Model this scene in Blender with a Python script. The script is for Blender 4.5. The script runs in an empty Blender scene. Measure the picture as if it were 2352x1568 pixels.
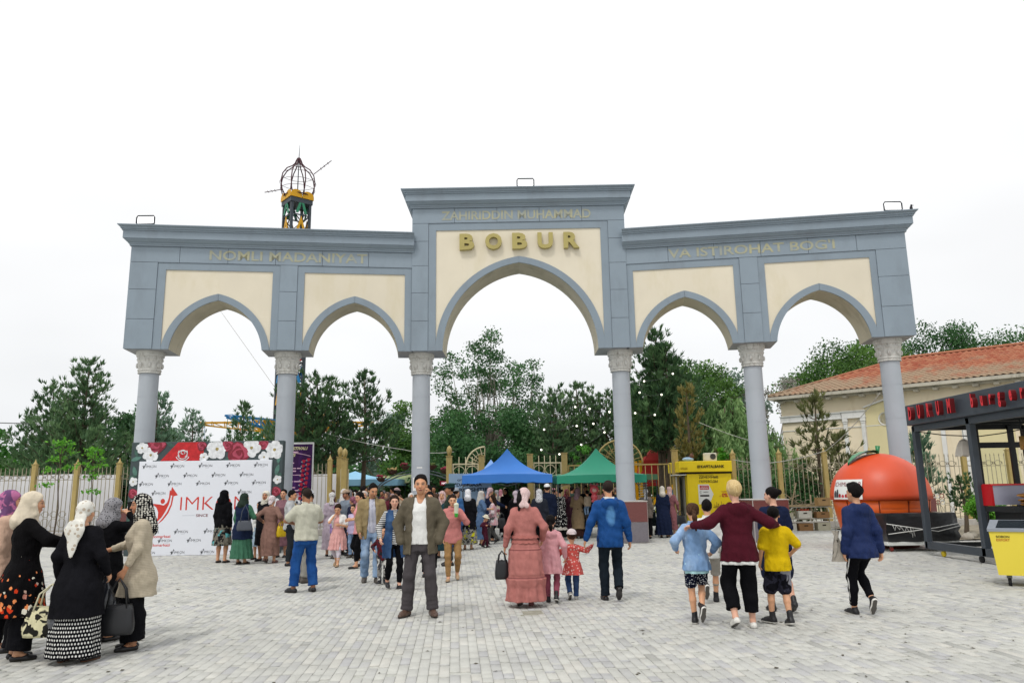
import bpy, bmesh, math, random
import numpy as np
import openvdb
from mathutils import Matrix, Vector, Euler
S = bpy.context.scene
COL = S.collection
random.seed(7); RNG = np.random.default_rng(7)
PI = math.pi; R = math.radians

# ------------------------------------------------------------------ camera
cam_d = bpy.data.cameras.new('camera'); cam = bpy.data.objects.new('camera', cam_d); COL.objects.link(cam)
cam_d.sensor_width = 36.0; cam_d.lens = 36.0 * 1746.2 / 2352.0
cam_d.clip_start = 0.1; cam_d.clip_end = 3000
EYE = 1.584
cam.matrix_world = Matrix.Translation((0, 0, EYE)) @ Matrix.Rotation(PI/2 + 0.1933, 4, 'X') @ Matrix.Rotation(-0.0155, 4, 'Z')
S.camera = cam

# ------------------------------------------------------------------ overcast sky, soft sun, exposure
SUN_EL, SUN_AZ = R(58), R(205)            # azimuth measured clockwise from +Y (behind the camera, a little left)
W = bpy.data.worlds.new('World'); S.world = W; W.use_nodes = True
nt = W.node_tree; nt.nodes.clear()
def N(nt, typ, **kw):
    n = nt.nodes.new(typ)
    for k, v in kw.items(): setattr(n, k, v)
    return n
out = N(nt, 'ShaderNodeOutputWorld'); bg = N(nt, 'ShaderNodeBackground'); bg.inputs['Strength'].default_value = 0.1
sky = N(nt, 'ShaderNodeTexSky'); sky.sky_type = 'NISHITA'; sky.sun_disc = False
sky.sun_elevation = SUN_EL; sky.sun_rotation = SUN_AZ; sky.dust_density = 4.0; sky.air_density = 1.0
tc = N(nt, 'ShaderNodeTexCoord'); sep = N(nt, 'ShaderNodeSeparateXYZ'); nt.links.new(tc.outputs['Generated'], sep.inputs[0])
rp = N(nt, 'ShaderNodeValToRGB')          # cloud deck: pale grey towards the horizon, white overhead
for i, (p, c) in enumerate([(0.0, (9.2, 9.4, 9.6, 1)), (0.10, (9.7, 9.85, 10.0, 1)), (0.24, (10.6, 10.65, 10.7, 1)), (0.40, (11.4, 11.45, 11.5, 1)), (1.0, (13.0, 13.1, 13.2, 1))]):
    e = rp.color_ramp.elements[i] if i < 2 else rp.color_ramp.elements.new(p)
    e.position = p; e.color = c
nt.links.new(sep.outputs['Z'], rp.inputs[0])
cn = N(nt, 'ShaderNodeTexNoise'); cn.inputs['Scale'].default_value = 2.2; cn.inputs['Detail'].default_value = 3
mp = N(nt, 'ShaderNodeMapping'); mp.inputs['Scale'].default_value = (1, 1, 2.6)
nt.links.new(tc.outputs['Generated'], mp.inputs[0]); nt.links.new(mp.outputs[0], cn.inputs[0])
mr = N(nt, 'ShaderNodeMapRange'); mr.inputs[1].default_value = .3; mr.inputs[2].default_value = .7; mr.inputs[3].default_value = .93; mr.inputs[4].default_value = 1.05
nt.links.new(cn.outputs[0], mr.inputs[0])
vm = N(nt, 'ShaderNodeVectorMath', operation='SCALE'); nt.links.new(rp.outputs[0], vm.inputs[0]); nt.links.new(mr.outputs[0], vm.inputs['Scale'])
mx = N(nt, 'ShaderNodeMix', data_type='RGBA'); mx.inputs[0].default_value = 0.93
nt.links.new(sky.outputs[0], mx.inputs[6]); nt.links.new(vm.outputs[0], mx.inputs[7])
nt.links.new(mx.outputs[2], bg.inputs[0]); nt.links.new(bg.outputs[0], out.inputs[0])
sun_d = bpy.data.lights.new('sun', 'SUN'); sun_d.energy = 1.45; sun_d.angle = R(10); sun_d.color = (1, .97, .92)
sun = bpy.data.objects.new('sun', sun_d); COL.objects.link(sun)
sd = Vector((math.sin(SUN_AZ)*math.cos(SUN_EL), math.cos(SUN_AZ)*math.cos(SUN_EL), math.sin(SUN_EL)))
sun.rotation_euler = sd.to_track_quat('Z', 'Y').to_euler()
S.view_settings.view_transform = 'Standard'; S.view_settings.look = 'None'
S.view_settings.exposure = 0.0; S.view_settings.gamma = 1.0; S.view_settings.use_curve_mapping = False
S.cycles.max_bounces = 6; S.cycles.diffuse_bounces = 3; S.cycles.glossy_bounces = 3; S.cycles.transmission_bounces = 4
S.cycles.transparent_max_bounces = 6; S.cycles.use_adaptive_sampling = True; S.cycles.adaptive_threshold = 0.02
try: S.cycles.use_denoising = True
except Exception: pass

# ------------------------------------------------------------------ material helpers
def srgb(h):
    if isinstance(h, (tuple, list)): return tuple(h[:3])
    h = h.lstrip('#'); c = [int(h[i:i+2], 16)/255 for i in (0, 2, 4)]
    return tuple(x/12.92 if x <= .04045 else ((x+.055)/1.055)**2.4 for x in c)
class MatB:
    """small node-graph builder"""
    def __init__(s, name):
        s.m = bpy.data.materials.new(name); s.m.use_nodes = True; s.nt = s.m.node_tree
        s.p = s.nt.nodes['Principled BSDF']
    def n(s, typ, **kw): return N(s.nt, typ, **kw)
    def link(s, a, b): s.nt.links.new(a, b)
    def math(s, op, a, b=None, c=None):
        n = s.n('ShaderNodeMath', operation=op)
        for i, v in enumerate((a, b, c)):
            if v is None: continue
            if isinstance(v, (int, float)): n.inputs[i].default_value = v
            else: s.link(v, n.inputs[i])
        return n.outputs[0]
    def obj(s):
        return s.n('ShaderNodeTexCoord').outputs['Object']
    def attr(s, name, out='Fac'):
        n = s.n('ShaderNodeAttribute', attribute_name=name); return n.outputs[out]
    def noise(s, vec, scale, detail=3, rough=.55, out=0, dist=0):
        n = s.n('ShaderNodeTexNoise'); n.inputs['Scale'].default_value = scale; n.inputs['Detail'].default_value = detail
        n.inputs['Roughness'].default_value = rough; n.inputs['Distortion'].default_value = dist
        if vec is not None: s.link(vec, n.inputs[0])
        return n.outputs[out]
    def voronoi(s, vec, scale, rnd=1.0, feature='F1', out='Distance'):
        n = s.n('ShaderNodeTexVoronoi', feature=feature); n.inputs['Scale'].default_value = scale; n.inputs['Randomness'].default_value = rnd
        s.link(vec, n.inputs['Vector']); return n.outputs[out]
    def mapv(s, vec, scale=(1, 1, 1), rot=(0, 0, 0), loc=(0, 0, 0)):
        n = s.n('ShaderNodeMapping'); n.inputs['Scale'].default_value = scale; n.inputs['Rotation'].default_value = rot; n.inputs['Location'].default_value = loc
        s.link(vec, n.inputs[0]); return n.outputs[0]
    def step(s, v, lo, hi, a=0., b=1.):
        n = s.n('ShaderNodeMapRange'); s.link(v, n.inputs[0])
        for i, x in zip((1, 2, 3, 4), (lo, hi, a, b)): n.inputs[i].default_value = x
        return n.outputs[0]
    def mix(s, f, a, b):
        n = s.n('ShaderNodeMix', data_type='RGBA')
        for i, v in ((0, f), (6, a), (7, b)):
            if isinstance(v, (int, float)): n.inputs[i].default_value = v
            elif isinstance(v, tuple): n.inputs[i].default_value = (*v[:3], 1)
            else: s.link(v, n.inputs[i])
        return n.outputs[2]
    def scalec(s, col, f):
        n = s.n('ShaderNodeVectorMath', operation='SCALE')
        if isinstance(col, tuple): n.inputs[0].default_value = col[:3]
        else: s.link(col, n.inputs[0])
        if isinstance(f, (int, float)): n.inputs['Scale'].default_value = f
        else: s.link(f, n.inputs['Scale'])
        return n.outputs[0]
    def xyz(s, vec):
        n = s.n('ShaderNodeSeparateXYZ'); s.link(vec, n.inputs[0]); return n.outputs
    def color(s, c):
        if isinstance(c, tuple): s.p.inputs['Base Color'].default_value = (*c[:3], 1)
        else: s.link(c, s.p.inputs['Base Color'])
    def bump(s, h, strength=.3, dist=.01):
        n = s.n('ShaderNodeBump'); n.inputs['Strength'].default_value = strength; n.inputs['Distance'].default_value = dist
        s.link(h, n.inputs['Height']); s.link(n.outputs[0], s.p.inputs['Normal'])
    def fin(s, rough=.7, spec=.3, metal=0):
        s.p.inputs['Roughness'].default_value = rough; s.p.inputs['Specular IOR Level'].default_value = spec; s.p.inputs['Metallic'].default_value = metal
        return s.m
_mc = {}
def paint(name, col, rough=.6, var=.10, scale=3., spec=.3, metal=0, dirt=None, bump=0.0, bscale=40.):
    """plain surface with slow tone variation, optional dirt patches and fine relief"""
    key = (name, col, rough)
    if key in _mc: return _mc[key]
    b = MatB(name); c = srgb(col); o = b.obj()
    f = b.step(b.noise(o, scale, 4), .25, .75, 1-var, 1+var)
    cc = b.scalec(c, f)
    if dirt:
        d = b.step(b.noise(b.mapv(o, (1, 1, .35)), scale*1.7, 5, .65), .52, .72, 0, dirt[1])
        cc = b.mix(d, cc, srgb(dirt[0]))
    b.color(cc)
    if bump: b.bump(b.noise(o, bscale, 3), bump, .01)
    _mc[key] = b.fin(rough, spec, metal); return _mc[key]
def glow(name, col, e):
    b = MatB(name); b.color(srgb(col)); b.p.inputs['Emission Color'].default_value = (*srgb(col), 1); b.p.inputs['Emission Strength'].default_value = e
    return b.fin(.4)
def cloth(name, col, pattern=None, col2='#ffffff', sc=1., rough=.85, var=.10, weave=260., extra=None):
    """woven cloth; pattern in the wearer's own coordinates"""
    b = MatB(name); o = b.obj(); c = srgb(col); c2 = srgb(col2); xs = b.xyz(o)
    f = b.step(b.noise(o, 9, 3), .3, .7, 1-var, 1+var)
    cc = b.scalec(c, f)
    if pattern == 'hstripe':
        w = b.math('FRACT', b.math('MULTIPLY', xs[2], 1/(.034*sc))); cc = b.mix(b.step(w, .48, .52), cc, c2)
    elif pattern == 'vstripe':
        w = b.math('FRACT', b.math('MULTIPLY', xs[0], 1/(.024*sc))); cc = b.mix(b.step(w, .62, .68), cc, c2)
    elif pattern == 'dots':                                    # rows of dots round the body
        a = b.math('MULTIPLY', b.math('ARCTAN2', xs[0], xs[1]), 5.6/sc)
        v = b.math('MULTIPLY', xs[2], 26/sc)
        row = b.math('FLOOR', v); a2 = b.math('ADD', b.math('MULTIPLY', a, 1.35), b.math('MULTIPLY', b.math('MODULO', row, 2.), .5))
        du = b.math('SUBTRACT', b.math('FRACT', a2), .5); dv = b.math('SUBTRACT', b.math('FRACT', v), .5)
        r2 = b.math('ADD', b.math('MULTIPLY', du, du), b.math('MULTIPLY', dv, dv)); cc = b.mix(b.step(r2, .07, .09, 1, 0), cc, c2)
    elif pattern == 'spots':
        v = b.voronoi(o, 16/sc, .75); cc = b.mix(b.step(v, .30, .34, 1, 0), cc, c2)
    elif pattern == 'blotch':
        v = b.noise(o, 11/sc, 2, .6, dist=.6); cc = b.mix(b.step(v, .50, .53), cc, c2)
        if extra: cc = b.mix(b.step(b.noise(b.mapv(o, loc=(4, 2, 1)), 8/sc, 2, .5, dist=.5), .58, .61), cc, srgb(extra))
    elif pattern == 'leaf':
        v = b.voronoi(b.mapv(o, (1, 1, .6)), 19/sc, 1.); cc = b.mix(b.step(v, .34, .38, 1, 0), cc, c2)
        if extra: cc = b.mix(b.step(b.noise(b.mapv(o, loc=(3, 7, 5)), 7/sc, 2), .60, .63), cc, srgb(extra))
    elif pattern == 'flowers':                                 # blossoms gathering towards the hem
        v = b.voronoi(b.mapv(o, (1, 1, .8)), 19/sc, 1.); z = b.step(xs[2], .52, 1.15, .66, .10)
        cell = b.voronoi(b.mapv(o, (1, 1, .8)), 19/sc, 1., out='Color'); pick = b.xyz(cell)
        fl = b.mix(b.step(pick[0], .45, .55), srgb('#c33a1c'), srgb('#e08a55')); fl = b.mix(b.step(pick[1], .78, .82), fl, srgb('#d8d4c4'))
        m = b.math('LESS_THAN', b.math('ADD', v, b.math('MULTIPLY', b.noise(o, 34, 3, .7), .55)), b.math('MULTIPLY', z, 1.15)); cc = b.mix(m, cc, fl)
    elif pattern == 'knit':
        w = b.math('FRACT', b.math('MULTIPLY', xs[2], 60)); cc = b.mix(b.step(w, .5, .8, 0, .35), cc, c2)
    elif pattern == 'houndstooth':
        v = b.voronoi(b.mapv(o, (1, 1, 1.4)), 34/sc, .35); cc = b.mix(b.step(v, .38, .42, 1, 0), cc, c2)
    elif pattern == 'band':                                    # a darker or lighter ruffle seam
        for zz in (extra or ()):
            d = b.math('ABSOLUTE', b.math('SUBTRACT', xs[2], zz)); cc = b.mix(b.step(d, .006, .012, 1, 0), cc, c2)
    elif pattern == 'fade':
        v = b.noise(b.mapv(o, (1, 1, .4)), 7, 3); cc = b.mix(b.step(v, .45, .7, 0, .6), cc, c2)
    elif pattern == 'spot':                                    # one worn patch in the middle of the back
        d = b.math('ADD', b.math('POWER', b.math('MULTIPLY', xs[0], 1/.075), 2.), b.math('POWER', b.math('MULTIPLY', b.math('SUBTRACT', xs[2], 1.20), 1/.15), 2.))
        m = b.math('MULTIPLY', b.step(b.math('ADD', d, b.math('MULTIPLY', b.noise(o, 14, 2), .8)), .7, 1.5, .75, 0), b.math('LESS_THAN', xs[1], 0.)); cc = b.mix(m, cc, c2)
    b.color(cc)
    h = b.math('ADD', b.math('MULTIPLY', b.noise(o, weave, 1), .25), b.math('ADD', b.noise(b.mapv(o, (1.2, 1.2, .6)), 20, 3, .6), b.math('MULTIPLY', b.noise(b.mapv(o, (1.6, 1.6, .5), (.4, .3, 0)), 8, 2, .5, dist=.8), 1.3)))
    b.bump(h, .8, .016)
    return b.fin(rough, .12 if max(c) > .03 else .06)

# ------------------------------------------------------------------ mesh helpers
def mesh_np(name, V, F, mats=(), mi=None, smooth=False):
    """V (n,3); F list of index arrays (each (m,k)) or a python list of faces"""
    me = bpy.data.meshes.new(name)
    if isinstance(F, list) and F and isinstance(F[0], np.ndarray) and F[0].ndim == 2:
        V = np.asarray(V, np.float32)
        F = [f for f in F if len(f)]
        loops = np.concatenate([f.ravel() for f in F]).astype(np.int32)
        tot = np.concatenate([np.full(len(f), f.shape[1], np.int32) for f in F]); st = np.concatenate([[0], np.cumsum(tot)[:-1]]).astype(np.int32)
        me.vertices.add(len(V)); me.vertices.foreach_set('co', V.ravel())
        me.loops.add(len(loops)); me.loops.foreach_set('vertex_index', loops)
        me.polygons.add(len(tot)); me.polygons.foreach_set('loop_start', st); me.polygons.foreach_set('loop_total', tot)
        n = len(tot)
    else:
        me.from_pydata([tuple(v) for v in V], [], [tuple(f) for f in F]); n = len(F)
    for m in mats: me.materials.append(m)
    if mi is not None: me.polygons.foreach_set('material_index', np.asarray(mi, np.int32))
    if smooth: me.polygons.foreach_set('use_smooth', np.ones(n, bool))
    me.update(calc_edges=True); me.validate()
    return me
def rotz(a): c, s = math.cos(a), math.sin(a); return np.array([[c, -s, 0], [s, c, 0], [0, 0, 1.]])
def rotx(a): c, s = math.cos(a), math.sin(a); return np.array([[1, 0, 0], [0, c, -s], [0, s, c]])
def roty(a): c, s = math.cos(a), math.sin(a); return np.array([[c, 0, s], [0, 1, 0], [-s, 0, c]])
class B:
    """collects shapes, then links them as ONE mesh object"""
    def __init__(s): s.V = []; s.F = []; s.M = []; s.n = 0; s.SM = []
    def add(s, V, F, m=0, sm=False):
        V = np.asarray(V, float).reshape(-1, 3); s.V.append(V)
        for f in F: s.F.append(tuple(int(i)+s.n for i in f)); s.M.append(m); s.SM.append(sm)
        s.n += len(V); return s
    def box(s, c, d, m=0, rz=0, Rm=None, ch=0):
        d = np.array(d, float)/2; c = np.array(c, float)
        if ch:
            V = []; F = []
            ch = min(ch, *(d*.9))
            for sx in (-1, 1):
                for sy in (-1, 1):
                    for sz in (-1, 1):
                        q = np.array([sx, sy, sz])*d
                        for ax in range(3):
                            v = q - np.array([sx, sy, sz])*ch; v[ax] = q[ax]; V.append(v)
            V = np.array(V); bm = bmesh.new()
            for v in V: bm.verts.new(v)
            r = bmesh.ops.convex_hull(bm, input=bm.verts); bmesh.ops.dissolve_limit(bm, angle_limit=.01, verts=bm.verts, edges=bm.edges)
            bm.verts.index_update(); V = np.array([v.co[:] for v in bm.verts]); F = [[v.index for v in f.verts] for f in bm.faces]; bm.free()
        else:
            V = np.array([[x, y, z] for x in (-1, 1) for y in (-1, 1) for z in (-1, 1)])*d
            F = [(0, 1, 3, 2), (4, 6, 7, 5), (0, 4, 5, 1), (2, 3, 7, 6), (0, 2, 6, 4), (1, 5, 7, 3)]
        if rz: V = V @ rotz(rz).T
        if Rm is not None: V = V @ np.asarray(Rm).T
        return s.add(V+c, F, m)
    def tube(s, P, r, n=8, m=0, closed=False, caps=True):
        P = np.array(P, float); k = len(P)
        r = np.full(k, r, float) if np.isscalar(r) else np.array(r, float)
        T = np.roll(P, -1, 0)-np.roll(P, 1, 0) if closed else np.gradient(P, axis=0)
        T /= np.linalg.norm(T, axis=1)[:, None]+1e-12
        up = np.array([0, 0, 1.]) if abs(T[0, 2]) < .9 else np.array([1., 0, 0])
        V = []
        for i in range(k):
            a = np.cross(T[i], up); a /= np.linalg.norm(a)+1e-12; b = np.cross(T[i], a)
            up = -b if abs(np.dot(b, up)) > 0 and np.dot(-b, up) > 0 else up
            b = np.cross(T[i], a)
            for j in range(n):
                t = 2*PI*j/n; V.append(P[i]+r[i]*(math.cos(t)*a+math.sin(t)*b))
        F = []
        for i in range(k if closed else k-1):
            i2 = (i+1) % k
            for j in range(n): j2 = (j+1) % n; F.append((i*n+j, i2*n+j, i2*n+j2, i*n+j2))
        if caps and not closed: F.append(tuple(range(n))[::-1] if False else tuple(range(n))); F.append(tuple(range((k-1)*n, k*n))[::-1])
        return s.add(V, F, m, True)
    def bar(s, a, b, w, d=None, m=0):
        a = np.array(a, float); b = np.array(b, float); t = b-a; L = np.linalg.norm(t); t /= L
        up = np.array([0, 0, 1.]) if abs(t[2]) < .95 else np.array([0, 1., 0])
        x = np.cross(t, up); x /= np.linalg.norm(x); y = np.cross(x, t)
        return s.box((a+b)/2, (w, d or w, L), m, Rm=np.array([x, y, t]).T)
    def lathe(s, prof, n=20, c=(0, 0, 0), m=0, a0=0, a1=2*PI, sm=True):
        prof = [(max(r, 1e-4), z) for r, z in prof]; full = abs(a1-a0-2*PI) < 1e-6; k = n if full else n+1
        V = [(c[0]+r*math.cos(a0+(a1-a0)*j/n), c[1]+r*math.sin(a0+(a1-a0)*j/n), c[2]+z) for r, z in prof for j in range(k)]
        F = []
        for i in range(len(prof)-1):
            for j in range(n):
                j2 = (j+1) % k; F.append((i*k+j, i*k+j2, (i+1)*k+j2, (i+1)*k+j))
        return s.add(V, F, m, sm)
    def prism(s, poly, y0, y1, m=0, f=None, mside=None):
        """polygon in x,z swept from y0 to y1; f maps points"""
        n = len(poly); V = [(x, y0, z) for x, z in poly]+[(x, y1, z) for x, z in poly]
        if f: V = [f(*v) for v in V]
        s.add(V, [tuple(range(n)), tuple(range(2*n-1, n-1, -1))], m)
        return s.add(V, [(i+n, (i+1) % n+n, (i+1) % n, i) for i in range(n)], m if mside is None else mside)
    def sheet(s, A, m=0, sm=False, flip=False):
        """A (r,c,3) grid of points"""
        A = np.asarray(A, float); r, c = A.shape[:2]
        F = [(i*c+j, i*c+j+1, (i+1)*c+j+1, (i+1)*c+j) for i in range(r-1) for j in range(c-1)]
        if flip: F = [f[::-1] for f in F]
        return s.add(A.reshape(-1, 3), F, m, sm)
    def ball(s, c, r, n=12, m=0, k=8):
        r = (r, r, r) if np.isscalar(r) else r
        V = [(c[0]+r[0]*math.sin(PI*i/k)*math.cos(2*PI*j/n), c[1]+r[1]*math.sin(PI*i/k)*math.sin(2*PI*j/n), c[2]-r[2]*math.cos(PI*i/k)) for i in range(k+1) for j in range(n)]
        F = [(i*n+j, i*n+(j+1) % n, (i+1)*n+(j+1) % n, (i+1)*n+j) for i in range(k) for j in range(n)]
        return s.add(V, F, m, True)
    def map(s, f):
        s.V = [np.array([f(*v) for v in A]) for A in s.V]; return s
    def build(s, name, mats, parent=None, smooth=None):
        V = np.concatenate(s.V); me = bpy.data.meshes.new(name)
        me.from_pydata(V.tolist(), [], s.F)
        for m in (mats if isinstance(mats, (list, tuple)) else [mats]): me.materials.append(m)
        me.polygons.foreach_set('material_index', np.array(s.M, np.int32))
        me.polygons.foreach_set('use_smooth', np.array(s.SM, bool) if smooth is None else np.full(len(s.F), smooth))
        me.update(); return link(name, me, parent)
def link(name, me, parent=None):
    o = bpy.data.objects.new(name, me); COL.objects.link(o)
    if parent is not None: o.parent = parent
    return o
def tag(o, label=None, cat=None, group=None, kind=None):
    for k, v in (('label', label), ('category', cat), ('group', group), ('kind', kind)):
        if v: o[k] = v
    return o
def thing(name, label, cat, loc=(0, 0, 0), rz=0, group=None):
    o = bpy.data.objects.new(name, None); COL.objects.link(o); o.location = loc; o.rotation_euler = (0, 0, rz)
    o.empty_display_size = .2
    return tag(o, label, cat, group)
def dup(root, loc, rz=0, label=None, sc=None):
    r = root.copy(); COL.objects.link(r); r.location = loc; r.rotation_euler = (0, 0, rz)
    if label: r['label'] = label
    if sc: r.scale = sc if not np.isscalar(sc) else (sc, sc, sc)
    for ch in list(root.children):
        c = ch.copy(); COL.objects.link(c); c.parent = r
        for g in ch.children:
            d = g.copy(); COL.objects.link(d); d.parent = c
    return r
def text_geo(body, size=1.0, depth=0.0, bold=0.0, sx=1.0, align='LEFT', spacing=1.0, shear=0.0):
    """flat or solid lettering in x,z (standing, facing -y): returns V, F with width known"""
    cu = bpy.data.curves.new('lettering', 'FONT'); cu.body = body; cu.size = size; cu.extrude = depth/2; cu.offset = bold
    cu.align_x = align; cu.space_character = spacing; cu.shear = shear; cu.resolution_u = 3
    o = bpy.data.objects.new('lettering', cu); COL.objects.link(o)
    dg = bpy.context.evaluated_depsgraph_get(); me = o.evaluated_get(dg).to_mesh()
    V = np.array([v.co[:] for v in me.vertices]).reshape(-1, 3); F = [tuple(p.vertices) for p in me.polygons]
    o.evaluated_get(dg).to_mesh_clear(); bpy.data.objects.remove(o); bpy.data.curves.remove(cu)
    return np.stack([V[:, 0]*sx, -V[:, 2], V[:, 1]], 1), F
def fit_text(body, x0, x1, z0, z1, depth=0.0, bold=0.0, y=0.0, **kw):
    """lettering stretched to fill a box in x,z"""
    V, F = text_geo(body, 1.0, depth, bold, **kw)
    a, b = V.min(0), V.max(0); V = V.copy()
    V[:, 0] = x0+(V[:, 0]-a[0])*(x1-x0)/(b[0]-a[0]); V[:, 2] = z0+(V[:, 2]-a[2])*(z1-z0)/(b[2]-a[2]); V[:, 1] += y
    return V, F
# ================================================================== GROUND AND PAVING
def ground_mat():
    b = MatB('ground_grit'); o = b.obj()
    c = b.mix(b.noise(o, 1.3, 5), srgb('#a3a49d'), srgb('#bcbcb5')); c = b.mix(b.step(b.noise(o, 34, 3), .5, .8, 0, .5), c, srgb('#77776f'))
    b.color(c); b.bump(b.noise(o, 60, 3), .4, .01); return b.fin(.9, .2)
def paver_mat(name, single):
    b = MatB(name); g = b.n('ShaderNodeNewGeometry').outputs['Position']
    t = b.n('ShaderNodeObjectInfo').outputs['Random'] if single else b.attr('tone')
    rp = b.n('ShaderNodeValToRGB')
    for i, (p, c) in enumerate([(0, '#adada7'), (.06, '#bababa'), (.30, '#c2c2bc'), (.80, '#c8c8c1'), (1, '#cccac2')]):
        e = rp.color_ramp.elements[i] if i < 2 else rp.color_ramp.elements.new(p)
        e.position = p; e.color = (*srgb(c), 1)
    b.link(t, rp.inputs[0]); c = rp.outputs[0]
    c = b.scalec(c, b.step(b.noise(g, .55, 5, .6), .3, .7, .73, .90))            # wide weathering of the square
    c = b.scalec(c, b.step(b.noise(g, 7, 4, .65), .3, .75, 1.05, .90))
    c = b.mix(b.step(b.noise(g, 21, 5, .7), .62, .78, 0, .28), c, srgb('#7d7c74'))   # scuffs
    c = b.mix(b.step(b.voronoi(g, 1.1, 1.), .016, .03, .75, 0), c, srgb('#565450'))  # trodden gum
    c = b.scalec(c, b.step(b.noise(g, 170, 2, .6), .3, .7, .93, 1.06))
    b.color(c); b.bump(b.math('ADD', b.noise(g, 120, 3, .7), b.math('MULTIPLY', b.noise(g, 14, 2), .6)), .45, .006)
    return b.fin(.82, .28)
GM = ground_mat()
g = B()
g.sheet([[(x, y, -.011) for x in (-900, -60, 0, 60, 900)] for y in (-60, 0, 60, 400, 2400)], flip=True)
ground = g.build('ground', GM); tag(ground, kind='structure', label='pale gritty ground of the square under the paving')
# paving setts in long running rows, as wide as a hand, of uneven lengths
A0 = R(4.4); ca, sa = math.cos(A0), math.sin(A0)
WID = .094; PV = []; PT = []
rg = np.random.default_rng(3)
for r in range(-330, 345):
    bx = r*WID; a = 4.6+rg.uniform(0, .3)
    while a < 33.5:
        L = rg.choice([.16, .22, .30, .38], p=[.24, .26, .30, .20])
        x = bx*ca-a*sa; y = bx*sa+a*ca
        if y > 4.8 and abs(x) < .70*y+1.2 and y < 33:
            PV.append((x, y, L)); PT.append(rg.uniform()**1.0)
        a += L
PV = np.array(PV); PT = np.array(PT)
hole = (np.abs(PV[:, 0]-.20) < .16) & (np.abs(PV[:, 1]-10.55) < .20)
PV = PV[~hole]; PT = PT[~hole]
key = np.hypot(PV[:, 0]*1.0, PV[:, 1]-1.0)
vis = np.abs(PV[:, 0]) < PV[:, 1]*.62
order = np.argsort(np.where(vis & (PV[:, 1] > 6.55), key, 1e9)); near, far = order[:300], order[300:]
PM1, PM2 = paver_mat('paver_single', True), paver_mat('paver_field', False)
def paver_shape(L, w=WID, g=.0042, c=.0028, h=.05):
    x, y = w/2-g/2, L/2-g/2
    V = [(sx*(x), sy*(y), -h) for sx, sy in ((-1, -1), (1, -1), (1, 1), (-1, 1))]
    V += [(sx*x, sy*y, -c) for sx, sy in ((-1, -1), (1, -1), (1, 1), (-1, 1))]
    V += [(sx*(x-c), sy*(y-c), 0) for sx, sy in ((-1, -1), (1, -1), (1, 1), (-1, 1))]
    F = [(i, (i+1) % 4, 4+(i+1) % 4, 4+i) for i in range(4)]+[(4+i, 4+(i+1) % 4, 8+(i+1) % 4, 8+i) for i in range(4)]+[(8, 9, 10, 11)]
    return np.array(V), np.array(F)
pav_root = thing('plaza_paving', None, None); pav_root['kind'] = 'structure'
meshes = {}
for L in (.16, .22, .30, .38):
    V, F = paver_shape(L); meshes[L] = mesh_np('paver', V, [F], [PM1])
for k in near:
    x, y, L = PV[k]; o = link('paver', meshes[round(float(L), 2)], pav_root)
    o.location = (x, y, rg.uniform(-.0016, .0016)); o.rotation_euler = (rg.normal(0, .004), rg.normal(0, .008), A0+rg.normal(0, .004))
Vs, Fs = [], []; n = len(far)
x, y, L = PV[far].T
base = np.stack([paver_shape(l)[0] for l in (.16, .22, .30, .38)]); F0 = paver_shape(.2)[1]
idx = np.searchsorted([.19, .26, .34], L)
V = base[idx]; ang = A0+rg.normal(0, .004, n); c_, s_ = np.cos(ang), np.sin(ang)
tiltx, tilty = rg.normal(0, .004, n), rg.normal(0, .009, n)
Z = V[:, :, 2]+V[:, :, 0]*tilty[:, None]+V[:, :, 1]*tiltx[:, None]+rg.uniform(-.0016, .0016, n)[:, None]
X = V[:, :, 0]*c_[:, None]-V[:, :, 1]*s_[:, None]+x[:, None]; Y = V[:, :, 0]*s_[:, None]+V[:, :, 1]*c_[:, None]+y[:, None]
V = np.stack([X, Y, Z], 2).reshape(-1, 3); F = (F0[None]+12*np.arange(n)[:, None, None]).reshape(-1, 4)
me = mesh_np('paver_field', V, [F], [PM2]); at = me.attributes.new('tone', 'FLOAT', 'FACE'); at.data.foreach_set('value', np.repeat(PT[far], len(F0)).astype(np.float32))
pf = link('paver_field', me, pav_root); tag(pf, kind='stuff')
b = B(); b.box((.20, 10.55, -.020), (.31, .40, .03), rz=A0, ch=.004)
tag(b.build('cement_patch', paint('cement_patch', '#8f8d80', .9, .2, 9, bump=.5, dirt=('#6e6a52', .6)), pav_root), kind=None)
b = B(); b.box((-1.72, 13.2, -.004), (.30, .20, .012), rz=A0)
b.build('drain_cover', paint('drain_iron', '#8b8a85', .7, .15, 12, bump=.3), pav_root)

lit = B(); rl_ = random.Random(4)
for _ in range(150):
    y = 6.6+rl_.random()**1.6*15; x = rl_.uniform(-.62, .62)*y; a = rl_.uniform(0, 6.28); s = rl_.uniform(.012, .035); z = .004
    lit.add([(x+s*math.cos(a), y+s*math.sin(a), z), (x-s*.4*math.sin(a), y+s*.4*math.cos(a), z+.008), (x-s*math.cos(a), y-s*math.sin(a), z+.002), (x+s*.4*math.sin(a), y-s*.4*math.cos(a), z)], [(0, 1, 2, 3)])
tag(lit.build('litter', paint('litter_dry_leaf', '#4c463a', .9, .4, 40)), 'scattered dry leaf bits and scraps on the paving', 'litter', kind='stuff')
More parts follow.
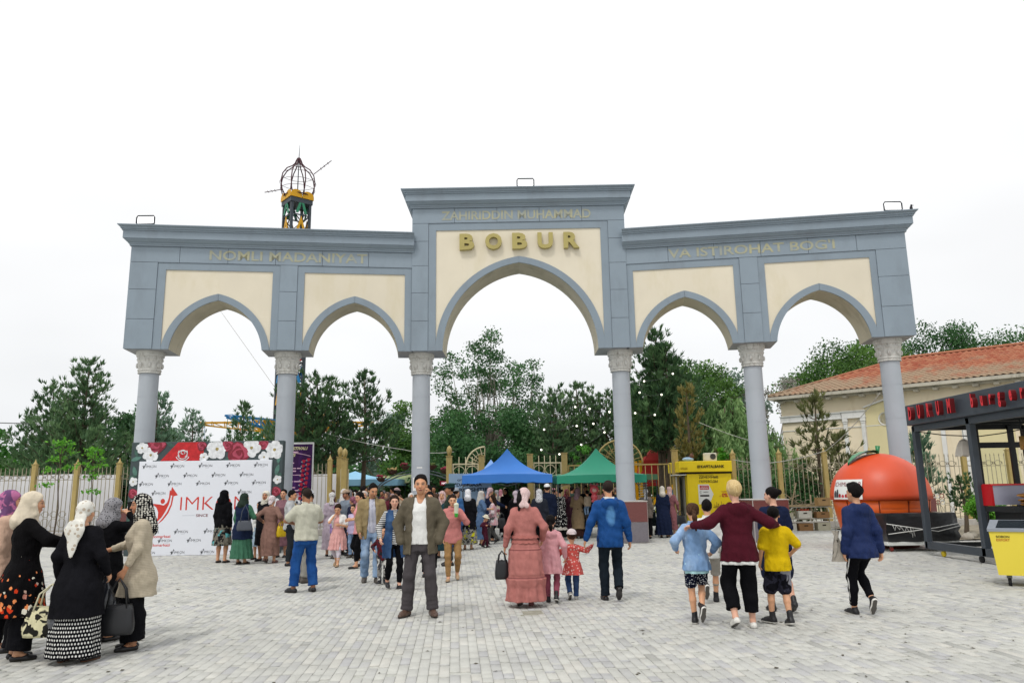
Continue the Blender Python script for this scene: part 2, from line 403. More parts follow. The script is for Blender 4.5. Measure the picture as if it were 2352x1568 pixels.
# ================================================================== GATEWAY
BLUE = paint('gate_blue_cladding', '#84919c', .42, .06, .8, .4, dirt=('#737d86', .5))
BLUE2 = paint('gate_blue_trim', '#818e99', .45, .06, 1., .4, dirt=('#727a82', .5))
CREAM = paint('gate_cream_panel', '#d8cfbb', .7, .05, .7, .3, dirt=('#cabf9f', .5))
STUC = paint('gate_soffit_stucco', '#bdb6a2', .85, .10, 1.1, .2, dirt=('#8f8872', .55), bump=.2)
GREY = paint('gate_underside', '#9c9da0', .7, .08, 1.2)
CAPM = paint('capital_plaster', '#c9c8c3', .85, .14, 7, .2, dirt=('#7b766a', .7), bump=.5)
GOLDL = paint('gold_letter_paint', '#a59858', .45, .08, 3, .5)
def fade_mat():
    b = MatB('faded_gold_print'); o = b.obj(); f = b.step(b.noise(o, 2.6, 5, .7), .30, .68, .18, .74)
    c = b.mix(f, srgb('#84919c'), srgb('#b9b079')); b.color(c); return b.fin(.6)
FADE = fade_mat()
DARK = paint('joint_shadow_sealant', '#4a5259', .8, .1)
gate_o = np.array([.26, 23.95, 0.])
gate = thing('entrance_gateway', 'grey-blue gateway with five pointed arches and cream panels on six columns', 'gate', gate_o)
CC = [np.array(c) for c in ((-11.05, 22.86), (-2.90, 23.97), (3.43, 23.92), (11.37, 22.70))]
ZB = 5.886
def frame_of(a, b):
    d = (b-a)/np.linalg.norm(b-a); n = np.array([-d[1], d[0]])       # n points away from the camera
    return lambda s, y, z: (a[0]+d[0]*s+n[0]*y-gate_o[0], a[1]+d[1]*s+n[1]*y-gate_o[1], z)
def arch_pts(h, rise, mid, n=22):
    """left springing to apex on a circle through (-h,0), mid, (0,rise); mirrored to the right"""
    (x1, y1), (x2, y2), (x3, y3) = (-h, 0), mid, (0, rise)
    d = 2*(x1*(y2-y3)+x2*(y3-y1)+x3*(y1-y2))
    ux = ((x1**2+y1**2)*(y2-y3)+(x2**2+y2**2)*(y3-y1)+(x3**2+y3**2)*(y1-y2))/d
    uy = ((x1**2+y1**2)*(x3-x2)+(x2**2+y2**2)*(x1-x3)+(x3**2+y3**2)*(x2-x1))/d
    r = math.hypot(x1-ux, y1-uy); t0 = math.atan2(y1-uy, x1-ux); t1 = math.atan2(y3-uy, x3-ux)
    if t0 < 0: t0 += 2*PI
    P = [(ux+r*math.cos(t0+(t1-t0)*i/n), uy+r*math.sin(t0+(t1-t0)*i/n)) for i in range(n+1)]
    P[0] = (-h, 0); P[-1] = (0, rise)
    return P+[(-x, z) for x, z in P[-2::-1]]
def gp(b, name, mats): return b.build(name, mats, gate)
def bay(f, c, h, rise, mid, rec, cr, ztop, recz, crz, s0, s1, yf):
    ap = [(c+x, ZB+z) for x, z in arch_pts(h, rise, mid)]
    ko, kz = (h+.225)/h, (rise+.205)/rise
    op = [(c+x*ko, ZB+z*kz) for x, z in arch_pts(h, rise, mid)]
    op = [(min(max(x, cr[0]+.001), cr[1]-.001), z) for x, z in op]
    # core with the open arch; vault lined with stucco, underside grey
    poly = [(s0, ZB)]+ap+[(s1, ZB), (s1, ztop), (s0, ztop)]
    b = B(); n = len(poly); y0, y1 = -yf+.08, yf-.02
    V = [f(x, y0, z) for x, z in poly]+[f(x, y1, z) for x, z in poly]
    b.add(V, [tuple(range(n)), tuple(range(2*n-1, n-1, -1))], 0)
    for i in range(n):
        j = (i+1) % n; under = i == 0 or i == len(ap)
        b.add([V[i], V[j], V[j+n], V[i+n]], [(3, 2, 1, 0)], 2 if under else (1 if 1 <= i < len(ap) else 0))
    gp(b, 'arch_bay', [BLUE, STUC, GREY])
    b = B(); (rl, rr), (cl, cr_) = rec, cr
    b.prism([(rl, ZB+.002), (cl, ZB+.002), (cl, crz), (cr_, crz), (cr_, ZB+.002), (rr, ZB+.002), (rr, recz), (rl, recz)], -yf+.035, -yf+.082, f=f); gp(b, 'recess_frame', [BLUE2])
    b = B(); b.prism([(cl, crz), (cl, ZB+.02)]+[(x, z) for x, z in op if z > ZB+.03]+[(cr_, ZB+.02), (cr_, crz)], -yf+.066, -yf+.083, f=f); gp(b, 'cream_panel', [CREAM])
    b = B(); k = len(ap)//2
    for seg in (range(0, k), range(k, len(ap)-1)):
        poly = [op[i] for i in seg]+[op[seg[-1]+1]]+[ap[i] for i in list(seg)[::-1]+[]]
        poly = [op[i] for i in list(seg)+[seg[-1]+1]]+[ap[i] for i in (list(seg)+[seg[-1]+1])[::-1]]
        e = .004 if seg[0] == 0 else -.004
        poly = [(x-(e if abs(x-c) < .003 else 0), max(z, ZB+.003)) for x, z in poly]
        bb = B(); bb.prism(poly, -yf+.030, -yf+.084, f=f); gp(bb, 'arch_rim', [BLUE2])
def panels(f, cells, yf, name='cladding_panel'):
    for (s0, s1, z0, z1) in cells:
        b = B(); g = .006; b.box(((s0+s1)/2, -yf+.045, (z0+z1)/2), (s1-s0-2*g, .07+random.uniform(-.004, .004), z1-z0-2*g)); b.map(f); gp(b, name, [BLUE])
def cornice(f, s0, s1, yf, prof, oa, ob):
    b = B(); rings = []
    for o, z in prof: rings.append([f(s0-o*oa, -yf-o, z), f(s1+o*ob, -yf-o, z), f(s1+o*ob, yf+o, z), f(s0-o*oa, yf+o, z)])
    V = [p for r in rings for p in r]; k = len(rings)
    F = [(i*4+j, i*4+(j+1) % 4, (i+1)*4+(j+1) % 4, (i+1)*4+j) for i in range(k-1) for j in range(4)]+[(0, 3, 2, 1), tuple(range(4*k-4, 4*k))]
    b.add(V, F); gp(b, 'cornice', [BLUE2])
def wing_prof(z0, h, k=.76):
    P = [(0, 0), (.05, 0), (.05, .04), (.09, .07), (.09, .10), (.15, .13), (.22, .19), (.22, .225), (.26, .225), (.26, .50), (.30, .50), (.30, .545), (.345, .56), (.345, .60), (.40, .635), (.44, .66), (.44, .69)]
    return [(o*k, z0+z*h/.69) for o, z in P]
fL, fC, fR = frame_of(CC[0], CC[1]), frame_of(CC[1], CC[2]), frame_of(CC[2], CC[3])
YW, YC = .64, .70
for f, bays, ends in ((fL, [(2.025, (.21, 3.83), (.45, 3.61), -.585, 4.09), (6.125, (4.36, 7.88), (4.57, 7.67), 4.092, 7.95)], (-.60, 7.95)),
                      (fR, [(2.09, (.31, 3.80), (.53, 3.61), .24, 4.07), (6.10, (4.35, 7.81), (4.55, 7.62), 4.072, 8.66)], (.24, 8.70))):
    for c, rec, cr, s0, s1 in bays: bay(f, c, 1.352, 1.53, (-.945, .955), rec, cr, 9.07, 8.572, 8.352, s0, s1, YW)
    e0, e1 = ends; r = [bays[0][1], bays[1][1]]
    cells = []
    for a, bb in ((e0, r[0][0]), (r[0][1], r[1][0]), (r[1][1], e1)):
        for z0, z1 in ((ZB, 6.80), (6.80, 7.72), (7.72, 8.572)): cells.append((a, bb, z0, z1))
    k = 6
    for i in range(k): cells.append((e0+(e1-e0)*i/k, e0+(e1-e0)*(i+1)/k, 8.572, 9.07))
    panels(f, cells, YW)
    cornice(f, e0, e1, YW, wing_prof(9.07, .59), 1 if f is fL else 0, 0 if f is fL else 1)
bay(fC, 3.165, 2.43, 2.82, (-1.71, 1.90), (.28, 6.03), (.52, 5.79), 10.55, 10.05, 9.81, -.235, 6.56, YC)
cells = []
for a, bb in ((-.25, .28), (6.03, 6.575)):
    for z0, z1 in ((ZB, 6.84), (6.84, 7.75), (7.75, 8.64), (8.64, 9.45), (9.45, 10.05)): cells.append((a, bb, z0, z1))
for i in range(5): cells.append((-.25+6.825*i/5, -.25+6.825*(i+1)/5, 10.05, 10.55))
panels(fC, cells, YC)
cornice(fC, -.25, 6.575, YC, wing_prof(10.55, .57, .76), 1, 1)
# lettering: five solid letters and three ghosts of removed letters
for ch, s0, s1 in zip('BOBUR', (1.28, 2.10, 2.96, 3.77, 4.60), (1.75, 2.63, 3.44, 4.26, 5.10)):
    b = B(); V, F = fit_text(ch, s0, s1, 9.12, 9.65, depth=.15, bold=.044, y=-YC+.066-.075); b.add(V, F); b.map(fC); gp(b, 'letter', [GOLDL])
for f, t, s0, s1, z0, z1, yf in ((fC, 'ZAHIRIDDIN MUHAMMAD', .70, 5.50, 10.14, 10.44, YC), (fL, 'NOMLI MADANIYAT', 1.70, 6.48, 8.68, 8.99, YW), (fR, "VA ISTIROHAT BOG'I", 1.66, 6.66, 8.68, 8.99, YW)):
    b = B(); V, F = fit_text(t, s0, s1, z0, z1, depth=.001, bold=.018, y=-yf+.002); b.add(V, F); b.map(f); gp(b, 'faded_lettering', [FADE])
# columns
SHAFT = paint('column_paint', '#a6acb3', .5, .05, 1.2, .35, dirt=('#9aa0a8', .5))
MAROON = paint('pedestal_maroon_granite', '#6a3a37', .35, .12, 22, .5); PGREY = paint('pedestal_grey_granite', '#6f6a70', .35, .12, 22, .5)
PEDGE = paint('pedestal_edge', '#b9b4ae', .6)
colpos = [fL(0, 0, 0), fL(4.07, 0, 0), fL(8.22, 0, 0), fC(6.34, 0, 0), fR(4.06, 0, 0), fR(8.06, 0, 0)]
for q in colpos:
    q = np.array(q); b = B()
    zs = [1.2, 2.35, 3.5, 4.5, 5.24]
    for i in range(4): b.lathe([(.285-.002*i, zs[i]+.004), (.284-.002*i, zs[i+1]-.004)], 32, q)
    b.lathe([(.277, 1.2), (.274, 5.24)], 24, q); col = gp(b, 'column', [SHAFT])
    b = B(); n = 56; prof = [(.30, 5.215), (.325, 5.22), (.33, 5.25), (.315, 5.26), (.315, 5.29), (.335, 5.30), (.335, 5.335), (.32, 5.345), (.33, 5.40), (.34, 5.50), (.355, 5.59), (.375, 5.63), (.375, 5.66), (.36, 5.67), (.365, 5.72), (.395, 5.74), (.395, 5.79), (.41, 5.80), (.41, 5.886)]
    V = []; k = len(prof)
    for r, z in prof:
        for j in range(n):
            t = 2*PI*j/n; rr = r
            if 5.345 <= z <= 5.59: rr += .016*max(0, math.cos(4*t*2))*(1 if z < 5.55 else .5)-.006
            if 5.67 <= z <= 5.72: rr -= .016*(j % 2)
            if 5.26 <= z <= 5.29: rr -= .012*(j % 2)
            V.append((q[0]+rr*math.cos(t), q[1]+rr*math.sin(t), z))
    b.add(V, [(i*n+j, i*n+(j+1) % n, (i+1)*n+(j+1) % n, (i+1)*n+j) for i in range(k-1) for j in range(n)]+[tuple(range((k-1)*n, k*n))], 0, False); b.build('capital', [CAPM], col)
    for j in range(8):
        t = 2*PI*(j+.5)/8; b = B(); b.ball((q[0]+.345*math.cos(t), q[1]+.345*math.sin(t), 5.46), (.05, .05, .085), 6, 0, 5); b.build('leaf_relief', [CAPM], col)
    b = B(); b.box((q[0], q[1]+.05, .60), (1.05, 1.5, 1.2), 2, ch=.01)
    for sx, sz, m in ((0, .31, 1), (0, .90, 0)):
        b.box((q[0], q[1]-.705, sz), (1.02, .03, .575), m); b.box((q[0], q[1]+.05, sz), (1.066, 1.46, .575), m)
    b.box((q[0], q[1]+.05, 1.212), (1.07, 1.52, .024), 2, ch=.006)
    b.build('pedestal', [MAROON, PGREY, PEDGE], col)
# floodlights on the cornices and a dark bird on the right end
HOUS = paint('floodlight_housing', '#3a3d40', .5, .1); LENS = glow('floodlight_diffuser', '#ffffff', 1.6)
def floodlight(f, s, z, yf, lab, rz=0):
    p = np.array(f(s, -yf-.14, z))+gate_o; t = thing('floodlight', lab, 'floodlight', p, rz, 'floodlights on top of the gateway')
    b = B(); b.tube([(x, 0, zz) for x, zz in ((-.24, .07), (-.27, .10), (-.27, .28), (-.24, .33), (.24, .33), (.27, .28), (.27, .10), (.24, .07))], .022, 6, closed=True); b.box((0, .06, .20), (.5, .05, .23)); b.build('housing', [HOUS], t)
    b = B(); b.box((0, .02, .20), (.49, .02, .22)); b.build('diffuser', [LENS], t)
    b = B(); b.box((0, .006, .20), (.42, .008, .015))
    b.build('led_strip', [paint('led_strip', '#c9ccd0', .4)], t)
    b = B(); b.tube([(-.20, .06, .10), (-.20, .06, .02), (.20, .06, .02), (.20, .06, .10)], .016, 6); b.build('bracket', [HOUS], t)
floodlight(fL, -.20, 9.66, YW, 'white floodlight on the left end of the gateway, above the leftmost arch')
floodlight(fC, 3.42, 11.12, YC, 'white floodlight on top of the tall middle arch')
floodlight(fR, 8.40, 9.66, YW, 'white floodlight on the right end of the gateway, next to the bird')
p = np.array(fR(8.93, -.72, 9.66))+gate_o; t = thing('bird', 'small dark bird perched on the right corner of the gateway cornice', 'bird', p)
b = B(); b.ball((0, 0, .11), (.045, .05, .085), 8); b.ball((.01, -.01, .20), .034, 8); b.bar((.03, -.01, .20), (.075, -.015, .20), .012); b.bar((-.02, .02, .06), (-.06, .05, -.03), .035, .012)
b.bar((.01, 0, .04), (.012, 0, 0), .007); b.bar((-.012, 0, .04), (-.01, 0, 0), .007); b.build('body', [paint('bird_feathers', '#26262a', .6)], t)
# paper notices on the middle column
q = np.array(colpos[2])+gate_o
for nm, z0, z1, w, lab in (('strip_label', 2.30, 2.335, .17, 'narrow white strip stuck high on the column behind the standing man'), ('paper_notice', 1.62, 2.02, .26, 'white paper notice pasted on the column beside the pointing arm')):
    b = B(); b.sheet([[(q[0]+.292*math.sin(a)+0, q[1]-.292*math.cos(a), z) for a in np.linspace(-w/.58, w/.58, 6)-(.35 if nm == 'paper_notice' else 0)] for z in (z0, z1)], sm=True)
    tag(b.build(nm, [paint('notice_paper', '#e6e6e4', .7)]), lab, 'notice')
# ================================================================== BUILDING behind the fence on the right
BA, BD, BN = np.array([14.35, 42.25]), np.array([.7349, -.6782]), np.array([.6782, .7349])     # along the facade / into the building
bl_o = np.array([18.0, 39.0, 0])
bld = thing('building', 'cream one-storey building with white pilasters and a red tiled hip roof behind the fence', 'building', bl_o)
fB = lambda s, y, z: (BA[0]+BD[0]*s+BN[0]*y-bl_o[0], BA[1]+BD[1]*s+BN[1]*y-bl_o[1], z)
WALLM = paint('building_cream_plaster', '#e2d5bb', .85, .05, .9, .2, dirt=('#bfa985', .5), bump=.15)
NICHE = paint('building_yellow_plaster', '#d6cba0', .85, .05, 1.1, .2)
WHT = paint('building_white_trim', '#d9d9d6', .8, .05, 2, .2, dirt=('#a9a8a2', .5))
EAVE = paint('building_eave_board', '#b9b4a6', .8, .10, 1.5, .2, dirt=('#77746a', .6))
def bp(b, name, mats, parent=bld): b.map(fB); return b.build(name, mats, parent)
b = B(); b.box((11.8, 5.6, 3.1), (23.0, 10.0, 6.2)); wall = bp(b, 'wall', [WALLM])
b = B(); b.box((12, 5.6, 6.36), (24.2, 11.4, .16)); b.box((12, 5.5, 6.22), (23.5, 10.5, .10)); bp(b, 'eave', [EAVE])
for i in range(27):
    b = B(); b.box((.5+i*.86, .34, 6.13), (.22, .42, .11)); bp(b, 'eave_bracket', [EAVE])
b = B(); b.box((1.9, .55, 5.2), (3.3, .10, .36)); b.box((1.9, .53, 5.36), (3.36, .16, .06)); b.box((1.9, .54, 5.04), (3.34, .13, .04)); bp(b, 'frieze_band', [WHT])
b = B(); b.box((11.8, .585, 4.57), (23.0, .05, .04)); bp(b, 'string_course', [WHT])
for k in range(4):
    s = 3.62+k*4.55
    b = B(); b.box((s+.57, .53, 5.21), (1.18, .14, .33)); b.box((s+.57, .51, 5.38), (1.26, .20, .05)); b.box((s+.57, .52, 5.04), (1.22, .16, .04)); bp(b, 'entablature', [WHT])
    for ds in (.12, 1.02):
        b = B(); b.box((s+ds, .54, 2.5), (.19, .12, 5.0)); b.box((s+ds, .52, 4.92), (.27, .17, .18), ch=.02); b.box((s+ds, .53, 4.78), (.22, .15, .06)); bp(b, 'pilaster', [WHT])
    n0 = s+1.16
    b = B(); b.prism([(n0, 1.0), (n0+1.9, 1.0), (n0+1.9, 5.5), (n0+.95, 5.78), (n0, 5.5)], .575, .62); bp(b, 'niche_panel', [NICHE])
    b = B(); b.prism([(n0-.06, 5.50), (n0+.95, 5.80), (n0+1.96, 5.50), (n0+1.96, 5.56), (n0+.95, 5.87), (n0-.06, 5.56)], .44, .61); bp(b, 'niche_gable', [WHT])
    b = B(); b.lathe([(.0, 0), (.30, 0), (.31, .03), (.34, .03), (.34, .05)], 24); b.V = [np.array([(n0+.95+v[0], .575-v[2]*1.0, 4.88+v[1]) for v in A]) for A in b.V]; bp(b, 'medallion', [WHT])
b = B(); b.prism([(.35, 1.0), (3.5, 1.0), (3.5, 5.5), (2.95, 5.75), (2.4, 5.5), (2.4, 4.9), (.35, 4.9)], .59, .61); bp(b, 'side_panel', [WALLM])
# tiled hip roof: eave line at z 6.5, ridge 5.6 m back
ZE, ZR, DR = 6.46, 8.58, 5.7
b = B(); E0, E1 = -.12, 24.2
b.add([(E0, -.05, ZE), (E1, -.05, ZE), (E1, DR, ZR), (E0+DR, DR, ZR), (E0, 11.3, ZE), (E1, 11.3, ZE)], [(0, 1, 2, 3), (0, 3, 4), (3, 2, 5, 4), (0, 4, 5, 1)])
roof = bp(b, 'roof', [paint('roof_deck', '#7d4634', .9, .1)])
def tile_mat():
    b = MatB('roof_tile'); g = b.n('ShaderNodeNewGeometry').outputs['Position']; t = b.math('ADD', b.n('ShaderNodeObjectInfo').outputs['Random'], b.attr('tone')); t = b.math('FRACT', t)
    c = b.mix(t, srgb('#94503c'), srgb('#a87257'))
    z = b.xyz(g)[2]; w = b.math('ADD', b.noise(b.mapv(g, (1, 1, 1)), .55, 4, .6), b.step(z, 6.5, 8.2, .20, -.22))
    c = b.mix(b.step(w, .42, .62, 0, .85), c, srgb('#978872'))          # lichen and bleaching low on the slope
    c = b.mix(b.step(b.noise(g, 5, 4, .7), .55, .8, 0, .5), c, srgb('#6b4034'))
    b.color(c); b.bump(b.noise(g, 40, 3), .3, .01); return b.fin(.8, .2)
TM = tile_mat()
sl = math.hypot(DR, ZR-ZE); cu, su = DR/sl, (ZR-ZE)/sl
def tile_np(w=.30, l=.40, n=6):
    V = []; F = []
    for i in range(n+1):
        x = -w/2+w*i/n; h = .030*math.sin(2*PI*i/n)+.03
        V += [(x, 0, h+.022), (x, l, h-.002), (x, 0, h-.012)]
    for i in range(n): a = i*3; F += [(a, a+3, a+4, a+1), (a+2, a+5, a+3, a)]
    return np.array(V), np.array(F)
TV, TF = tile_np()
def to_roof(P):      # tile space (s along eave, u up the slope, h out of it)
    s, u, h = P[..., 0], P[..., 1], P[..., 2]; y = -.05+u*cu-h*su; z = ZE+u*su+h*cu
    return np.stack([BA[0]+BD[0]*s+BN[0]*y-bl_o[0], BA[1]+BD[1]*s+BN[1]*y-bl_o[1], z], -1)
rows = int(sl/.345); cells = []
for r in range(rows):
    u = r*.345; s = E0+u*cu*1.0+.18; off = .15*(r % 2)*0
    while s < E1-.2: cells.append((s+off, u)); s += .295
cells = np.array(cells); vis_c = cells[(cells[:, 0] < 13.5)]
# the tiles that show largest: the near end in frame, and the lowest courses
sc = vis_c[:, 0]*1.0-vis_c[:, 1]*.9; od = np.argsort(-sc); nearT, farT = vis_c[od[:300]], np.concatenate([vis_c[od[300:]], cells[cells[:, 0] >= 13.5]])
tm = mesh_np('roof_tile', TV, [TF], [TM], smooth=True)
Mx = Matrix(((BD[0], BN[0]*cu, -BN[0]*su, 0), (BD[1], BN[1]*cu, -BN[1]*su, 0), (0, su, cu, 0), (0, 0, 0, 1)))
for s, u in nearT:
    o = link('roof_tile', tm, roof); p = to_roof(np.array([s, u, 0.]))
    o.matrix_local = Matrix.Translation(p) @ Mx @ Matrix.Rotation(random.gauss(0, .012), 4, 'Z') @ Matrix.Translation((0, random.uniform(-.012, .012), random.uniform(0, .008)))
P = TV[None]+np.concatenate([farT, np.zeros((len(farT), 1))], 1)[:, None, :]; P[:, :, 2] += RNG.uniform(0, .01, len(farT))[:, None]; P[:, :, 1] += RNG.uniform(-.012, .012, len(farT))[:, None]
V = to_roof(P).reshape(-1, 3); F = (TF[None]+len(TV)*np.arange(len(farT))[:, None, None]).reshape(-1, 4)
me = mesh_np('roof_tile_field', V, [F], [TM], smooth=True); at = me.attributes.new('tone', 'FLOAT', 'FACE'); at.data.foreach_set('value', np.repeat(RNG.uniform(0, 1, len(farT)), len(TF)).astype(np.float32))
tag(link('roof_tile_field', me, roof), kind='stuff')
b = B(); b.tube([(E0+.02, -.03, ZE+.06), (E0+DR, DR, ZR+.07), (E1, DR, ZR+.07)], .085, 8); bp(b, 'ridge_cap', [TM], roof)

# ================================================================== FENCE along the park, gold posts and scrolled bars
GPOST = paint('fence_gold_paint', '#a8935a', .5, .10, 3, .45, dirt=('#6f5f38', .5)); BARM = paint('fence_bar_paint', '#8d8570', .5, .1, 4, .4, dirt=('#55503f', .5))
BARL = paint('fence_bar_light', '#c9bf9d', .5, .1, 4, .4)
PLIN = paint('fence_plinth_concrete', '#a5a099', .9, .12, 2, bump=.3, dirt=('#6d695f', .5))
b = B(); b.tube([(0, 0, .25), (0, 0, 2.62)], .013, 6); b.lathe([(.013, 2.62), (.022, 2.66), (.004, 2.74)], 6); bar_me = b.build('bar', [BARM]); bar_mesh = bar_me.data; bpy.data.objects.remove(bar_me)
b = B(); b.box((0, 0, 1.42), (.17, .17, 2.84), ch=.012); b.box((0, 0, 2.85), (.20, .20, .03)); b.lathe([(.085, 2.865), (.085, 2.90), (.05, 2.93), (.0, 3.08)], 4); pm = b.build('post', [GPOST]); post_mesh = pm.data; bpy.data.objects.remove(pm)
def stadium(cx, cz, w, h, n=8):
    r = w/2; P = [(cx+r*math.cos(t), 0, cz+(h/2-r)+r*math.sin(t)) for t in np.linspace(0, PI, n)]+[(cx+r*math.cos(t), 0, cz-(h/2-r)+r*math.sin(t)) for t in np.linspace(PI, 2*PI, n)]; return P
def fence(lab, x0, x1, y, step, nb, y1=None, gap=()):
    y1 = y if y1 is None else y1
    t = thing('fence', lab, 'fence', (x0, y, 0), math.atan2(y1-y, x1-x0)); L = math.hypot(x1-x0, y1-y); n = max(1, round(L/step)); st = L/n
    for i in range(n+1):
        o = link('post', post_mesh, t); o.location = (i*st, 0, 0); o.rotation_euler = (random.gauss(0, .006), random.gauss(0, .008), 0)
    for i in range(n):
        sb = (st-.17)/nb
        for k in range(nb):
            o = link('bar', bar_mesh, t); o.location = (i*st+.085+sb*(k+.5), 0, random.uniform(-.01, .01)); o.rotation_euler = (0, random.gauss(0, .004), 0)
        b = B()
        for k in range(0, nb-1, 2):
            cx = .085+sb*(k+1)
            b.tube([(i*st+x, -.016, z) for x, _, z in stadium(cx, 2.36, sb*1.75, .20)], .011, 5, closed=True)
            b.tube([(i*st+x, -.016, z) for x, _, z in stadium(cx, .62, sb*1.75, .34)], .011, 5, closed=True)
            b.tube([(i*st+x, -.016, z) for x, _, z in stadium(cx, .95, sb*1.75, .22)], .011, 5, closed=True)
        b.bar((i*st, 0, .33), (i*st+st, 0, .33), .03); b.bar((i*st, .002, 2.25), (i*st+st, .002, 2.25), .018); b.build('scroll_rail', [BARM], t)['kind'] = 'stuff'
    b = B(); b.box((L/2, 0, .12), (L+.2, .36, .24), ch=.02); b.build('plinth', [PLIN], t)
    return t
fence('gold-posted railing in front of the white sheeting at the far left', -30.2, -7.15, 30.0, 1.65, 9)
fence('gold-posted railing behind the pomegranate kiosk and the burger stand', 8.6, 30.2, 30.2, 1.75, 9)
b = B(); nx = 60
A = [[(-30+(13.9/15.0)*15.0*i/nx*1.0, 31.2+.05*math.sin(i*.9)+.03*math.sin(i*2.3+j), .15+2.33*j/6+.03*math.sin(i*.4)*(j == 6)) for i in range(nx+1)] for j in range(7)]
b.sheet(A, sm=True); o = b.build('white_sheeting', [paint('white_tarpaulin', '#d6d6da', .6, .05, 1.5, .3)])
tag(o, 'long white sheeting hung behind the railing at the far left', 'tarpaulin')
b = B(); b.sheet([[(x, 31.2+.03*math.sin(3*x), z) for x in np.linspace(-8.3, -7.05, 8)] for z in np.linspace(.2, 2.35, 4)], sm=True); tag(b.build('white_sheeting', [paint('white_tarpaulin', '#d6d6da', .6)]), 'short white sheet behind the railing right of the purple festival banner', 'tarpaulin')
# park gate between the gold posts
pg = thing('park_gate', 'golden park gate with fan-shaped leaves between tall square posts behind the canopies', 'gate', (1.8, 30, 0))
def gpost(x, y, top, finial, w=.22):
    b = B(); b.box((0, 0, top/2), (w, w, top), ch=.012); b.box((0, 0, top+.015), (w+.04, w+.04, .03))
    if finial: b.lathe([(.05, 0), (.06, .03), (.10, .14), (.11, .22), (.08, .32), (.03, .38), (.0, .40)], 6, (0, 0, top+.03)); b.ball((0, -.09, top+.2), (.04, .03, .12), 6)
    o = b.build('gate_post', [GPOST], pg); o.location = (x-1.8, y-30, 0); return o
for x, y, tp, fi in ((-6.92, 30.6, 2.98, True), (-6.60, 30, 2.88, True), (-2.52, 30, 2.92, True), (-1.26, 30, 2.92, False), (.63, 30, 2.95, False), (1.97, 30, 2.97, False), (6.22, 29.75, 3.0, False)): gpost(x, y, tp, fi)
def gleaf(x0, x1, y, zt, rings=True, mats=BARL, name='gate_leaf', rz=0):
    b = B(); w = x1-x0
    for z in (.2, zt): b.bar((0, 0, z), (w, 0, z), .05, .05)
    b.bar((.025, .001, .2), (.025, .001, zt), .05); b.bar((w-.025, .001, .2), (w-.025, .001, zt), .05)
    n = max(3, round(w/.24))
    for k in range(1, n): b.tube([(w*k/n, 0, .2), (w*k/n, 0, zt+(.28 if rings else .02))], .014, 5)
    if rings:
        for k in range(0, n-1, 2):
            cx = w*(k+1)/n; b.tube([(x, -.02, z) for x, _, z in stadium(cx, zt-.26, w/n*1.8, .36)], .014, 5, closed=True)
            b.tube([(x, -.02, z) for x, _, z in stadium(cx, zt-.62, w/n*1.1, .26)], .012, 5, closed=True)
    o = b.build(name, [mats], pg); o.location = (x0-1.8, y-30, 0); o.rotation_euler = (0, 0, rz); return o
gleaf(-2.40, -1.37, 30.02, 2.62); gleaf(.75, 1.86, 30.02, 2.62); gleaf(-6.8, -6.1, 30.3, 2.5, rz=R(78)); gleaf(2.1, 4.1, 30.02, 2.5, False, GPOST); gleaf(4.13, 6.1, 30.02, 2.5, False, GPOST)
def fan(cx, cz, r, a0, a1, n, y):
    b = B(); P = [(r*math.cos(t), 0, r*math.sin(t)) for t in np.linspace(a0, a1, 18)]
    b.tube(P, .036, 6)
    for k in range(n+1):
        t = a0+(a1-a0)*k/n; b.tube([(.16*math.cos(t), 0, .16*math.sin(t)), (r*math.cos(t), 0, r*math.sin(t))], .012, 5)
        if k < n:
            tm_ = a0+(a1-a0)*(k+.5)/n; q = (.62*r*math.cos(tm_), 0, .62*r*math.sin(tm_)); b.tube([(q[0]+.055*math.cos(u), -.01, q[2]+.055*math.sin(u)) for u in np.linspace(0, 2*PI, 9)[:-1]], .009, 4, closed=True)
    b.tube([(.16*math.cos(t), 0, .16*math.sin(t)) for t in np.linspace(a0, a1, 9)], .03, 5)
    o = b.build('gate_fan', [GPOST if n > 6 else BARL], pg); o.location = (cx-1.8, y-30, cz); return o
fan(4.12, 2.55, .90, 0, PI, 12, 30.02); fan(-1.14, 2.55, .74, PI/2, PI, 6, 30.3)

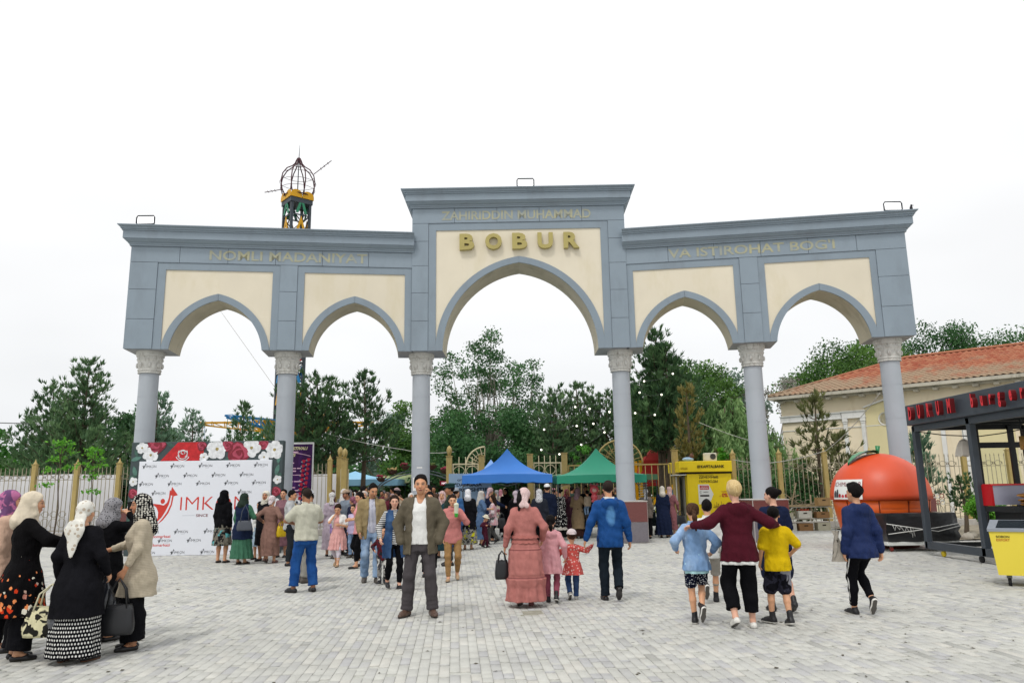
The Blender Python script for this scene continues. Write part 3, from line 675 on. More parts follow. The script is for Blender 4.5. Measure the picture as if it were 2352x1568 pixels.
# ================================================================== CANOPIES
def canopy(name, lab, col, col_in, x0, x1, y0, y1, zc, zt, val, cat='canopy', poles=True, gr='pop-up canopies by the gate', open_sides=True):
    cx, cy = (x0+x1)/2, (y0+y1)/2; t = thing(name, lab, cat, (cx, cy, 0), 0, gr); hx, hy = (x1-x0)/2, (y1-y0)/2
    m = paint(name+'_fabric_'+col[1:], col, .6, .06, 1.2, .25, bump=.12, bscale=9)
    b = B(); n = 10; cor = [(-hx, -hy), (hx, -hy), (hx, hy), (-hx, hy)]
    for i in range(4):
        a, c = np.array(cor[i]), np.array(cor[(i+1) % 4]); rows_ = []
        for j in range(n+1):
            v = j/n; row = []
            for k in range(n+1):
                u = k/n; p = (a+(c-a)*u)*(1-v); z = zc+(zt-zc)*(.30*v+.70*v**2.6); z -= .05*math.sin(PI*u)*(1-v)*-0.6+.03*math.sin(PI*u)*math.sin(PI*v)
                row.append((p[0], p[1], z))
            rows_.append(row)
        b.sheet(rows_, sm=True)
    b.build('roof_fabric', [m], t)
    for i in range(4):
        a, c = np.array(cor[i])*1.004, np.array(cor[(i+1) % 4])*1.004; b = B(); N_ = 14
        b.sheet([[(*(a+(c-a)*k/N_+np.array([(a+c)[0], (a+c)[1]])/np.linalg.norm(a+c)*(.012*math.sin(k*1.9+i)*(v > 0))), zc+.03*math.sin(PI*k/N_)-val*v+(.015*math.sin(k*2.4)*v)) for k in range(N_+1)] for v in (0, .5, 1)], sm=True)
        b.build('valance', [m], t)
    pm_ = paint('canopy_pole_steel', '#3d4146', .4, .1)
    if poles:
        for a in cor:
            b = B(); b.box((a[0]*.985, a[1]*.985, zc/2), (.035, .035, zc)); b.box((a[0]*.985, a[1]*.985, .01), (.09, .09, .02)); b.build('pole', [pm_], t)
        b = B()
        for i in range(4):
            a, c = np.array(cor[i])*.98, np.array(cor[(i+1) % 4])*.98; m_ = (a+c)/2
            for p, q in ((a, m_), (m_, c)):
                b.bar((*p, zc-.03), (*q, zc-.35), .016); b.bar((*p, zc-.35), (*q, zc-.03), .016)
        b.build('truss', [pm_], t)
    return t
canopy('blue_canopy', 'blue pop-up canopy with a tall peak left of the green one', '#3a76c4', None, -1.68, 1.23, 25.0, 27.9, 2.08, 3.0, .27)
canopy('green_canopy', 'green pop-up canopy partly hidden by a gateway column', '#2b866b', None, 1.39, 4.28, 25.0, 27.9, 2.02, 2.97, .25)
canopy('blue_canopy', 'small faded blue peaked canopy far behind the tall blue one', '#7aa0d8', None, -2.5, 0.1, 39, 41.5, 2.25, 3.2, .2)
canopy('market_tent', 'wide pale green market tent beyond the hanging baskets', '#a9b487', None, -8.4, -2.4, 43, 48, 2.35, 3.5, .3, 'tent', gr='market tents inside the park')
canopy('market_tent', 'blue and white market awning left of the pale green tent', '#8fc0dc', None, -11.2, -6.1, 40.5, 43.5, 2.25, 2.75, .32, 'tent', gr='market tents inside the park')
canopy('market_tent', 'dark green market tent behind the green pop-up canopy', '#476a50', None, 1.0, 6.4, 34.5, 38, 2.2, 2.7, .25, 'tent', gr='market tents inside the park')

# ================================================================== BANK KIOSK
YEL = paint('kiosk_yellow_panel', '#e8cc0e', .4, .04, 1.2, .4, dirt=('#c0a414', .3)); BLK = paint('kiosk_black_print', '#1d1b12', .6)
KW = paint('kiosk_white_panel', '#d8dad6', .5, .04); KR = paint('kiosk_red_print', '#b3202a', .5); KG = paint('kiosk_reveal_grey', '#8d8c82', .7, .1); KO = paint('kiosk_ochre_print', '#a08412', .6)
ks = thing('bank_kiosk', 'yellow bank kiosk with black lettering and an open white side door', 'kiosk', (7.3, 29, 0))
b = B(); b.box((.02, .95, 1.10), (1.66, 1.9, 1.98), ch=.01); b.build('body', [YEL], ks)
b = B(); b.box((-.12, .93, 2.36), (1.98, 2.1, .40), ch=.015); b.build('header', [YEL], ks)
b = B(); b.box((.0, .95, 2.135), (1.75, 1.93, .05)); b.build('header_joint', [BLK], ks)
b = B(); b.box((.0, .95, .055), (1.70, 1.94, .11)); b.build('plinth', [KG], ks)
b = B(); b.box((-.835, .75, 1.1), (.03, .78, 1.86)); b.build('door_opening', [KG], ks)
dr = B(); dr.box((0, -.30, 1.08), (.04, .62, 1.84), ch=.005); door = dr.build('door', [KW], ks); door.location = (-.86, 1.12, 0); door.rotation_euler = (0, 0, R(-24))
b = B(); b.box((-.03, -.56, 1.05), (.03, .03, .14)); b.build('handle', [BLK], door)
b = B(); b.box((-1.05, .4, 2.06), (.42, .9, .03)); b.build('door_hood', [KW], ks)
def kprint(items, mats, name, y=-.005):
    for (t, x0, x1, z0, z1, m, bold) in items:
        b = B(); V, F = fit_text(t, x0, x1, z0, z1, .002, bold, y=y); b.add(V, F); b.build(name, [m], ks)
kprint([('KAPITALBANK', -.30, .58, 2.30, 2.41, BLK, .03)], None, 'printed_lettering', -.135)
kprint([('KAPITALBANK', -1.06, -.80, 2.25, 2.33, KO, .02)], None, 'printed_lettering', -.135)
kprint([('МЕЖДУНАРОДНЫЕ', -.37, .18, 2.025, 2.065, BLK, .0), ('ДЕНЕЖНЫЕ', -.36, .36, 1.90, 2.01, BLK, .02), ('ПЕРЕВОДЫ', -.37, .33, 1.745, 1.855, BLK, .02), ('Тарифы', .42, .66, 1.40, 1.45, KR, .01), ('от', .36, .42, 1.24, 1.28, KR, .01), ('0%', .45, .67, 1.22, 1.37, KR, .03)], None, 'printed_lettering')
b = B()
for i in range(4): b.prism([(-.44+.028*i, 2.30), (-.425+.028*i, 2.30), (-.405+.028*i, 2.41), (-.42+.028*i, 2.41)], -.137, -.132)
b.build('printed_emblem', [BLK], ks)
b = B(); b.prism([(-.42, .98), (-.02, .98), (.14, 1.34), (-.02, 1.70), (-.42, 1.70)], -.006, -.002); b.build('printed_arrow', [KW], ks)
b = B(); b.box((-.19, -.0085, 1.585), (.34, .003, .15)); b.build('printed_tile', [KR], ks)
kprint([('Золотая', -.30, -.06, 1.60, 1.64, KW, .02), ('Корона', -.33, -.06, 1.525, 1.585, KW, .03), ('CONTACT', -.24, -.04, 1.40, 1.435, BLK, .01)], None, 'printed_lettering', -.0115)
b = B(); b.box((-.19, -.0085, 1.285), (.34, .003, .06)); b.build('printed_tile', [BLK], ks)
b = B(); b.tube([(-.33+.035*math.cos(t), -.009, 1.415+.035*math.sin(t)) for t in np.linspace(.5, 5.6, 12)], .008, 4); b.build('printed_emblem', [KG], ks)
b = B(); x = .10; z0 = .83
sk = [(x, z0)]
for w, h in ((.03, .04), (.02, .14), (.03, .05), (.05, .10), (.02, .22), (.03, .09), (.04, .16), (.03, .06), (.06, .12), (.02, .24), (.04, .08), (.05, .15), (.04, .05)): sk += [(x, z0+h), (x+w, z0+h)]; x += w
sk += [(x, z0)]; b.prism(sk, -.006, -.002); b.build('printed_skyline', [KO], ks)
ac = thing('air_conditioner', 'beige air-conditioner unit standing on the yellow kiosk roof', 'air conditioner', (7.47, 29.3, 2.56))
b = B(); b.box((0, 0, .16), (.46, .28, .30), ch=.02); b.build('case', [paint('ac_case', '#cfc9b8', .5, .06)], ac)
b = B(); b.lathe([(0, 0), (.10, 0), (.11, .01)], 16); b.V = [np.array([(v[0]+.08, -.141-v[2], .17+v[1]) for v in A]) for A in b.V]
for i in range(5): b.box((.08, -.155, .09+.04*i), (.2, .006, .008))
b.build('fan_grille', [paint('ac_grille', '#4c4b47', .5)], ac)
bu = thing('bundle', 'light blue and brown bundle lying on the left end of the kiosk roof', 'bundle', (6.62, 29.25, 2.56))
b = B(); b.ball((0, 0, .08), (.22, .14, .085), 10); b.build('blue_roll', [cloth('bundle_blue', '#9fb9d0')], bu); b = B(); b.ball((.14, -.02, .2), (.09, .08, .09), 8); b.bar((.1, 0, .2), (.2, .02, .34), .03); b.build('brown_knot', [cloth('bundle_brown', '#6a4c40')], bu)

# ================================================================== POMEGRANATE KIOSK
ORG = paint('kiosk_orange_gloss', '#cf4a22', .44, .07, .8, .5, dirt=('#a8361a', .35)); ORI = paint('kiosk_orange_lower', '#d65a17', .40, .05, .9, .45, dirt=('#a83e16', .4))
pk = thing('pomegranate_kiosk', 'orange-red kiosk shaped like a giant round fruit with a green leaf on top', 'kiosk', (9.70, 20.6, 0))
b = B(); rr = 1.24; prof = [(rr*math.cos(t), 1.21+1.20*math.sin(t)**.96) for t in np.linspace(0, PI/2, 18)]
b.lathe([(rr-.05, 1.20)]+prof, 48); b.build('dome', [ORG], pk)
b = B(); b.lathe([(.85, .10), (.95, .13), (1.06, .50), (1.14, .90), (1.175, 1.19), (1.13, 1.20)], 48); b.build('bowl', [ORI], pk)
b = B(); b.lathe([(.7, .0), (.8, .0), (.8, .13), (.7, .13)], 32); b.build('base_ring', [paint('kiosk_base_dark', '#5a2a1c', .7)], pk)
for a in (-2.05, -1.45, -.75, -2.75):
    b = B()
    for r_, z_, r2, z2 in ((1.065, .50, 1.146, .90), (1.146, .90, 1.181, 1.18)): b.bar((r_*math.cos(a), r_*math.sin(a), z_), (r2*math.cos(a), r2*math.sin(a), z2), .02, .012)
    b.build('panel_seam', [paint('kiosk_seam', '#5c1f10', .6)], pk)
for a0, a1, z0, z1 in ((-1.42, -.78, 1.0, 1.18), (-2.02, -1.48, 1.0, 1.18)):
    b = B(); b.sheet([[(r_*math.cos(a), r_*math.sin(a), z_) for a in np.linspace(a0, a1, 8)] for r_, z_ in ((1.152+.008, z0), (1.175+.01, z1))], sm=True); b.build('counter_flap', [ORI], pk)
def wrap_sign(P):   # flat x,z → onto the dome's left front
    return None
LEAF = paint('kiosk_leaf_green', '#1d7a45', .35, .06, 3, .5)
b = B(); b.tube([(-.04, -.15, 2.33), (-.02, -.15, 2.44), (0, -.15, 2.60)], [.045, .042, .065], 10); b.build('stem', [LEAF], pk)
b = B(); A = []
for k, (x, z, w) in enumerate(((-.02, 2.47, .06), (-.19, 2.49, .16), (-.41, 2.46, .21), (-.63, 2.36, .18), (-.78, 2.22, .09), (-.84, 2.15, .02))): A.append([(x, -.15-w, z), (x, -.15, z-.03), (x, -.15+w, z)])
b.sheet(A, sm=True); b.sheet([[(x, y, z-.03) for x, y, z in r] for r in A], sm=True, flip=True); b.build('leaf', [LEAF], pk)
def wsign(u, v, off):       # u: angle along the dome, v: height
    z = 1.23+v*.78; r = rr*math.cos(math.asin(min(.98, (max(z-1.21, 1e-4)/1.20)**(1/.96))))+off
    a = -2.72+u/1.62; return (r*math.cos(a), r*math.sin(a), z)
b = B(); b.sheet([[wsign(u, v, .035) for u in np.linspace(-.55, .62, 14)] for v in np.linspace(0, .64, 8)], sm=True); sg = b.build('sign_board', [KW], pk)
for t, u0, u1, v0, v1, m, bo in (('ICHIMLIKLAR', -.52, .60, .42, .56, paint('sign_maroon', '#7a2030', .5), .0),):
    V, F = fit_text(t, u0, u1, v0, v1, .0, bo); b = B(); b.add([wsign(x, z, .041) for x, _, z in V], F); b.build('printed_lettering', [m], sg)
for i, (u, m) in enumerate(((-.46, '#3a3a40'), (-.34, '#3a3a40'), (-.22, '#a02028'), (-.08, '#c03a48'), (.06, '#a02028'), (.2, '#b82a30'), (.34, '#8a1a22'), (.5, '#c04048'))):
    b = B(); w = .05; h = (.22, .26, .12, .09, .11, .18, .14, .17)[i]; b.add([wsign(u+dx, .06+dz, .042) for dx, dz in ((-w, 0), (w, 0), (w*1.1, h*.6), (w*.5, h), (-w*.5, h), (-w*1.1, h*.6))], [(0, 1, 2, 3, 4, 5)]); b.build('printed_drink', [paint('sign_print_'+m[1:], m, .6)], sg)

# ================================================================== BURGER STAND (open metal frame on castors)
DG = paint('stand_charcoal_metal', '#3b424a', .45, .06, 1.5, .45, dirt=('#2c3036', .4)); DK = paint('stand_black_metal', '#17191b', .5, .05)
RED = paint('stand_red_letter', '#d3202b', .4, .04, 2, .5); RDK = paint('stand_red_letter_side_shade', '#5a0f14', .5); GLS = None  # the second, darker red paints side shading into the letters' edge faces
st = thing('burger_stand', 'charcoal metal burger stand frame with red letters on its fascia, standing on castors', 'food stand', (9.4, 15.8, 0))
sx = lambda x, y, z: (x-9.4, y-15.8, z)
for y, nm in ((17.98, 'post'), (15.80, 'post'), (13.55, 'post'), (11.3, 'post')):
    b = B(); b.box(sx(9.46, y, 1.53), (.13, .13, 2.78), ch=.008); b.build('post', [DG], st)
    b = B(); b.box(sx(12.0, y, 1.53), (.12, .12, 2.78), ch=.008); b.build('post', [DK], st)
b = B(); b.box(sx(9.46, 14.65, .22), (.13, 6.7, .16)); b.build('bottom_rail', [DG], st)
b = B(); b.box(sx(9.46, 14.65, 2.86), (.13, 6.7, .14)); b.build('top_rail', [DG], st)
b = B(); b.box(sx(10.73, 17.98, .22), (2.44, .10, .10)); b.box(sx(12.0, 14.65, .22), (.1, 6.7, .10)); b.build('rear_rail', [DK], st)
b = B(); b.box(sx(10.73, 14.65, 2.97), (2.7, 6.9, .06)); b.box(sx(10.73, 17.98, 2.88), (2.44, .12, .12)); b.build('roof', [DK], st)
b = B()
for i in range(7): b.box(sx(10.73, 11.6+i*.95, 2.915), (2.5, .05, .05))
b.build('ceiling_joist', [DK], st)['kind'] = 'stuff'
b = B(); b.box(sx(9.37, 14.65, 3.17), (.16, 6.75, .47), ch=.01); fas = b.build('fascia', [DG], st)
b = B(); b.box(sx(10.7, 17.95, 3.17), (2.5, .08, .47)); b.build('side_fascia', [DG], st)
for word, ys in (('DURUM', (17.62, 17.22, 16.83, 16.44, 16.02)), ('burger', (15.17, 14.85, 14.58, 14.30, 13.97, 13.66))):
    for ch, y in zip(word, ys):
        V, F = text_geo(ch, .40 if word == 'DURUM' else .36, .10, .016, sx=.44); V = np.array(V); V[:, 2] += 3.05 if word == 'DURUM' else 3.08
        V = np.stack([-.30+V[:, 1]*1.0, -V[:, 0]+y-15.8, V[:, 2]], 1)     # faces the square (-x)
        V = V+np.array([.09, 0, 0]); b = B(); b.add(V, F); mi_ = []
        for f_ in F: n_ = np.cross(V[f_[1]]-V[f_[0]], V[f_[2]]-V[f_[0]]); mi_.append(0 if abs(n_[0]) > .8*np.linalg.norm(n_)+1e-12 else 1)
        b.M = mi_; b.build('letter', [RED, RDK], fas)
# far end: glazed frames, and a serving counter with bread
b = B()
for x in (10.80, 11.62, 12.0): b.box(sx(x, 17.9, 1.6), (.12, .06, 2.6))
for z in (.35, 1.5, 2.45): b.box(sx(11.4, 17.9, z), (1.2, .055, .13))
b.build('end_frame', [DK], st)
def glass():
    b = MatB('stand_glass'); b.p.inputs['Transmission Weight'].default_value = 1; b.p.inputs['IOR'].default_value = 1.05; b.color((.93, .96, .95)); return b.fin(.02, .5)
GLS = glass()
for x, z0, z1 in ((11.21, .42, 1.43), (11.21, 1.57, 2.38), (11.81, .42, 1.43), (11.81, 1.57, 2.38)):
    b = B(); b.box(sx(x, 17.9, (z0+z1)/2), (.68 if x < 11.5 else .24, .012, z1-z0)); b.build('glass_pane', [GLS], st)
b = B(); b.box(sx(9.50, 15.64, 1.345), (.05, .40, .41)); b.build('counter_end_panel', [paint('stand_red_panel', '#b3141c', .4, .04)], st)
b = B(); b.box(sx(10.75, 15.64, 1.345), (2.44, .38, .38)); b.box(sx(10.75, 15.64, 1.55), (2.5, .42, .03), 1); b.build('display_case', [paint('stand_lilac_panel', '#a6a6b8', .4, .05), RED], st)
b = B(); b.box(sx(10.7, 15.2, 1.08), (2.5, .9, .10)); b.build('counter_top', [DK], st)
b = B(); b.box(sx(9.72, 15.2, .66), (.24, .8, .76)); b.build('counter_leg', [DK], st)
b = B(); b.box(sx(10.75, 15.3, .74), (1.8, .7, .56)); b.build('counter_front', [paint('stand_ply', '#b3874e', .6, .08, 2)], st)
def castor(t, x, y, z, r, m, nm='castor'):
    b = B(); b.lathe([(0, -.025), (r*.9, -.025), (r, -.012), (r, .012), (r*.9, .025), (0, .025)], 14); b.V = [np.array([(x+v[2], y+v[0], r+v[1]) for v in A]) for A in b.V]
    o = b.build(nm, [m], t); b = B(); b.box((x, y, r+.02+(z-r)/2+.02), (.075, .05, max(.02, z-r-.02))); b.build('castor_fork', [paint('castor_steel', '#6b6e70', .4)], o); return o
CY = paint('castor_yellow', '#c9b021', .5); CB = paint('castor_black', '#1c1c1e', .6); CR = paint('castor_red', '#7e2a22', .5)
for (x, y, m) in ((9.46, 17.4, CY), (9.46, 16.0, CB), (9.46, 13.2, CB), (12.0, 17.4, CB), (12.0, 14, CB)): castor(st, x-9.4, y-15.8, .16, .075, m)
lamp = thing('pendant_lamp', 'wooden cylinder lamp hanging in the right bay of the burger stand', 'lamp', (10.55, 15.9, 2.95))
b = B(); b.tube([(0, 0, 0), (.01, 0, -.42)], .006, 5); b.build('cord', [DK], lamp); b = B(); b.lathe([(.0, -.42), (.055, -.42), (.055, -.70), (.045, -.70), (.045, -.44)], 16); b.build('shade', [paint('lamp_wood', '#b0874c', .6, .1, 6)], lamp)
lamp = thing('pendant_lamp', 'gold faceted lamp cut by the right frame edge inside the burger stand', 'lamp', (10.42, 14.6, 2.95))
b = B(); b.tube([(0, 0, 0), (0, 0, -.5)], .006, 5); b.build('cord', [DK], lamp); b = B(); b.lathe([(.0, -.46), (.06, -.48), (.13, -.66), (.02, -.76)], 5, sm=False); b.build('shade', [paint('lamp_gold', '#b4842e', .35, .08, 5)], lamp)
lamp = thing('hanging_lamp', 'crumpled white paper shade hanging by a cord in the left bay of the burger stand', 'lamp shade', (9.98, 17.0, 2.9))
b = B(); b.tube([(0, 0, 0), (.01, 0, -.36)], .005, 5); b.build('cord', [DK], lamp); b = B(); n = 14
b.sheet([[(r*math.cos(2*PI*k/n)*(1+.18*math.sin(3*k)), r*math.sin(2*PI*k/n), z+.02*math.sin(k*2.2)) for k in range(n+1)] for r, z in ((.03, -.36), (.09, -.40), (.15, -.52), (.19, -.66), (.20, -.72))], sm=False); b.build('shade', [paint('shade_paper', '#cfc8bd', .8, .1, 5)], lamp)
cab = B(); cab.tube([(9.5, 17.9, 2.78), (9.9, 17.6, 2.68), (10.5, 17.3, 2.62), (11.0, 17.2, 2.68), (11.6, 17.0, 2.8)], .012, 5); tag(cab.build('slack_cable', [DK]), 'slack dark cable sagging across the burger stand bays', 'cable')
br = thing('bread_stack', 'stack of round flatbreads on the burger stand counter', 'bread', (10.0, 15.0, 1.13))
BRD = paint('bread_crust', '#a9793f', .7, .25, 14, .2, dirt=('#6b3f1a', .6))
for i in range(9):
    b = B(); b.lathe([(0, 0), (.15, .0), (.185, .012), (.17, .028), (.05, .02), (0, .02)], 18); o = b.build('flatbread', [BRD], br); o.location = ((.13 if i % 2 else -.06)+random.uniform(-.03, .03), random.uniform(-.06, .06), .028*i*.95); o.rotation_euler = (random.uniform(-.12, .12), random.uniform(-.15, .2), 0)
bg_ = thing('plastic_bag', 'clear plastic bag of bread beside the flatbread stack', 'bag', (10.55, 14.95, 1.13)); b = B(); b.ball((0, 0, .13), (.24, .17, .14), 12)
b.V = [A*np.array([1, 1, 1])+RNG.normal(0, .012, A.shape) for A in b.V]; b.build('film', [paint('bag_film', '#b9c0cc', .15, .1, 5, .7)], bg_)

# ================================================================== FREEZER
fz = thing('chest_freezer', 'yellow ice-cream chest freezer with grey glass lid on castors at the right edge', 'freezer', (7.52, 12.45, 0), R(-32))
FY = paint('freezer_yellow', '#dcc83e', .35, .03, 1, .5); FG = paint('freezer_grey_trim', '#8a9098', .4, .05); FGL = paint('freezer_glass', '#2f363c', .08, .05, 1, .7)
b = B(); b.prism([(.06, .17), (1.75, .17), (1.75, .83), (0, .83)], 0, .62); b.build('cabinet', [FY], fz)
b = B(); V = [(-.02, -.02, .832), (1.77, -.02, .832), (1.77, .64, .832), (-.02, .64, .832), (-.02, -.02, .875), (1.77, -.02, .875), (1.74, .60, .99), (.03, .60, .99)]
b.add(V, [(3, 2, 1, 0), (0, 1, 5, 4), (1, 2, 6, 5), (2, 3, 7, 6), (3, 0, 4, 7), (4, 5, 6, 7)]); b.build('lid_frame', [FG], fz)
dz = lambda y: .875+(y+.02)*(.115/.62)+.006
for x0, x1 in ((.10, .80), (.86, 1.66)):
    b = B(); b.add([(x0, .03, dz(.03)), (x1, .03, dz(.03)), (x1, .55, dz(.55)), (x0+.05, .55, dz(.55))], [(0, 1, 2, 3)]); b.build('glass_lid', [FGL], fz)
for t, x0, x1, z0, z1, m in (('SOBON', .09, .27, .735, .772, BLK), ('EXPORT', .09, .27, .685, .722, paint('freezer_orange_print', '#b0601e', .5))):
    b = B(); V, F = fit_text(t, x0, x1, z0, z1, .001, .02, y=-.003); b.add(V, F); b.build('printed_lettering', [m], fz)
b = B(); b.prism([(.88+.30*math.cos(t), .40+.15*math.sin(t)) for t in np.linspace(0, 2*PI, 30)[:-1]], -.004, -.001); b.build('printed_oval', [BLK], fz)
b = B(); b.prism([(.88+.285*math.cos(t), .415+.125*math.sin(t)) for t in np.linspace(0, 2*PI, 30)[:-1]], -.006, -.002); b.build('printed_oval', [FY], fz)
b = B(); b.prism([(.60, .34), (1.16, .34), (1.12, .44), (.64, .44)], -.008, -.003); b.build('printed_band', [BLK], fz)
b = B(); V, F = fit_text('EXPORT', .66, 1.10, .362, .42, .001, .02, y=-.010); b.add(V, F); b.build('printed_lettering', [KW], fz)
for x, y in ((.2, .12), (1.55, .12), (.2, .5), (1.55, .5)): castor(fz, x, y, .18, .065, CB)

# ================================================================== TARPED CART beside the stand
TARP = paint('black_plastic_tarp', '#1a1b1e', .28, .2, 3, .6); 
tcart = thing('covered_cart', 'low white trolley wrapped in black plastic tied with white cord behind the stand', 'cart', (9.85, 19.3, 0))
V, F = [], []; b = B(); nx, nz = 16, 8
def ring(k, z, grow):
    x0, x1, y0, y1 = -.87-grow, .80+grow, -.42-grow, .42+grow; per = [(x0+(x1-x0)*i/10, y0) for i in range(10)]+[(x1, y0+(y1-y0)*i/5) for i in range(5)]+[(x1-(x1-x0)*i/10, y1) for i in range(10)]+[(x0, y1-(y1-y0)*i/5) for i in range(5)]
    return [(x+.018*math.sin(i*2.7+z*9), y+.022*math.sin(i*1.9+z*13+k), z+.012*math.sin(i*1.3+k)) for i, (x, y) in enumerate(per)]
rings = [ring(0, .24, .02), ring(1, .34, .06), ring(2, .46, .03), ring(3, .56, .05), ring(4, .68, .015), ring(5, .80, .02), ring(6, .90, .0)]
for r in rings: r.append(r[0])
b.sheet(rings, sm=True, flip=False); b.add(rings[-1][:-1], [tuple(range(30))]); b.build('tarp', [TARP], tcart)
b = B(); b.box((-.03, 0, .19), (1.75, .86, .09), ch=.01); b.build('deck', [KW], tcart)
CORD = paint('white_cord', '#d8d8d4', .7)
b = B(); b.tube([(-.92, -.50, .66), (-.3, -.50, .56), (.3, -.50, .47), (.87, -.50, .60)], .010, 5); b.tube([(-.90, -.51, .42), (-.2, -.51, .50), (.3, -.50, .56), (.87, -.5, .66)], .010, 5); b.build('cord', [CORD], tcart)
b = B(); pts = [(-.78, .63), (-.74, .50), (-.70, .62), (-.62, .52), (-.60, .60), (-.5, .46), (-.46, .58), (-.38, .44), (-.36, .56), (-.33, .34), (-.30, .55), (-.27, .36)]; b.tube([(x, -.515, z) for x, z in pts], .007, 4); b.build('cord_netting', [CORD], tcart)
for x, y in ((-.78, -.33), (.72, -.33), (-.78, .33), (.72, .33)): castor(tcart, x, y, .15, .06, CR)

# ================================================================== PRODUCE SHELF with boxes
PIPE = paint('white_pipe', '#cdccc4', .5, .05)
sh = thing('produce_shelf', 'low shelf of white bent pipe holding produce boxes left of the round kiosk', 'shelf', (10.0, 28.3, 0))
b = B()
for x0, x1 in ((-1.55, -.02), (.0, 1.6)):
    for y in (0, .5): b.tube([(x0, y, 0), (x0, y, .70), (x0+.06, y, .80), (x0+.16, y, .84), (x1-.16, y, .84), (x1-.06, y, .80), (x1, y, .70), (x1, y, 0)], .022, 8)
b.build('pipe_frame', [PIPE], sh)['kind'] = 'stuff'
b = B(); b.box((0, .25, .865), (3.2, .62, .03)); b.build('shelf_board', [paint('shelf_timber', '#9a8662', .8, .15, 4)], sh)
b = B(); b.box((0, .25, .42), (3.1, .5, .025)); b.build('shelf_board', [PIPE], sh)
CARD = {c: paint('carton_'+c[1:], c, .8, .08, 4, dirt=('#6f5b40', .3)) for c in ('#a3845a', '#c9c6ba', '#8d6a46', '#b5b09a')}
def carton(x, y, z, w, h, c, lab, prod=None, d=.32):
    t = thing('carton', lab, 'box', (x, y, z), random.uniform(-.05, .05), 'produce cartons on and under the pipe shelf'); b = B()
    for bx, by, sx_, sy_ in ((0, -d/2, w, .015), (0, d/2, w, .015), (-w/2+.008, 0, .015, d-.015), (w/2-.008, 0, .015, d-.015)): b.box((bx, by, h/2), (sx_, sy_, h))
    b.box((0, 0, .01), (w-.02, d-.02, .018)); b.build('carton_body', [CARD[c]], t)
    b = B(); b.box((0, -d/2-.009, h*.68), (w*.28, .004, h*.16)); b.build('hand_hole', [paint('hand_hole_dark', '#2a2018', .9)], t)
    if prod:
        fr = thing('produce', prod[1], 'vegetables', (x, y, z+h-.01)); b = B()
        for i in range(26): b.ball((random.uniform(-w*.4, w*.4), random.uniform(-d*.38, d*.38), random.uniform(.0, .05)), random.uniform(.03, .042), 6, 0, 4)
        o = b.build('vegetables', [paint('produce_'+prod[0][1:], prod[0], .45, .2, 12)], fr); o['kind'] = 'stuff'
carton(10.5, 28.36, 0, .50, .26, '#8d6a46', 'brown carton on the ground, second from the round kiosk')
carton(10.5, 28.36, .44, .48, .26, '#c9c6ba', 'white carton of red vegetables in the middle of the pipe shelf', ('#a8442a', 'red vegetables heaped in the white carton on the pipe shelf'))
carton(9.95, 28.36, 0, .42, .26, '#c9c6ba', 'white carton with a blue mark on the ground at the left of the shelf')
b = B(); b.prism([(-.1, .06), (.1, .06), (.06, .16), (-.02, .2), (-.08, .14)], -.172, -.168); o = b.build('printed_mark', [paint('carton_blue_print', '#3f78b0', .6)]); o.parent = [x for x in bpy.data.objects if x.name.startswith('carton') and x.type == 'EMPTY'][-1]
carton(9.85, 28.36, .44, .44, .2, '#b5b09a', 'greenish carton of green vegetables at the left of the pipe shelf', ('#5f7a34', 'green vegetables heaped in the leftmost carton on the shelf'))
carton(11.15, 28.36, 0, .46, .28, '#b5b09a', 'pale carton with yellow print on the ground right under the shelf')
carton(11.15, 28.36, .44, .46, .22, '#8d6a46', 'brown carton on the lower shelf board nearest the round kiosk')
carton(11.22, 28.36, .88, .44, .28, '#a3845a', 'tan lidless carton on top of the pipe shelf')
tb = thing('plastic_tub', 'white plastic tub on the ground left of the cartons', 'tub', (9.45, 28.1, 0)); b = B(); b.lathe([(.0, .01), (.15, 0), (.20, .36), (.22, .37), (.20, .38), (.18, .37), (.13, .02), (0, .02)], 20); b.build('tub', [PIPE], tb)
st2 = thing('timber_pile', 'loose grey timber and sticks leaning behind the pipe shelf', 'timber', (10.6, 29.2, 0))
for a, bb in (((-.9, 0, .85), (.2, .3, 1.25)), ((-.2, .1, .8), (.1, .2, 1.7)), ((.3, .1, .8), (-.4, .3, 1.35)), ((.0, 0, .7), (1.0, .2, 1.05)), ((-.6, .1, .4), (-.3, .3, 1.2)), ((.5, .0, .3), (.65, .3, 1.25)), ((-.3, -.05, .88), (.7, .05, .92))):
    b = B(); b.bar(a, bb, .05, .03); b.build('plank', [paint('old_timber', '#8f8068', .9, .2, 5)], st2)

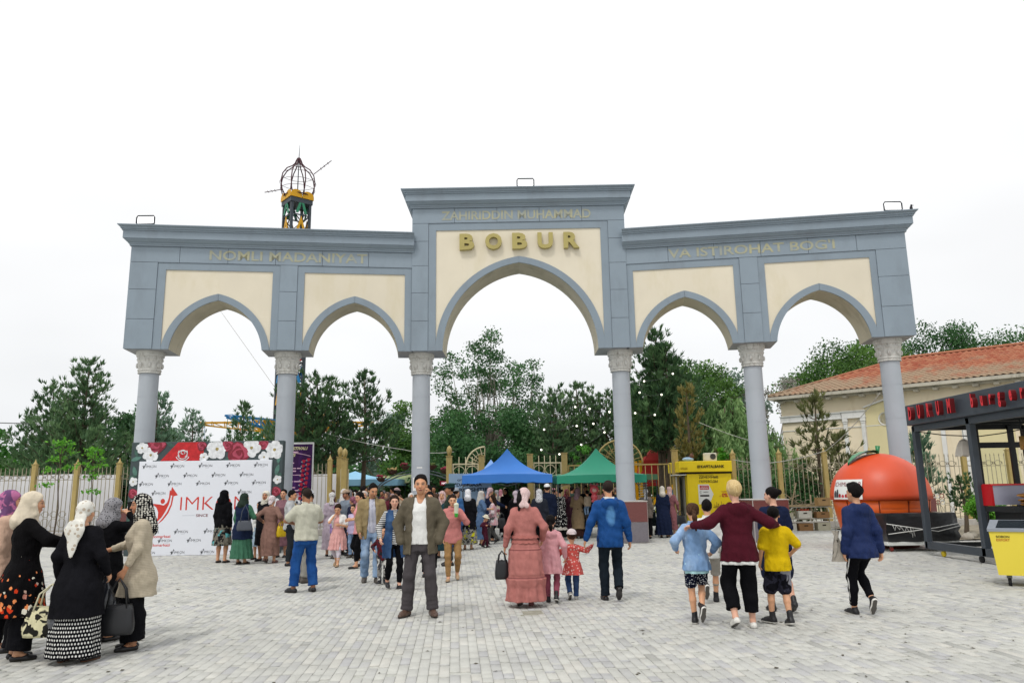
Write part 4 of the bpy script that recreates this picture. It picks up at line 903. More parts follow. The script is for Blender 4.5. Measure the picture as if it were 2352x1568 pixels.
# ================================================================== PHOTO WALL (floral board with white logo panel)
pw = thing('photo_wall', 'large floral photo wall with a white panel of repeated logos', 'billboard', (-8.52, 21.3, 0), R(1.2))
b = B(); b.box((0, .14, 1.53), (4.19, .24, 3.05), ch=.01); pwb = b.build('floral_board', [paint('board_slate_green', '#3f4a4c', .6, .15, 2, .3)], pw)
WP = paint('photo_wall_white', '#d9dce3', .5, .02, 1); b = B(); b.box((0, -.02, 1.262), (3.63, .08, 2.52), ch=.006); pan = b.build('white_panel', [WP], pw)
PR = {k: paint('floral_'+k, c, .6, .30, 9) for k, c in dict(red='#b3262a', rose='#7c2734', pink='#a8465a', white='#d6d8da', green='#3c5a50', teal='#52766c', gold='#9a8a55', dark='#2c3436').items()}
clampP = lambda P: [(min(max(x, -2.08), 2.08), min(max(z, .02), 3.045)) for x, z in P]
def blob(b, cx, cz, r, n=16, y=0, m=0, wob=.12, ph=0, sx=1.):
    P = [(cx+sx*r*(1+wob*math.sin(3*t+ph)+wob*.5*math.sin(5*t+2*ph))*math.cos(t), cz+r*(1+wob*math.sin(3*t+ph))*math.sin(t)) for t in np.linspace(0, 2*PI, n+1)[:-1]]; b.prism(clampP(P), y-.0015, y+.0015, m)
LIM = lambda x, z: -2.06 < x < 2.06 and z < 3.02
def petals(cx, cz, r, y, ph=0, m='white', n=5):
    b = B()
    for k in range(n):
        a = ph+2*PI*k/n; blob(b, cx+r*.55*math.cos(a), cz+r*.55*math.sin(a), r*.46, 12, y-.0004*k, 0, .06, a)
    blob(b, cx, cz, r*.35, 10, y-.003, 0); b.build('printed_flower', [PR[m]], pwb)
    b = B(); blob(b, cx, cz, r*.16, 8, y-.006, 0); b.build('printed_flower_heart', [PR['gold']], pwb)
def rose(cx, cz, r, y, m='rose', m2='pink', ph=0):
    b = B(); blob(b, cx, cz, r, 18, y, 0, .08, ph)
    for i, q in enumerate((.8, .62, .45, .28)): blob(b, cx+r*.08*math.sin(i*2+ph), cz+r*.06*math.cos(i*2), r*q, 14, y-.004-.003*i, 1 if i % 2 == 0 else 0, .16, ph+i*1.3)
    b.build('printed_rose', [PR[m], PR[m2]], pwb)
def leafp(cx, cz, r, a, y, m='green'):
    b = B(); P = [(cx+r*t*math.cos(a)-w*r*math.sin(a), cz+r*t*math.sin(a)+w*r*math.cos(a)) for t, w in ((-1, 0), (-.5, .3), (.1, .38), (.6, .24), (1, 0), (.6, -.24), (.1, -.38), (-.5, -.3))]; b.prism(clampP(P), y-.0015, y+.0015); b.build('printed_leaf', [PR[m]], pwb)
YB = .012
b = B(); b.prism([(-1.28, 2.53), (-.10, 2.53), (-.10, 3.04), (-.82, 3.04)], YB-.003, YB); b.build('printed_red_field', [PR['red']], pwb)
petals(.27, 2.84, .30, YB-.004, .3); petals(1.22, 2.86, .27, YB-.006, 1.1); petals(1.86, 2.80, .27, YB-.004, .2); petals(-1.55, 2.70, .22, YB-.006, .8); petals(-1.80, 2.90, .17, YB-.004, .5); petals(-.08, 2.62, .13, YB-.010, 0); petals(1.58, 2.60, .16, YB-.008, .5)
rose(-1.42, 2.98, .26, YB-.003, ph=1); rose(.86, 2.72, .30, YB-.003, ph=2); rose(-.16, 2.93, .13, YB-.006, ph=.5); rose(1.55, 2.95, .13, YB-.006, 'pink', 'rose'); rose(.55, 2.93, .16, YB-.002, 'rose', 'pink')
for args in ((-1.95, 2.6, .16, .3), (-1.02, 2.97, .14, 2.7), (.60, 2.58, .15, .6), (1.05, 2.60, .12, 2.2), (1.98, 2.55, .14, 1.5), (.1, 3.0, .1, .4), (-1.95, 2.75, .12, 2.)): leafp(*args, YB-.0005, random.choice(['green', 'teal']))
for z, k in ((2.25, 'l'), (1.98, 'w'), (1.66, 'r'), (1.35, 'w2'), (1.08, 'l2'), (.75, 'r2'), (.4, 'w3')):
    for sx_ in (-1, 1):
        x = sx_*1.955
        if k[0] == 'l': leafp(x, z, .16, 1.3*sx_, YB-.002, 'teal'); leafp(x+.05*sx_, z-.15, .13, .4, YB-.0035)
        elif k[0] == 'w': petals(x+.02*sx_, z, .125, YB-.006, z)
        else: rose(x, z, .13, YB-.004, ph=z)
b = B()        # white line-drawn rose emblem on the red field
for k, (r, a0, a1, cx, cz) in enumerate(((.10, .3, 2.9, -.67, 2.72), (.07, -.4, 2.3, -.69, 2.74), (.12, 3.3, 6.1, -.67, 2.70), (.17, 3.5, 5.9, -.67, 2.70), (.045, 0, 5, -.67, 2.76), (.14, 2.6, 3.9, -.64, 2.74), (.14, 5.4, 6.8, -.70, 2.74))): b.tube([(cx+r*math.cos(t)*1.1, YB-.006, cz+r*math.sin(t)) for t in np.linspace(a0, a1, 12)], .013, 4)
b.build('printed_emblem', [PR['white']], pwb)['kind'] = 'stuff'
LR = paint('logo_red', '#c23a30', .5, .04); LB = paint('logo_black', '#23262c', .6); LGY = paint('logo_grey', '#9aa0a8', .6); yp = -.0605
def figure(b, s, ox, oz, y, m=0):
    q = lambda P: [(ox+s*x, oz+s*z) for x, z in P]
    c = q([(.40+.075*math.cos(t), .56+.075*math.sin(t)) for t in np.linspace(0, 2*PI, 19)[:-1]]); b.prism(c, y-.001, y+.001, m)
    b.prism(q([(.02, .50), (.22, .47), (.42, .42), (.56, .50), (.62, .66), (.63, .86), (.57, .82), (.56, .70), (.51, .60), (.50, .52), (.585, .62), (.66, .78), (.70, .97), (.78, .86), (.95, .78)][:0] or [(.02, .475), (.12, .49), (.30, .47), (.44, .44), (.55, .52), (.60, .66), (.615, .88), (.655, .86), (.66, .68), (.62, .48), (.52, .28), (.40, .10), (.22, -.06), (.27, .10), (.27, .25), (.20, .38), (.10, .45)]), y-.001, y+.001, m)
    b.prism(q([(.25, -.12), (.45, .02), (.62, .22), (.72, .45), (.76, .70), (.90, .73), (.68, .98), (.64, .73), (.71, .72), (.675, .47), (.57, .25), (.42, .06)]), y-.001, y+.001, m)
lb = B(); figure(lb, .145, 0, 0, yp); V, F = fit_text('IMKON', .125, .395, .02, .088, .001, .0, y=yp); lb.add(V, F); lb.box((.26, yp, -.005), (.10, .002, .006), 1); lo = lb.build('printed_logo', [LB, LGY], pan); lmesh = lo.data; bpy.data.objects.remove(lo)
rows_l = [(2.36, [-1.74, -.98, -.21, .55, 1.31]), (2.10, [-1.38, -.61, .16, .93]), (1.88, [-1.80, -1.02, -.25, .52, 1.28]), (1.63, [-1.44, .90]), (.60, [-1.55, -.76, .04, .80]), (.37, [-1.18, -.40, .36, 1.1]), (.06, [-1.61, -.82, -.02, .76])]
for z, xs_ in rows_l:
    for x in xs_: o = link('printed_logo', lmesh, pan); o.location = (x, 0, z-.03)
b = B(); figure(b, .93, -1.42, .92, yp); b.map(lambda x, y, z: (-1.42+(x+1.42)*.86, y, z)); b.build('large_emblem', [LR], pan)
b = B(); V, F = fit_text('IMKON', -.62, 1.20, 1.19, 1.55, .001, -.012, y=yp); b.add(V, F); b.build('large_lettering', [LR], pan)
b = B(); V, F = fit_text('SINCE', -.175, .15, 1.01, 1.085, .001, .02, y=yp); b.add(V, F); b.build('printed_lettering', [paint('logo_maroon', '#6d2a2c', .6)], pan)
b = B(); b.box((-.38, yp, 1.05), (.34, .002, .008)); b.build('printed_rule', [LGY], pan)
for z in (.50, .275):
    b = B(); V, F = fit_text('imkonsavdomarkazi', -1.75, -.83, z-.03, z+.045, .001, .02, y=yp); b.add(V, F); b.build('printed_lettering', [LR], pan)
# ================================================================== FESTIVAL BANNER
fb = thing('festival_banner', 'tall purple festival banner with red flowers beside the gateway column', 'banner', (-7.15, 24.55, 0))
FP = paint('festival_purple', '#351046', .5, .25, 2.2, .3, dirt=('#6b3f95', .35))
b = B(); b.box((0, 0, 2.25), (1.5, .03, 1.9)); b.build('frame', [KW], fb)
b = B(); b.box((0, -.018, 2.25), (1.42, .006, 1.78)); fpan = b.build('print_panel', [FP], fb)
for x in (-.70, .70): b = B(); b.box((x, .05, 1.1), (.05, .05, 2.2)); b.build('leg', [DK], fb)
FT = paint('festival_cream_print', '#d8d4a0', .6); FPK = paint('festival_pink_print', '#d9b3c8', .6)
for t, x0, x1, z0, z1, m, shr in (('GULLAR FESTIVALI', -.62, .56, 2.96, 3.06, FT, .25), ('IZI', .02, .17, 2.75, 2.84, FT, .2)):
    b = B(); V, F = fit_text(t, x0, x1, z0, z1, .001, .03, y=-.0225, shear=shr); b.add(V, F); b.build('printed_lettering', [m], fpan)
for x0, x1, z0, z1 in ((-.62, .30, 2.88, 2.915), (-.6, .1, 2.62, 2.66), (-.6, .14, 2.53, 2.57), (-.6, .36, 2.36, 2.40), (-.6, .24, 2.27, 2.32), (-.6, .14, 2.04, 2.08), (-.6, .40, 1.95, 1.99), (-.6, .20, 1.76, 1.80), (-.6, .30, 1.67, 1.71), (-.6, .38, 1.50, 1.55)):
    b = B(); x = x0; q_ = random.Random(int(z0*100))
    while x < x1-.03: w = min(q_.uniform(.10, .26), x1-x); b.box((x+w/2, -.0225, (z0+z1)/2), (w, .002, (z1-z0)*.8)); x += w+.03
    o = b.build('printed_line', [FPK], fpan); o['kind'] = 'stuff'
b = B()
for z in (2.17, 1.595): b.box((-.1, -.0225, z), (1.02, .002, .018))
b.tube([(-.5+1.15*u, -.023, 2.92-.16*u*u) for u in np.linspace(.3, 1, 8)], .012, 4); b.build('printed_rule', [FPK], fpan)['kind'] = 'stuff'
FR_ = paint('festival_red_flower', '#b3243c', .6, .2, 9); FLF = paint('festival_leaf_print', '#8d97a0', .6)
for i in range(10):
    for j in range(2):
        if j == 1 and i > 8: continue
        x, z = .45+.15*j-.012*i, 2.60-.145*i+.05*j
        b = B(); blob(b, x, z, .055, 10, -.024, 0, .2, i); b.build('printed_flower', [FR_], fpan)
        b = B(); P = [(x-.10, z-.02), (x-.05, z+.02), (x-.04, z-.06)]; b.prism(P, -.0225, -.0215); b.build('printed_leaf', [FLF], fpan)
for x in (-.02, .29):
    b = B(); P = [(x+r*math.cos(t), 1.40+r*math.sin(t)) for t, r in zip(np.linspace(0, 2*PI, 29)[:-1], [.12, .075]*14)]; b.prism(P, -.024, -.0215); b.build('printed_emblem', [KW], fpan)
# ================================================================== LIGHT BLUE STALL POSTER and red lit sign
po = thing('stall_poster', 'light blue text poster hanging under the left edge of the blue canopy', 'poster', (-1.55, 27.2, 0))
b = B(); b.box((0, 0, 1.62), (1.5, .02, 1.15)); pp = b.build('print_panel', [paint('poster_blue', '#a9c6e0', .6, .12, 1.3)], po)
for x in (-.72, .72): b = B(); b.box((x, .03, 1.1), (.03, .03, 2.2)); b.build('pole', [DK], po)
for t, x0, x1, z0, z1 in (("O'TKAZILADI", -.45, .35, 1.93, 2.0), ('"DANGASA', -.55, .42, 1.75, 1.87), ("BARG'ISHTIRI", -.68, .70, 1.57, 1.70)):
    b = B(); V, F = fit_text(t, x0, x1, z0, z1, .001, .035, y=-.0115); b.add(V, F); b.build('printed_lettering', [paint('poster_navy', '#27324a', .6)], pp)
sg = thing('lit_sign', 'small dark red lit sign with white letters in the dim market opening', 'sign', (-3.2, 36.5, 0))
b = B(); b.box((0, 0, 1.97), (.62, .05, .20)); b.build('sign_box', [glow('lit_sign_red', '#8a1030', .12)], sg); b = B(); V, F = fit_text('NAZ OFF', -.22, .24, 1.92, 2.02, .002, .03, y=-.028); b.add(V, F); b.build('lettering', [glow('lit_letters', '#f0e0e6', .8)], sg); b = B(); b.box((.3, .06, 1.0), (.04, .04, 2.0)); b.build('pole', [DK], sg)
# ================================================================== CHAIR-SWING TOWER RIDE
TS = paint('ride_steel_blue', '#3a4148', .5, .1, 1); RTY = paint('ride_yellow', '#c9950f', .45, .08, 1); RTG = paint('ride_green', '#2c7a5a', .5); RTR = paint('ride_red', '#a82a24', .5); RTB = paint('ride_blue', '#2878ac', .5); RMA = paint('ride_maroon_pipe', '#45222a', .5)
rd = thing('tower_ride', 'tall lattice tower ride with an onion-shaped pipe crown and yellow truss arms', 'ride', (-17.75, 60, 0), R(40))
hw = .78
for sx_ in (-1, 1):
    for sy_ in (-1, 1): b = B(); b.box((sx_*hw, sy_*hw, 12.8), (.20, .20, 25.6)); b.build('mast_leg', [TS], rd)
lv = np.arange(6.6, 25.5, 1.75)
for i, z in enumerate(lv):
    z1 = z+1.75; b = B()
    for q in range(4):
        Rm_ = rotz(q*PI/2); P = lambda x, zz: Rm_ @ np.array([x, -hw, zz])
        b.bar(P(-hw, z), P(hw, z), .09); b.bar(P(-hw, z), P(0, z+.87), .07); b.bar(P(hw, z), P(0, z+.87), .07); b.bar(P(-hw, z1), P(0, z+.87), .07); b.bar(P(hw, z1), P(0, z+.87), .07)
    b.build('lattice_bay', [TS], rd)
    b = B()
    for q in range(4):
        Rm_ = rotz(q*PI/2)
        for s_ in (-1, 1):
            V = [Rm_ @ np.array([x, y, zz]) for y in (-hw-.10, -hw-.16) for x, zz in ((s_*.50, z+.1), (s_*.26, z+.1), (0, z+1.05), (0, z+1.62))]
            b.add(V, [(0, 1, 2, 3), (7, 6, 5, 4), (0, 4, 5, 1), (1, 5, 6, 2), (2, 6, 7, 3), (3, 7, 4, 0)])
    b.build('chevron_panel', [(RTY, RTG, RTY, RTR, RTB)[(len(lv)-i) % 5]], rd)
b = B(); b.box((0, 0, 25.35), (1.9, 1.9, .5)); b.build('mast_head', [TS], rd)
for q in range(4):
    for s_ in (-.5, .5):
        b = B(); Rm_ = rotz(q*PI/2); P2 = [(-.48+s_, 25.5), (.48+s_, 25.5), (.48+s_, 25.75)]+[(s_+.46*math.cos(t), 25.8+.35*math.sin(t)) for t in np.linspace(0, PI, 9)]+[(-.48+s_, 25.75)]
        b.prism(P2, -1.02, -.96); b.V = [A @ Rm_.T for A in b.V]; b.build('scallop_panel', [RTY], rd)
b = B()
onion = [(1.05, 25.75), (1.35, 26.3), (1.48, 27.0), (1.35, 27.7), (1.0, 28.25), (.55, 28.55), (.33, 28.8), (.22, 29.1), (.10, 29.35)]
for k in range(8): t = 2*PI*k/8; b.tube([(r*math.cos(t), r*math.sin(t), z) for r, z in onion], .05, 5)
b.build('crown_rib', [RMA], rd)['kind'] = 'stuff'
for r, z, w in ((1.1, 25.9, .05), (.4, 28.75, .035), (1.40, 26.5, .02), (1.47, 27.1, .02), (1.3, 27.8, .02)): b = B(); b.tube([(r*math.cos(t), r*math.sin(t), z) for t in np.linspace(0, 2*PI, 25)[:-1]], w, 4, closed=True); b.build('crown_ring', [RMA], rd)
b = B(); b.tube([(0, 0, 25.6), (0, 0, 29.3), (.03, 0, 30.6)], [.05, .04, .012], 5); b.build('finial_rod', [TS], rd)
for a, z0, z1 in ((-.70, 27.9, 29.1), (2.45, 26.6, 26.35)):
    b = B(); u = np.array([math.cos(a), math.sin(a)]); b.bar((*(u*1.3), z0), (*(u*2.75), z1), .05)
    for k in (.4, .6, .8): b.bar((*(u*(1.3+1.45*k)-np.array([u[1], -u[0]])*.22), z0+(z1-z0)*k), (*(u*(1.3+1.45*k)+np.array([u[1], -u[0]])*.22), z0+(z1-z0)*k), .03)
    b.build('antenna', [RMA], rd)
for k in range(6):
    a = 2*PI*k/6+.5; u = np.array([math.cos(a), math.sin(a)]); n_ = np.array([-u[1], u[0]]); Lr = 5.6; b = B()
    for s_ in (-.35, .35):
        top = [(*(u*(1.0+Lr*i/6)+n_*s_), 7.15-.01*i) for i in range(7)]; bot = [(*(u*(1.0+Lr*i/6)+n_*s_*.6), 6.35-.02*i+.72*(i/6)**1.2) for i in range(7)]
        for i in range(6): b.bar(top[i], top[i+1], .09); b.bar(bot[i], bot[i+1], .09); b.bar(bot[i], top[i+1], .06); b.bar(top[i], bot[i], .06)
    for i in range(7): b.bar((*(u*(1.0+Lr*i/6)-n_*.35), 7.15), (*(u*(1.0+Lr*i/6)+n_*.35), 7.15), .06)
    o = b.build('truss_arm', [RTY if k != 3 else RTB], rd)
    for s_ in (-.35, .35):
        for f_ in (.45, .95): b = B(); q = u*(1+Lr*f_)+n_*s_; b.tube([(*q, 7.1), (*q, 4.0)], .02, 4); b.box((*q, 3.9), (.5, .5, .25), 0, rz=a); b.build('swing_chair', [random.choice([RTG, RTB, RTR])], o)
for k in range(14):
    a = 2*PI*k/14; u = np.array([math.cos(a), math.sin(a)]); b = B(); b.bar((*(u*.9), 7.0), (*(u*2.7), 7.15), .09); b.bar((*(u*.9), 5.0), (*(u*2.7), 7.1), .09); b.bar((*(u*1.5), 7.0), (*(u*1.6), 5.8), .06); b.bar((*(u*2.1), 7.0), (*(u*1.7), 5.9), .06); b.build('truss_fin', [RTY], rd)
b = B(); b.lathe([(1.6, 0), (1.7, 2.4), (1.3, 5.2), (1.1, 6.6)], 16); b.build('drum', [RTY], rd)

# ================================================================== ARCH WITH FLOWER BASKETS, PLAY TOWER, SLIDE
fa = thing('flower_arch', 'curved double pipe arch carrying flower baskets inside the park gate', 'arch', (-4.45, 36, 0))
PIPG = paint('arch_grey_pipe', '#5b6468', .4, .1)
for dz_, r_ in ((0, .035), (.14, .028)): b = B(); b.tube([(2.75*math.cos(t), 0, (2.45+dz_)*math.sin(t)) for t in np.linspace(0, PI, 30)], r_, 6); b.build('pipe', [PIPG], fa)
BSK = paint('basket_wicker', '#4a3328', .9, .2, 20, bump=.5)
FLC = [paint('petals_'+c[1:], c, .7, .2, 20) for c in ('#8a7a3a', '#7a2c38', '#b09a6a', '#94384a', '#5a6a34')]
for i, t in enumerate(np.linspace(.42, 2.72, 11)):
    p = (-4.45+2.75*math.cos(t), 35.95, 2.62*math.sin(t)+.04); bk = thing('flower_basket', ('yellowish', 'dark red', 'cream', 'rose', 'leafy green')[i % 5]+' flower basket on the pipe arch, '+('at its right foot', 'low on its right side', 'halfway up its right side', 'high on its right side', 'just right of its crown', 'on its crown', 'just left of its crown', 'high on its left side', 'halfway up its left side', 'low on its left side', 'at its left foot')[i], 'flower basket', p, 0, 'flower baskets along the pipe arch')
    b = B(); b.lathe([(.03, 0), (.14, .05), (.22, .17), (.24, .20), (.20, .20)], 12); b.build('basket', [BSK], bk)
    b = B()
    for k in range(24): a = random.uniform(0, 2*PI); r_ = random.uniform(0, .24); b.ball((r_*math.cos(a), r_*math.sin(a), .22+random.uniform(0, .09)), random.uniform(.03, .055), 5, 0, 3)
    b.build('flowers', [FLC[i % 5]], bk)['kind'] = 'stuff'
pt = thing('play_tower', 'red and yellow play tower with striped rope ladders behind the golden gate leaf', 'play tower', (7.3, 40, 0))
b = B(); b.lathe([(1.25, 2.25), (.9, 3.0), (.0, 3.75)], 4, (0, 0, 0), a0=PI/4, a1=PI/4+2*PI, sm=False); b.build('roof', [RTR], pt)
b = B(); b.box((0, -.75, 2.0), (1.7, .06, .6)); b.build('panel', [RTR], pt); b = B(); b.box((0, 0, 1.1), (1.7, 1.6, .1)); b.build('deck', [RTY], pt)
for x in (-.85, .85):
    for y in (-.75, .75): b = B(); b.box((x, y, 1.5), (.14, .14, 3.0)); b.build('post', [RTY], pt)
b = B(); b.box((.6, -.82, 1.1), (.5, .05, 1.0)); b.build('panel', [RTR], pt)
SPR = paint('ladder_white_rung', '#c9c4b4', .6)
for lx, ly, h in ((.40, -3.2, 3.4), (-1.55, -5.0, 1.9)):
    for k in range(int(h/.115)): b = B(); b.bar((lx-.18+.05*k*.115, ly, .35+k*.115), (lx+.2+.05*k*.115, ly, .39+k*.115), .035); b.build('rung', [SPR], pt)
sl_ = thing('slide', 'blue and yellow slide beside the yellow kiosk behind the gate', 'slide', (6.9, 35, 0))
b = B()
b.prism([(-.6, .9), (.5, 1.75), (.5, .3), (-.2, .3)], -.35, -.29); b.build('side_panel', [RTB], sl_); b = B(); b.prism([(-.7, .86), (.5, 1.78), (.5, 1.98), (-.7, 1.06)], -.42, -.36); b.build('rim', [RTY], sl_); b = B(); b.prism([(-.7, .86), (.5, 1.78), (.5, 1.82), (-.7, .90)], -.28, .4); b.build('chute', [RTY], sl_)
b = B(); b.box((.45, 0, .9), (.1, .6, 1.8)); b.build('ladder_post', [RTR], sl_)

# ================================================================== CABLES AND STRING LIGHTS
WIRE = paint('cable_pale', '#b9b8b2', .6); WIRED = paint('cable_dark', '#5a5c5c', .6); BULB = glow('bulb_lit', '#fffbe8', 1.8)
def cable(P, r, m, lab, sag=.0, nm='cable'):
    P = [np.array(p, float) for p in P]; Q = []
    for a, c in zip(P[:-1], P[1:]):
        for i in range(10): t = i/10; q = a+(c-a)*t; q[2] -= sag*4*t*(1-t); Q.append(q)
    Q.append(P[-1]); b = B(); b.tube(Q, r, 4); return tag(b.build(nm, [m]), lab, 'cable')
cable([(-15.75, 40, 11.35), (-12.7, 40, 7.25), (-10.4, 40, 4.9)], .012, WIRE, 'thin slanting cable seen through the leftmost arch')
cable([(-30, 33, 5.6), (-21.0, 33, 4.75)], .02, WIRED, 'thin dark overhead cable at the far left edge above the trees', .15)
cable([(11.1, 22.9, 4.3), (11.0, 27, 2.8), (9.1, 29.7, 2.45)], .014, WIRE, 'pale sagging cord from the rightmost column to the railing', .12)
cable([(7.6, 31.2, 4.2), (9.9, 31.2, 3.35)], .012, WIRE, 'short pale cord through the brown tree right of the kiosk', .05)
cable([(8.25, 29, 2.6), (7.75, 24.0, 2.33)], .012, WIRE, 'pale cord from the kiosk roof to the nearby gateway column', .04)
cable([(-9.6, 36, 4.6), (-5.2, 36, 3.55), (-2.5, 32, 3.2)], .012, WIRE, 'pale cord running down through the dark pines to the gate post', .1)
def lights(P, lab):
    t = thing('string_lights', lab, 'string lights', (0, 34, 0), 0, 'strings of small lit bulbs'); P = [np.array(p)-np.array([0, 34, 0]) for p in P]
    Q = []
    for a, c in zip(P[:-1], P[1:]):
        for i in range(6): u = i/6; q = a+(c-a)*u; q[2] -= .35*4*u*(1-u)*.4; Q.append(q)
    Q.append(P[-1]); b = B(); b.tube(Q, .006, 4); b.build('wire', [WIRED], t)
    for i, q in enumerate(P): b = B(); b.ball(tuple(q-np.array([0, 0, .05])), .045, 8, 0, 6); b.build('bulb', [BULB], t)
L1 = [(1.26, 35, 3.43), (2.08, 35, 3.22), (3.09, 35, 3.63), (4.17, 35, 4.18), (3.68, 35, 4.58), (2.91, 35, 4.49), (1.41, 35, 4.35), (2.87, 35, 5.36), (3.53, 35, 5.27), (4.44, 35, 5.1)]
lights(L1[:5], 'string of lit bulbs low in front of the pines left of the fourth column'); lights(L1[5:], 'string of lit bulbs high in front of the pines left of the fourth column')
L2 = [(4.31, 34, 5.02), (5.46, 34, 4.94), (6.33, 34, 4.85), (6.68, 34, 5.75), (5.7, 34, 5.86), (5.93, 34, 6.37), (7.24, 34, 6.69)]
lights(L2, 'string of lit bulbs over the big dark pine right of the fourth column')
lights([(-8.5, 41, 2.2), (-7.4, 41, 2.1), (-5.6, 42.4, 2.15), (-4.6, 42.4, 2.2), (-3.6, 42.4, 2.1)], 'bulbs hanging under the market tents in the dim opening')

# ================================================================== TREES
def leaf_mat(name, c1, c2, rough=.6, trans=.25):
    b = MatB(name); t = b.attr('tone'); c = b.mix(t, srgb(c1), srgb(c2)); b.color(c); m = b.fin(rough, .25)
    d = b.n('ShaderNodeBsdfTranslucent'); b.link(b.scalec(c, 1.3), d.inputs[0]); mixs = b.n('ShaderNodeMixShader'); mixs.inputs[0].default_value = trans
    o = b.nt.nodes['Material Output']; b.link(b.p.outputs[0], mixs.inputs[1]); b.link(d.outputs[0], mixs.inputs[2]); b.link(mixs.outputs[0], o.inputs[0]); return m
LM = dict(pine=leaf_mat('pine_needles', '#3a5a3c', '#6c8a5c', .6, .15), pine2=leaf_mat('pine_needles_dark', '#2e4c32', '#5a7a4c', .6, .14), blue=leaf_mat('fir_needles_grey', '#4a6a54', '#82a084', .6, .15),
          decid=leaf_mat('leaves_green', '#33552a', '#648a3c'), dark=leaf_mat('leaves_deep_green', '#284a2a', '#4e7a44'), bright=leaf_mat('leaves_bright', '#3a7a22', '#74b03c', .5, .35), willow=leaf_mat('willow_leaves', '#587e48', '#9cba7c', .6, .3),
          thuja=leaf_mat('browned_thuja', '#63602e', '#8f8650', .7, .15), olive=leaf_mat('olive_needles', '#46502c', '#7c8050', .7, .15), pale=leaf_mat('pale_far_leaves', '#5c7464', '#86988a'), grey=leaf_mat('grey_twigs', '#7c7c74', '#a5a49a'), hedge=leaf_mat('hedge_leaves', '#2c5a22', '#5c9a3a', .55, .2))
BARK = paint('bark_grey_brown', '#5c5145', .9, .2, 5, .15, bump=.6, bscale=18); BARKP = paint('bark_pale', '#8a857a', .9, .2, 5, .15, bump=.5)
def blades(P, Dv, ln, w, K, spread, rg):
    """tufts: K thin triangles per point, leaning round direction Dv"""
    n = len(P); P = np.repeat(P, K, 0); Dv = np.repeat(Dv, K, 0)+rg.normal(0, spread, (n*K, 3)); Dv /= np.linalg.norm(Dv, axis=1)[:, None]
    L = ln*rg.uniform(.6, 1.15, n*K)[:, None]; s = np.cross(Dv, rg.normal(0, 1, (n*K, 3))); s /= np.linalg.norm(s, axis=1)[:, None]+1e-9
    V = np.stack([P-s*w*.3, P+Dv*L*.45+s*w*.5, P+Dv*L, P+Dv*L*.45-s*w*.5], 1).reshape(-1, 3); F = np.arange(n*K*4).reshape(-1, 4); return V, F, K
def leaves(P, size, rg, droop=.0, n_up=.4):
    n = len(P); a = rg.normal(0, 1, (n, 3)); a[:, 2] -= droop; a /= np.linalg.norm(a, axis=1)[:, None]; u = rg.normal(0, 1, (n, 3)); u[:, 2] += n_up; b = np.cross(a, u); b /= np.linalg.norm(b, axis=1)[:, None]+1e-9
    L = size*rg.uniform(.6, 1.3, n)[:, None]; V = np.stack([P-a*L*.5, P+b*L*.32, P+a*L*.5, P-b*L*.32], 1).reshape(-1, 3); return V, np.arange(n*4).reshape(-1, 4)
def crown(t, V, F, tone, mat, name='crown'):
    me = mesh_np(name, V, [F], [LM[mat]]); at = me.attributes.new('tone', 'FLOAT', 'FACE'); at.data.foreach_set('value', np.clip(tone, 0, 1).astype(np.float32)); return link(name, me, t)
GT = 'trees in the park beyond the railing'
def pine(x, y, H, Rb, lab, mat='pine', seed=0, z0=.4, up=.55, tl=.34, dens=1., leaders=1, K=9, shape=.8, wd=.055, group=GT, nm='pine_tree'):
    rg = np.random.default_rng(seed+11); t = thing(nm, lab, 'tree', (x, y, 0), 0, group); tb = B(); P = []; D_ = []; TN = []
    for ld in range(leaders):
        ox, oy = (0, 0) if ld == 0 else rg.uniform(-Rb*.5, Rb*.5, 2); Hh = H*(1 if ld == 0 else rg.uniform(.80, .95)); bend = rg.uniform(-.25, .25, 2)
        ax = lambda z: np.array([ox*min(1, z/(H*.4))+bend[0]*math.sin(z/Hh*3), oy*min(1, z/(H*.4))+bend[1]*math.sin(z/Hh*2.5), z])
        zs = np.linspace(0, Hh, 12); tb.tube([ax(z) for z in zs], np.linspace(.05+H*.016, .015, 12)*(1 if ld == 0 else .7), 7)
        z = z0*Hh*.5+.3
        while z < Hh-.15:
            f = z/Hh; rad = Rb*(1-f)**shape*(1.0 if ld == 0 else .6)+.12; nb = max(3, int((5+rad*1.1)*dens**.5)); a0 = rg.uniform(0, 6.28)
            for k in range(nb):
                a = a0+2*PI*k/nb+rg.normal(0, .25); L = rad*rg.uniform(.55, 1.18); u = np.array([math.cos(a), math.sin(a), up*rg.uniform(.3, 1.2)+.5*f]); p0 = ax(z); tn = rg.uniform(.1, .75)
                pts = [p0+u*np.array([1, 1, q*.9])*L*q for q in np.linspace(0, 1, 5)]
                if L > .6: tb.tube(pts, np.linspace(.012+L*.010, .006, 5), 4, caps=False)
                m = max(3, int(L*7*dens))
                for q in np.sqrt(rg.uniform(.06, 1.02, m)):
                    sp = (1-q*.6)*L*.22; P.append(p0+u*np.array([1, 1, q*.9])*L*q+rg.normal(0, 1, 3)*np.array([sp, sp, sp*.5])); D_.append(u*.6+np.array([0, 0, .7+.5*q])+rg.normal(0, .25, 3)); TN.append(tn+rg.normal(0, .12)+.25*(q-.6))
            z += rg.uniform(.22, .40)*(1+.04*H)/max(.6, dens**.5)
        for q in range(5): P.append(ax(Hh-.06*q)); D_.append(np.array([rg.normal(0, .25), rg.normal(0, .25), 1.])); TN.append(.5)
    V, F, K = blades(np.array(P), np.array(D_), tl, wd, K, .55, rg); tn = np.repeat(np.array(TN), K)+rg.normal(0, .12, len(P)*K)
    tb.build('trunk', [BARK], t); crown(t, V, F, tn, mat); return t
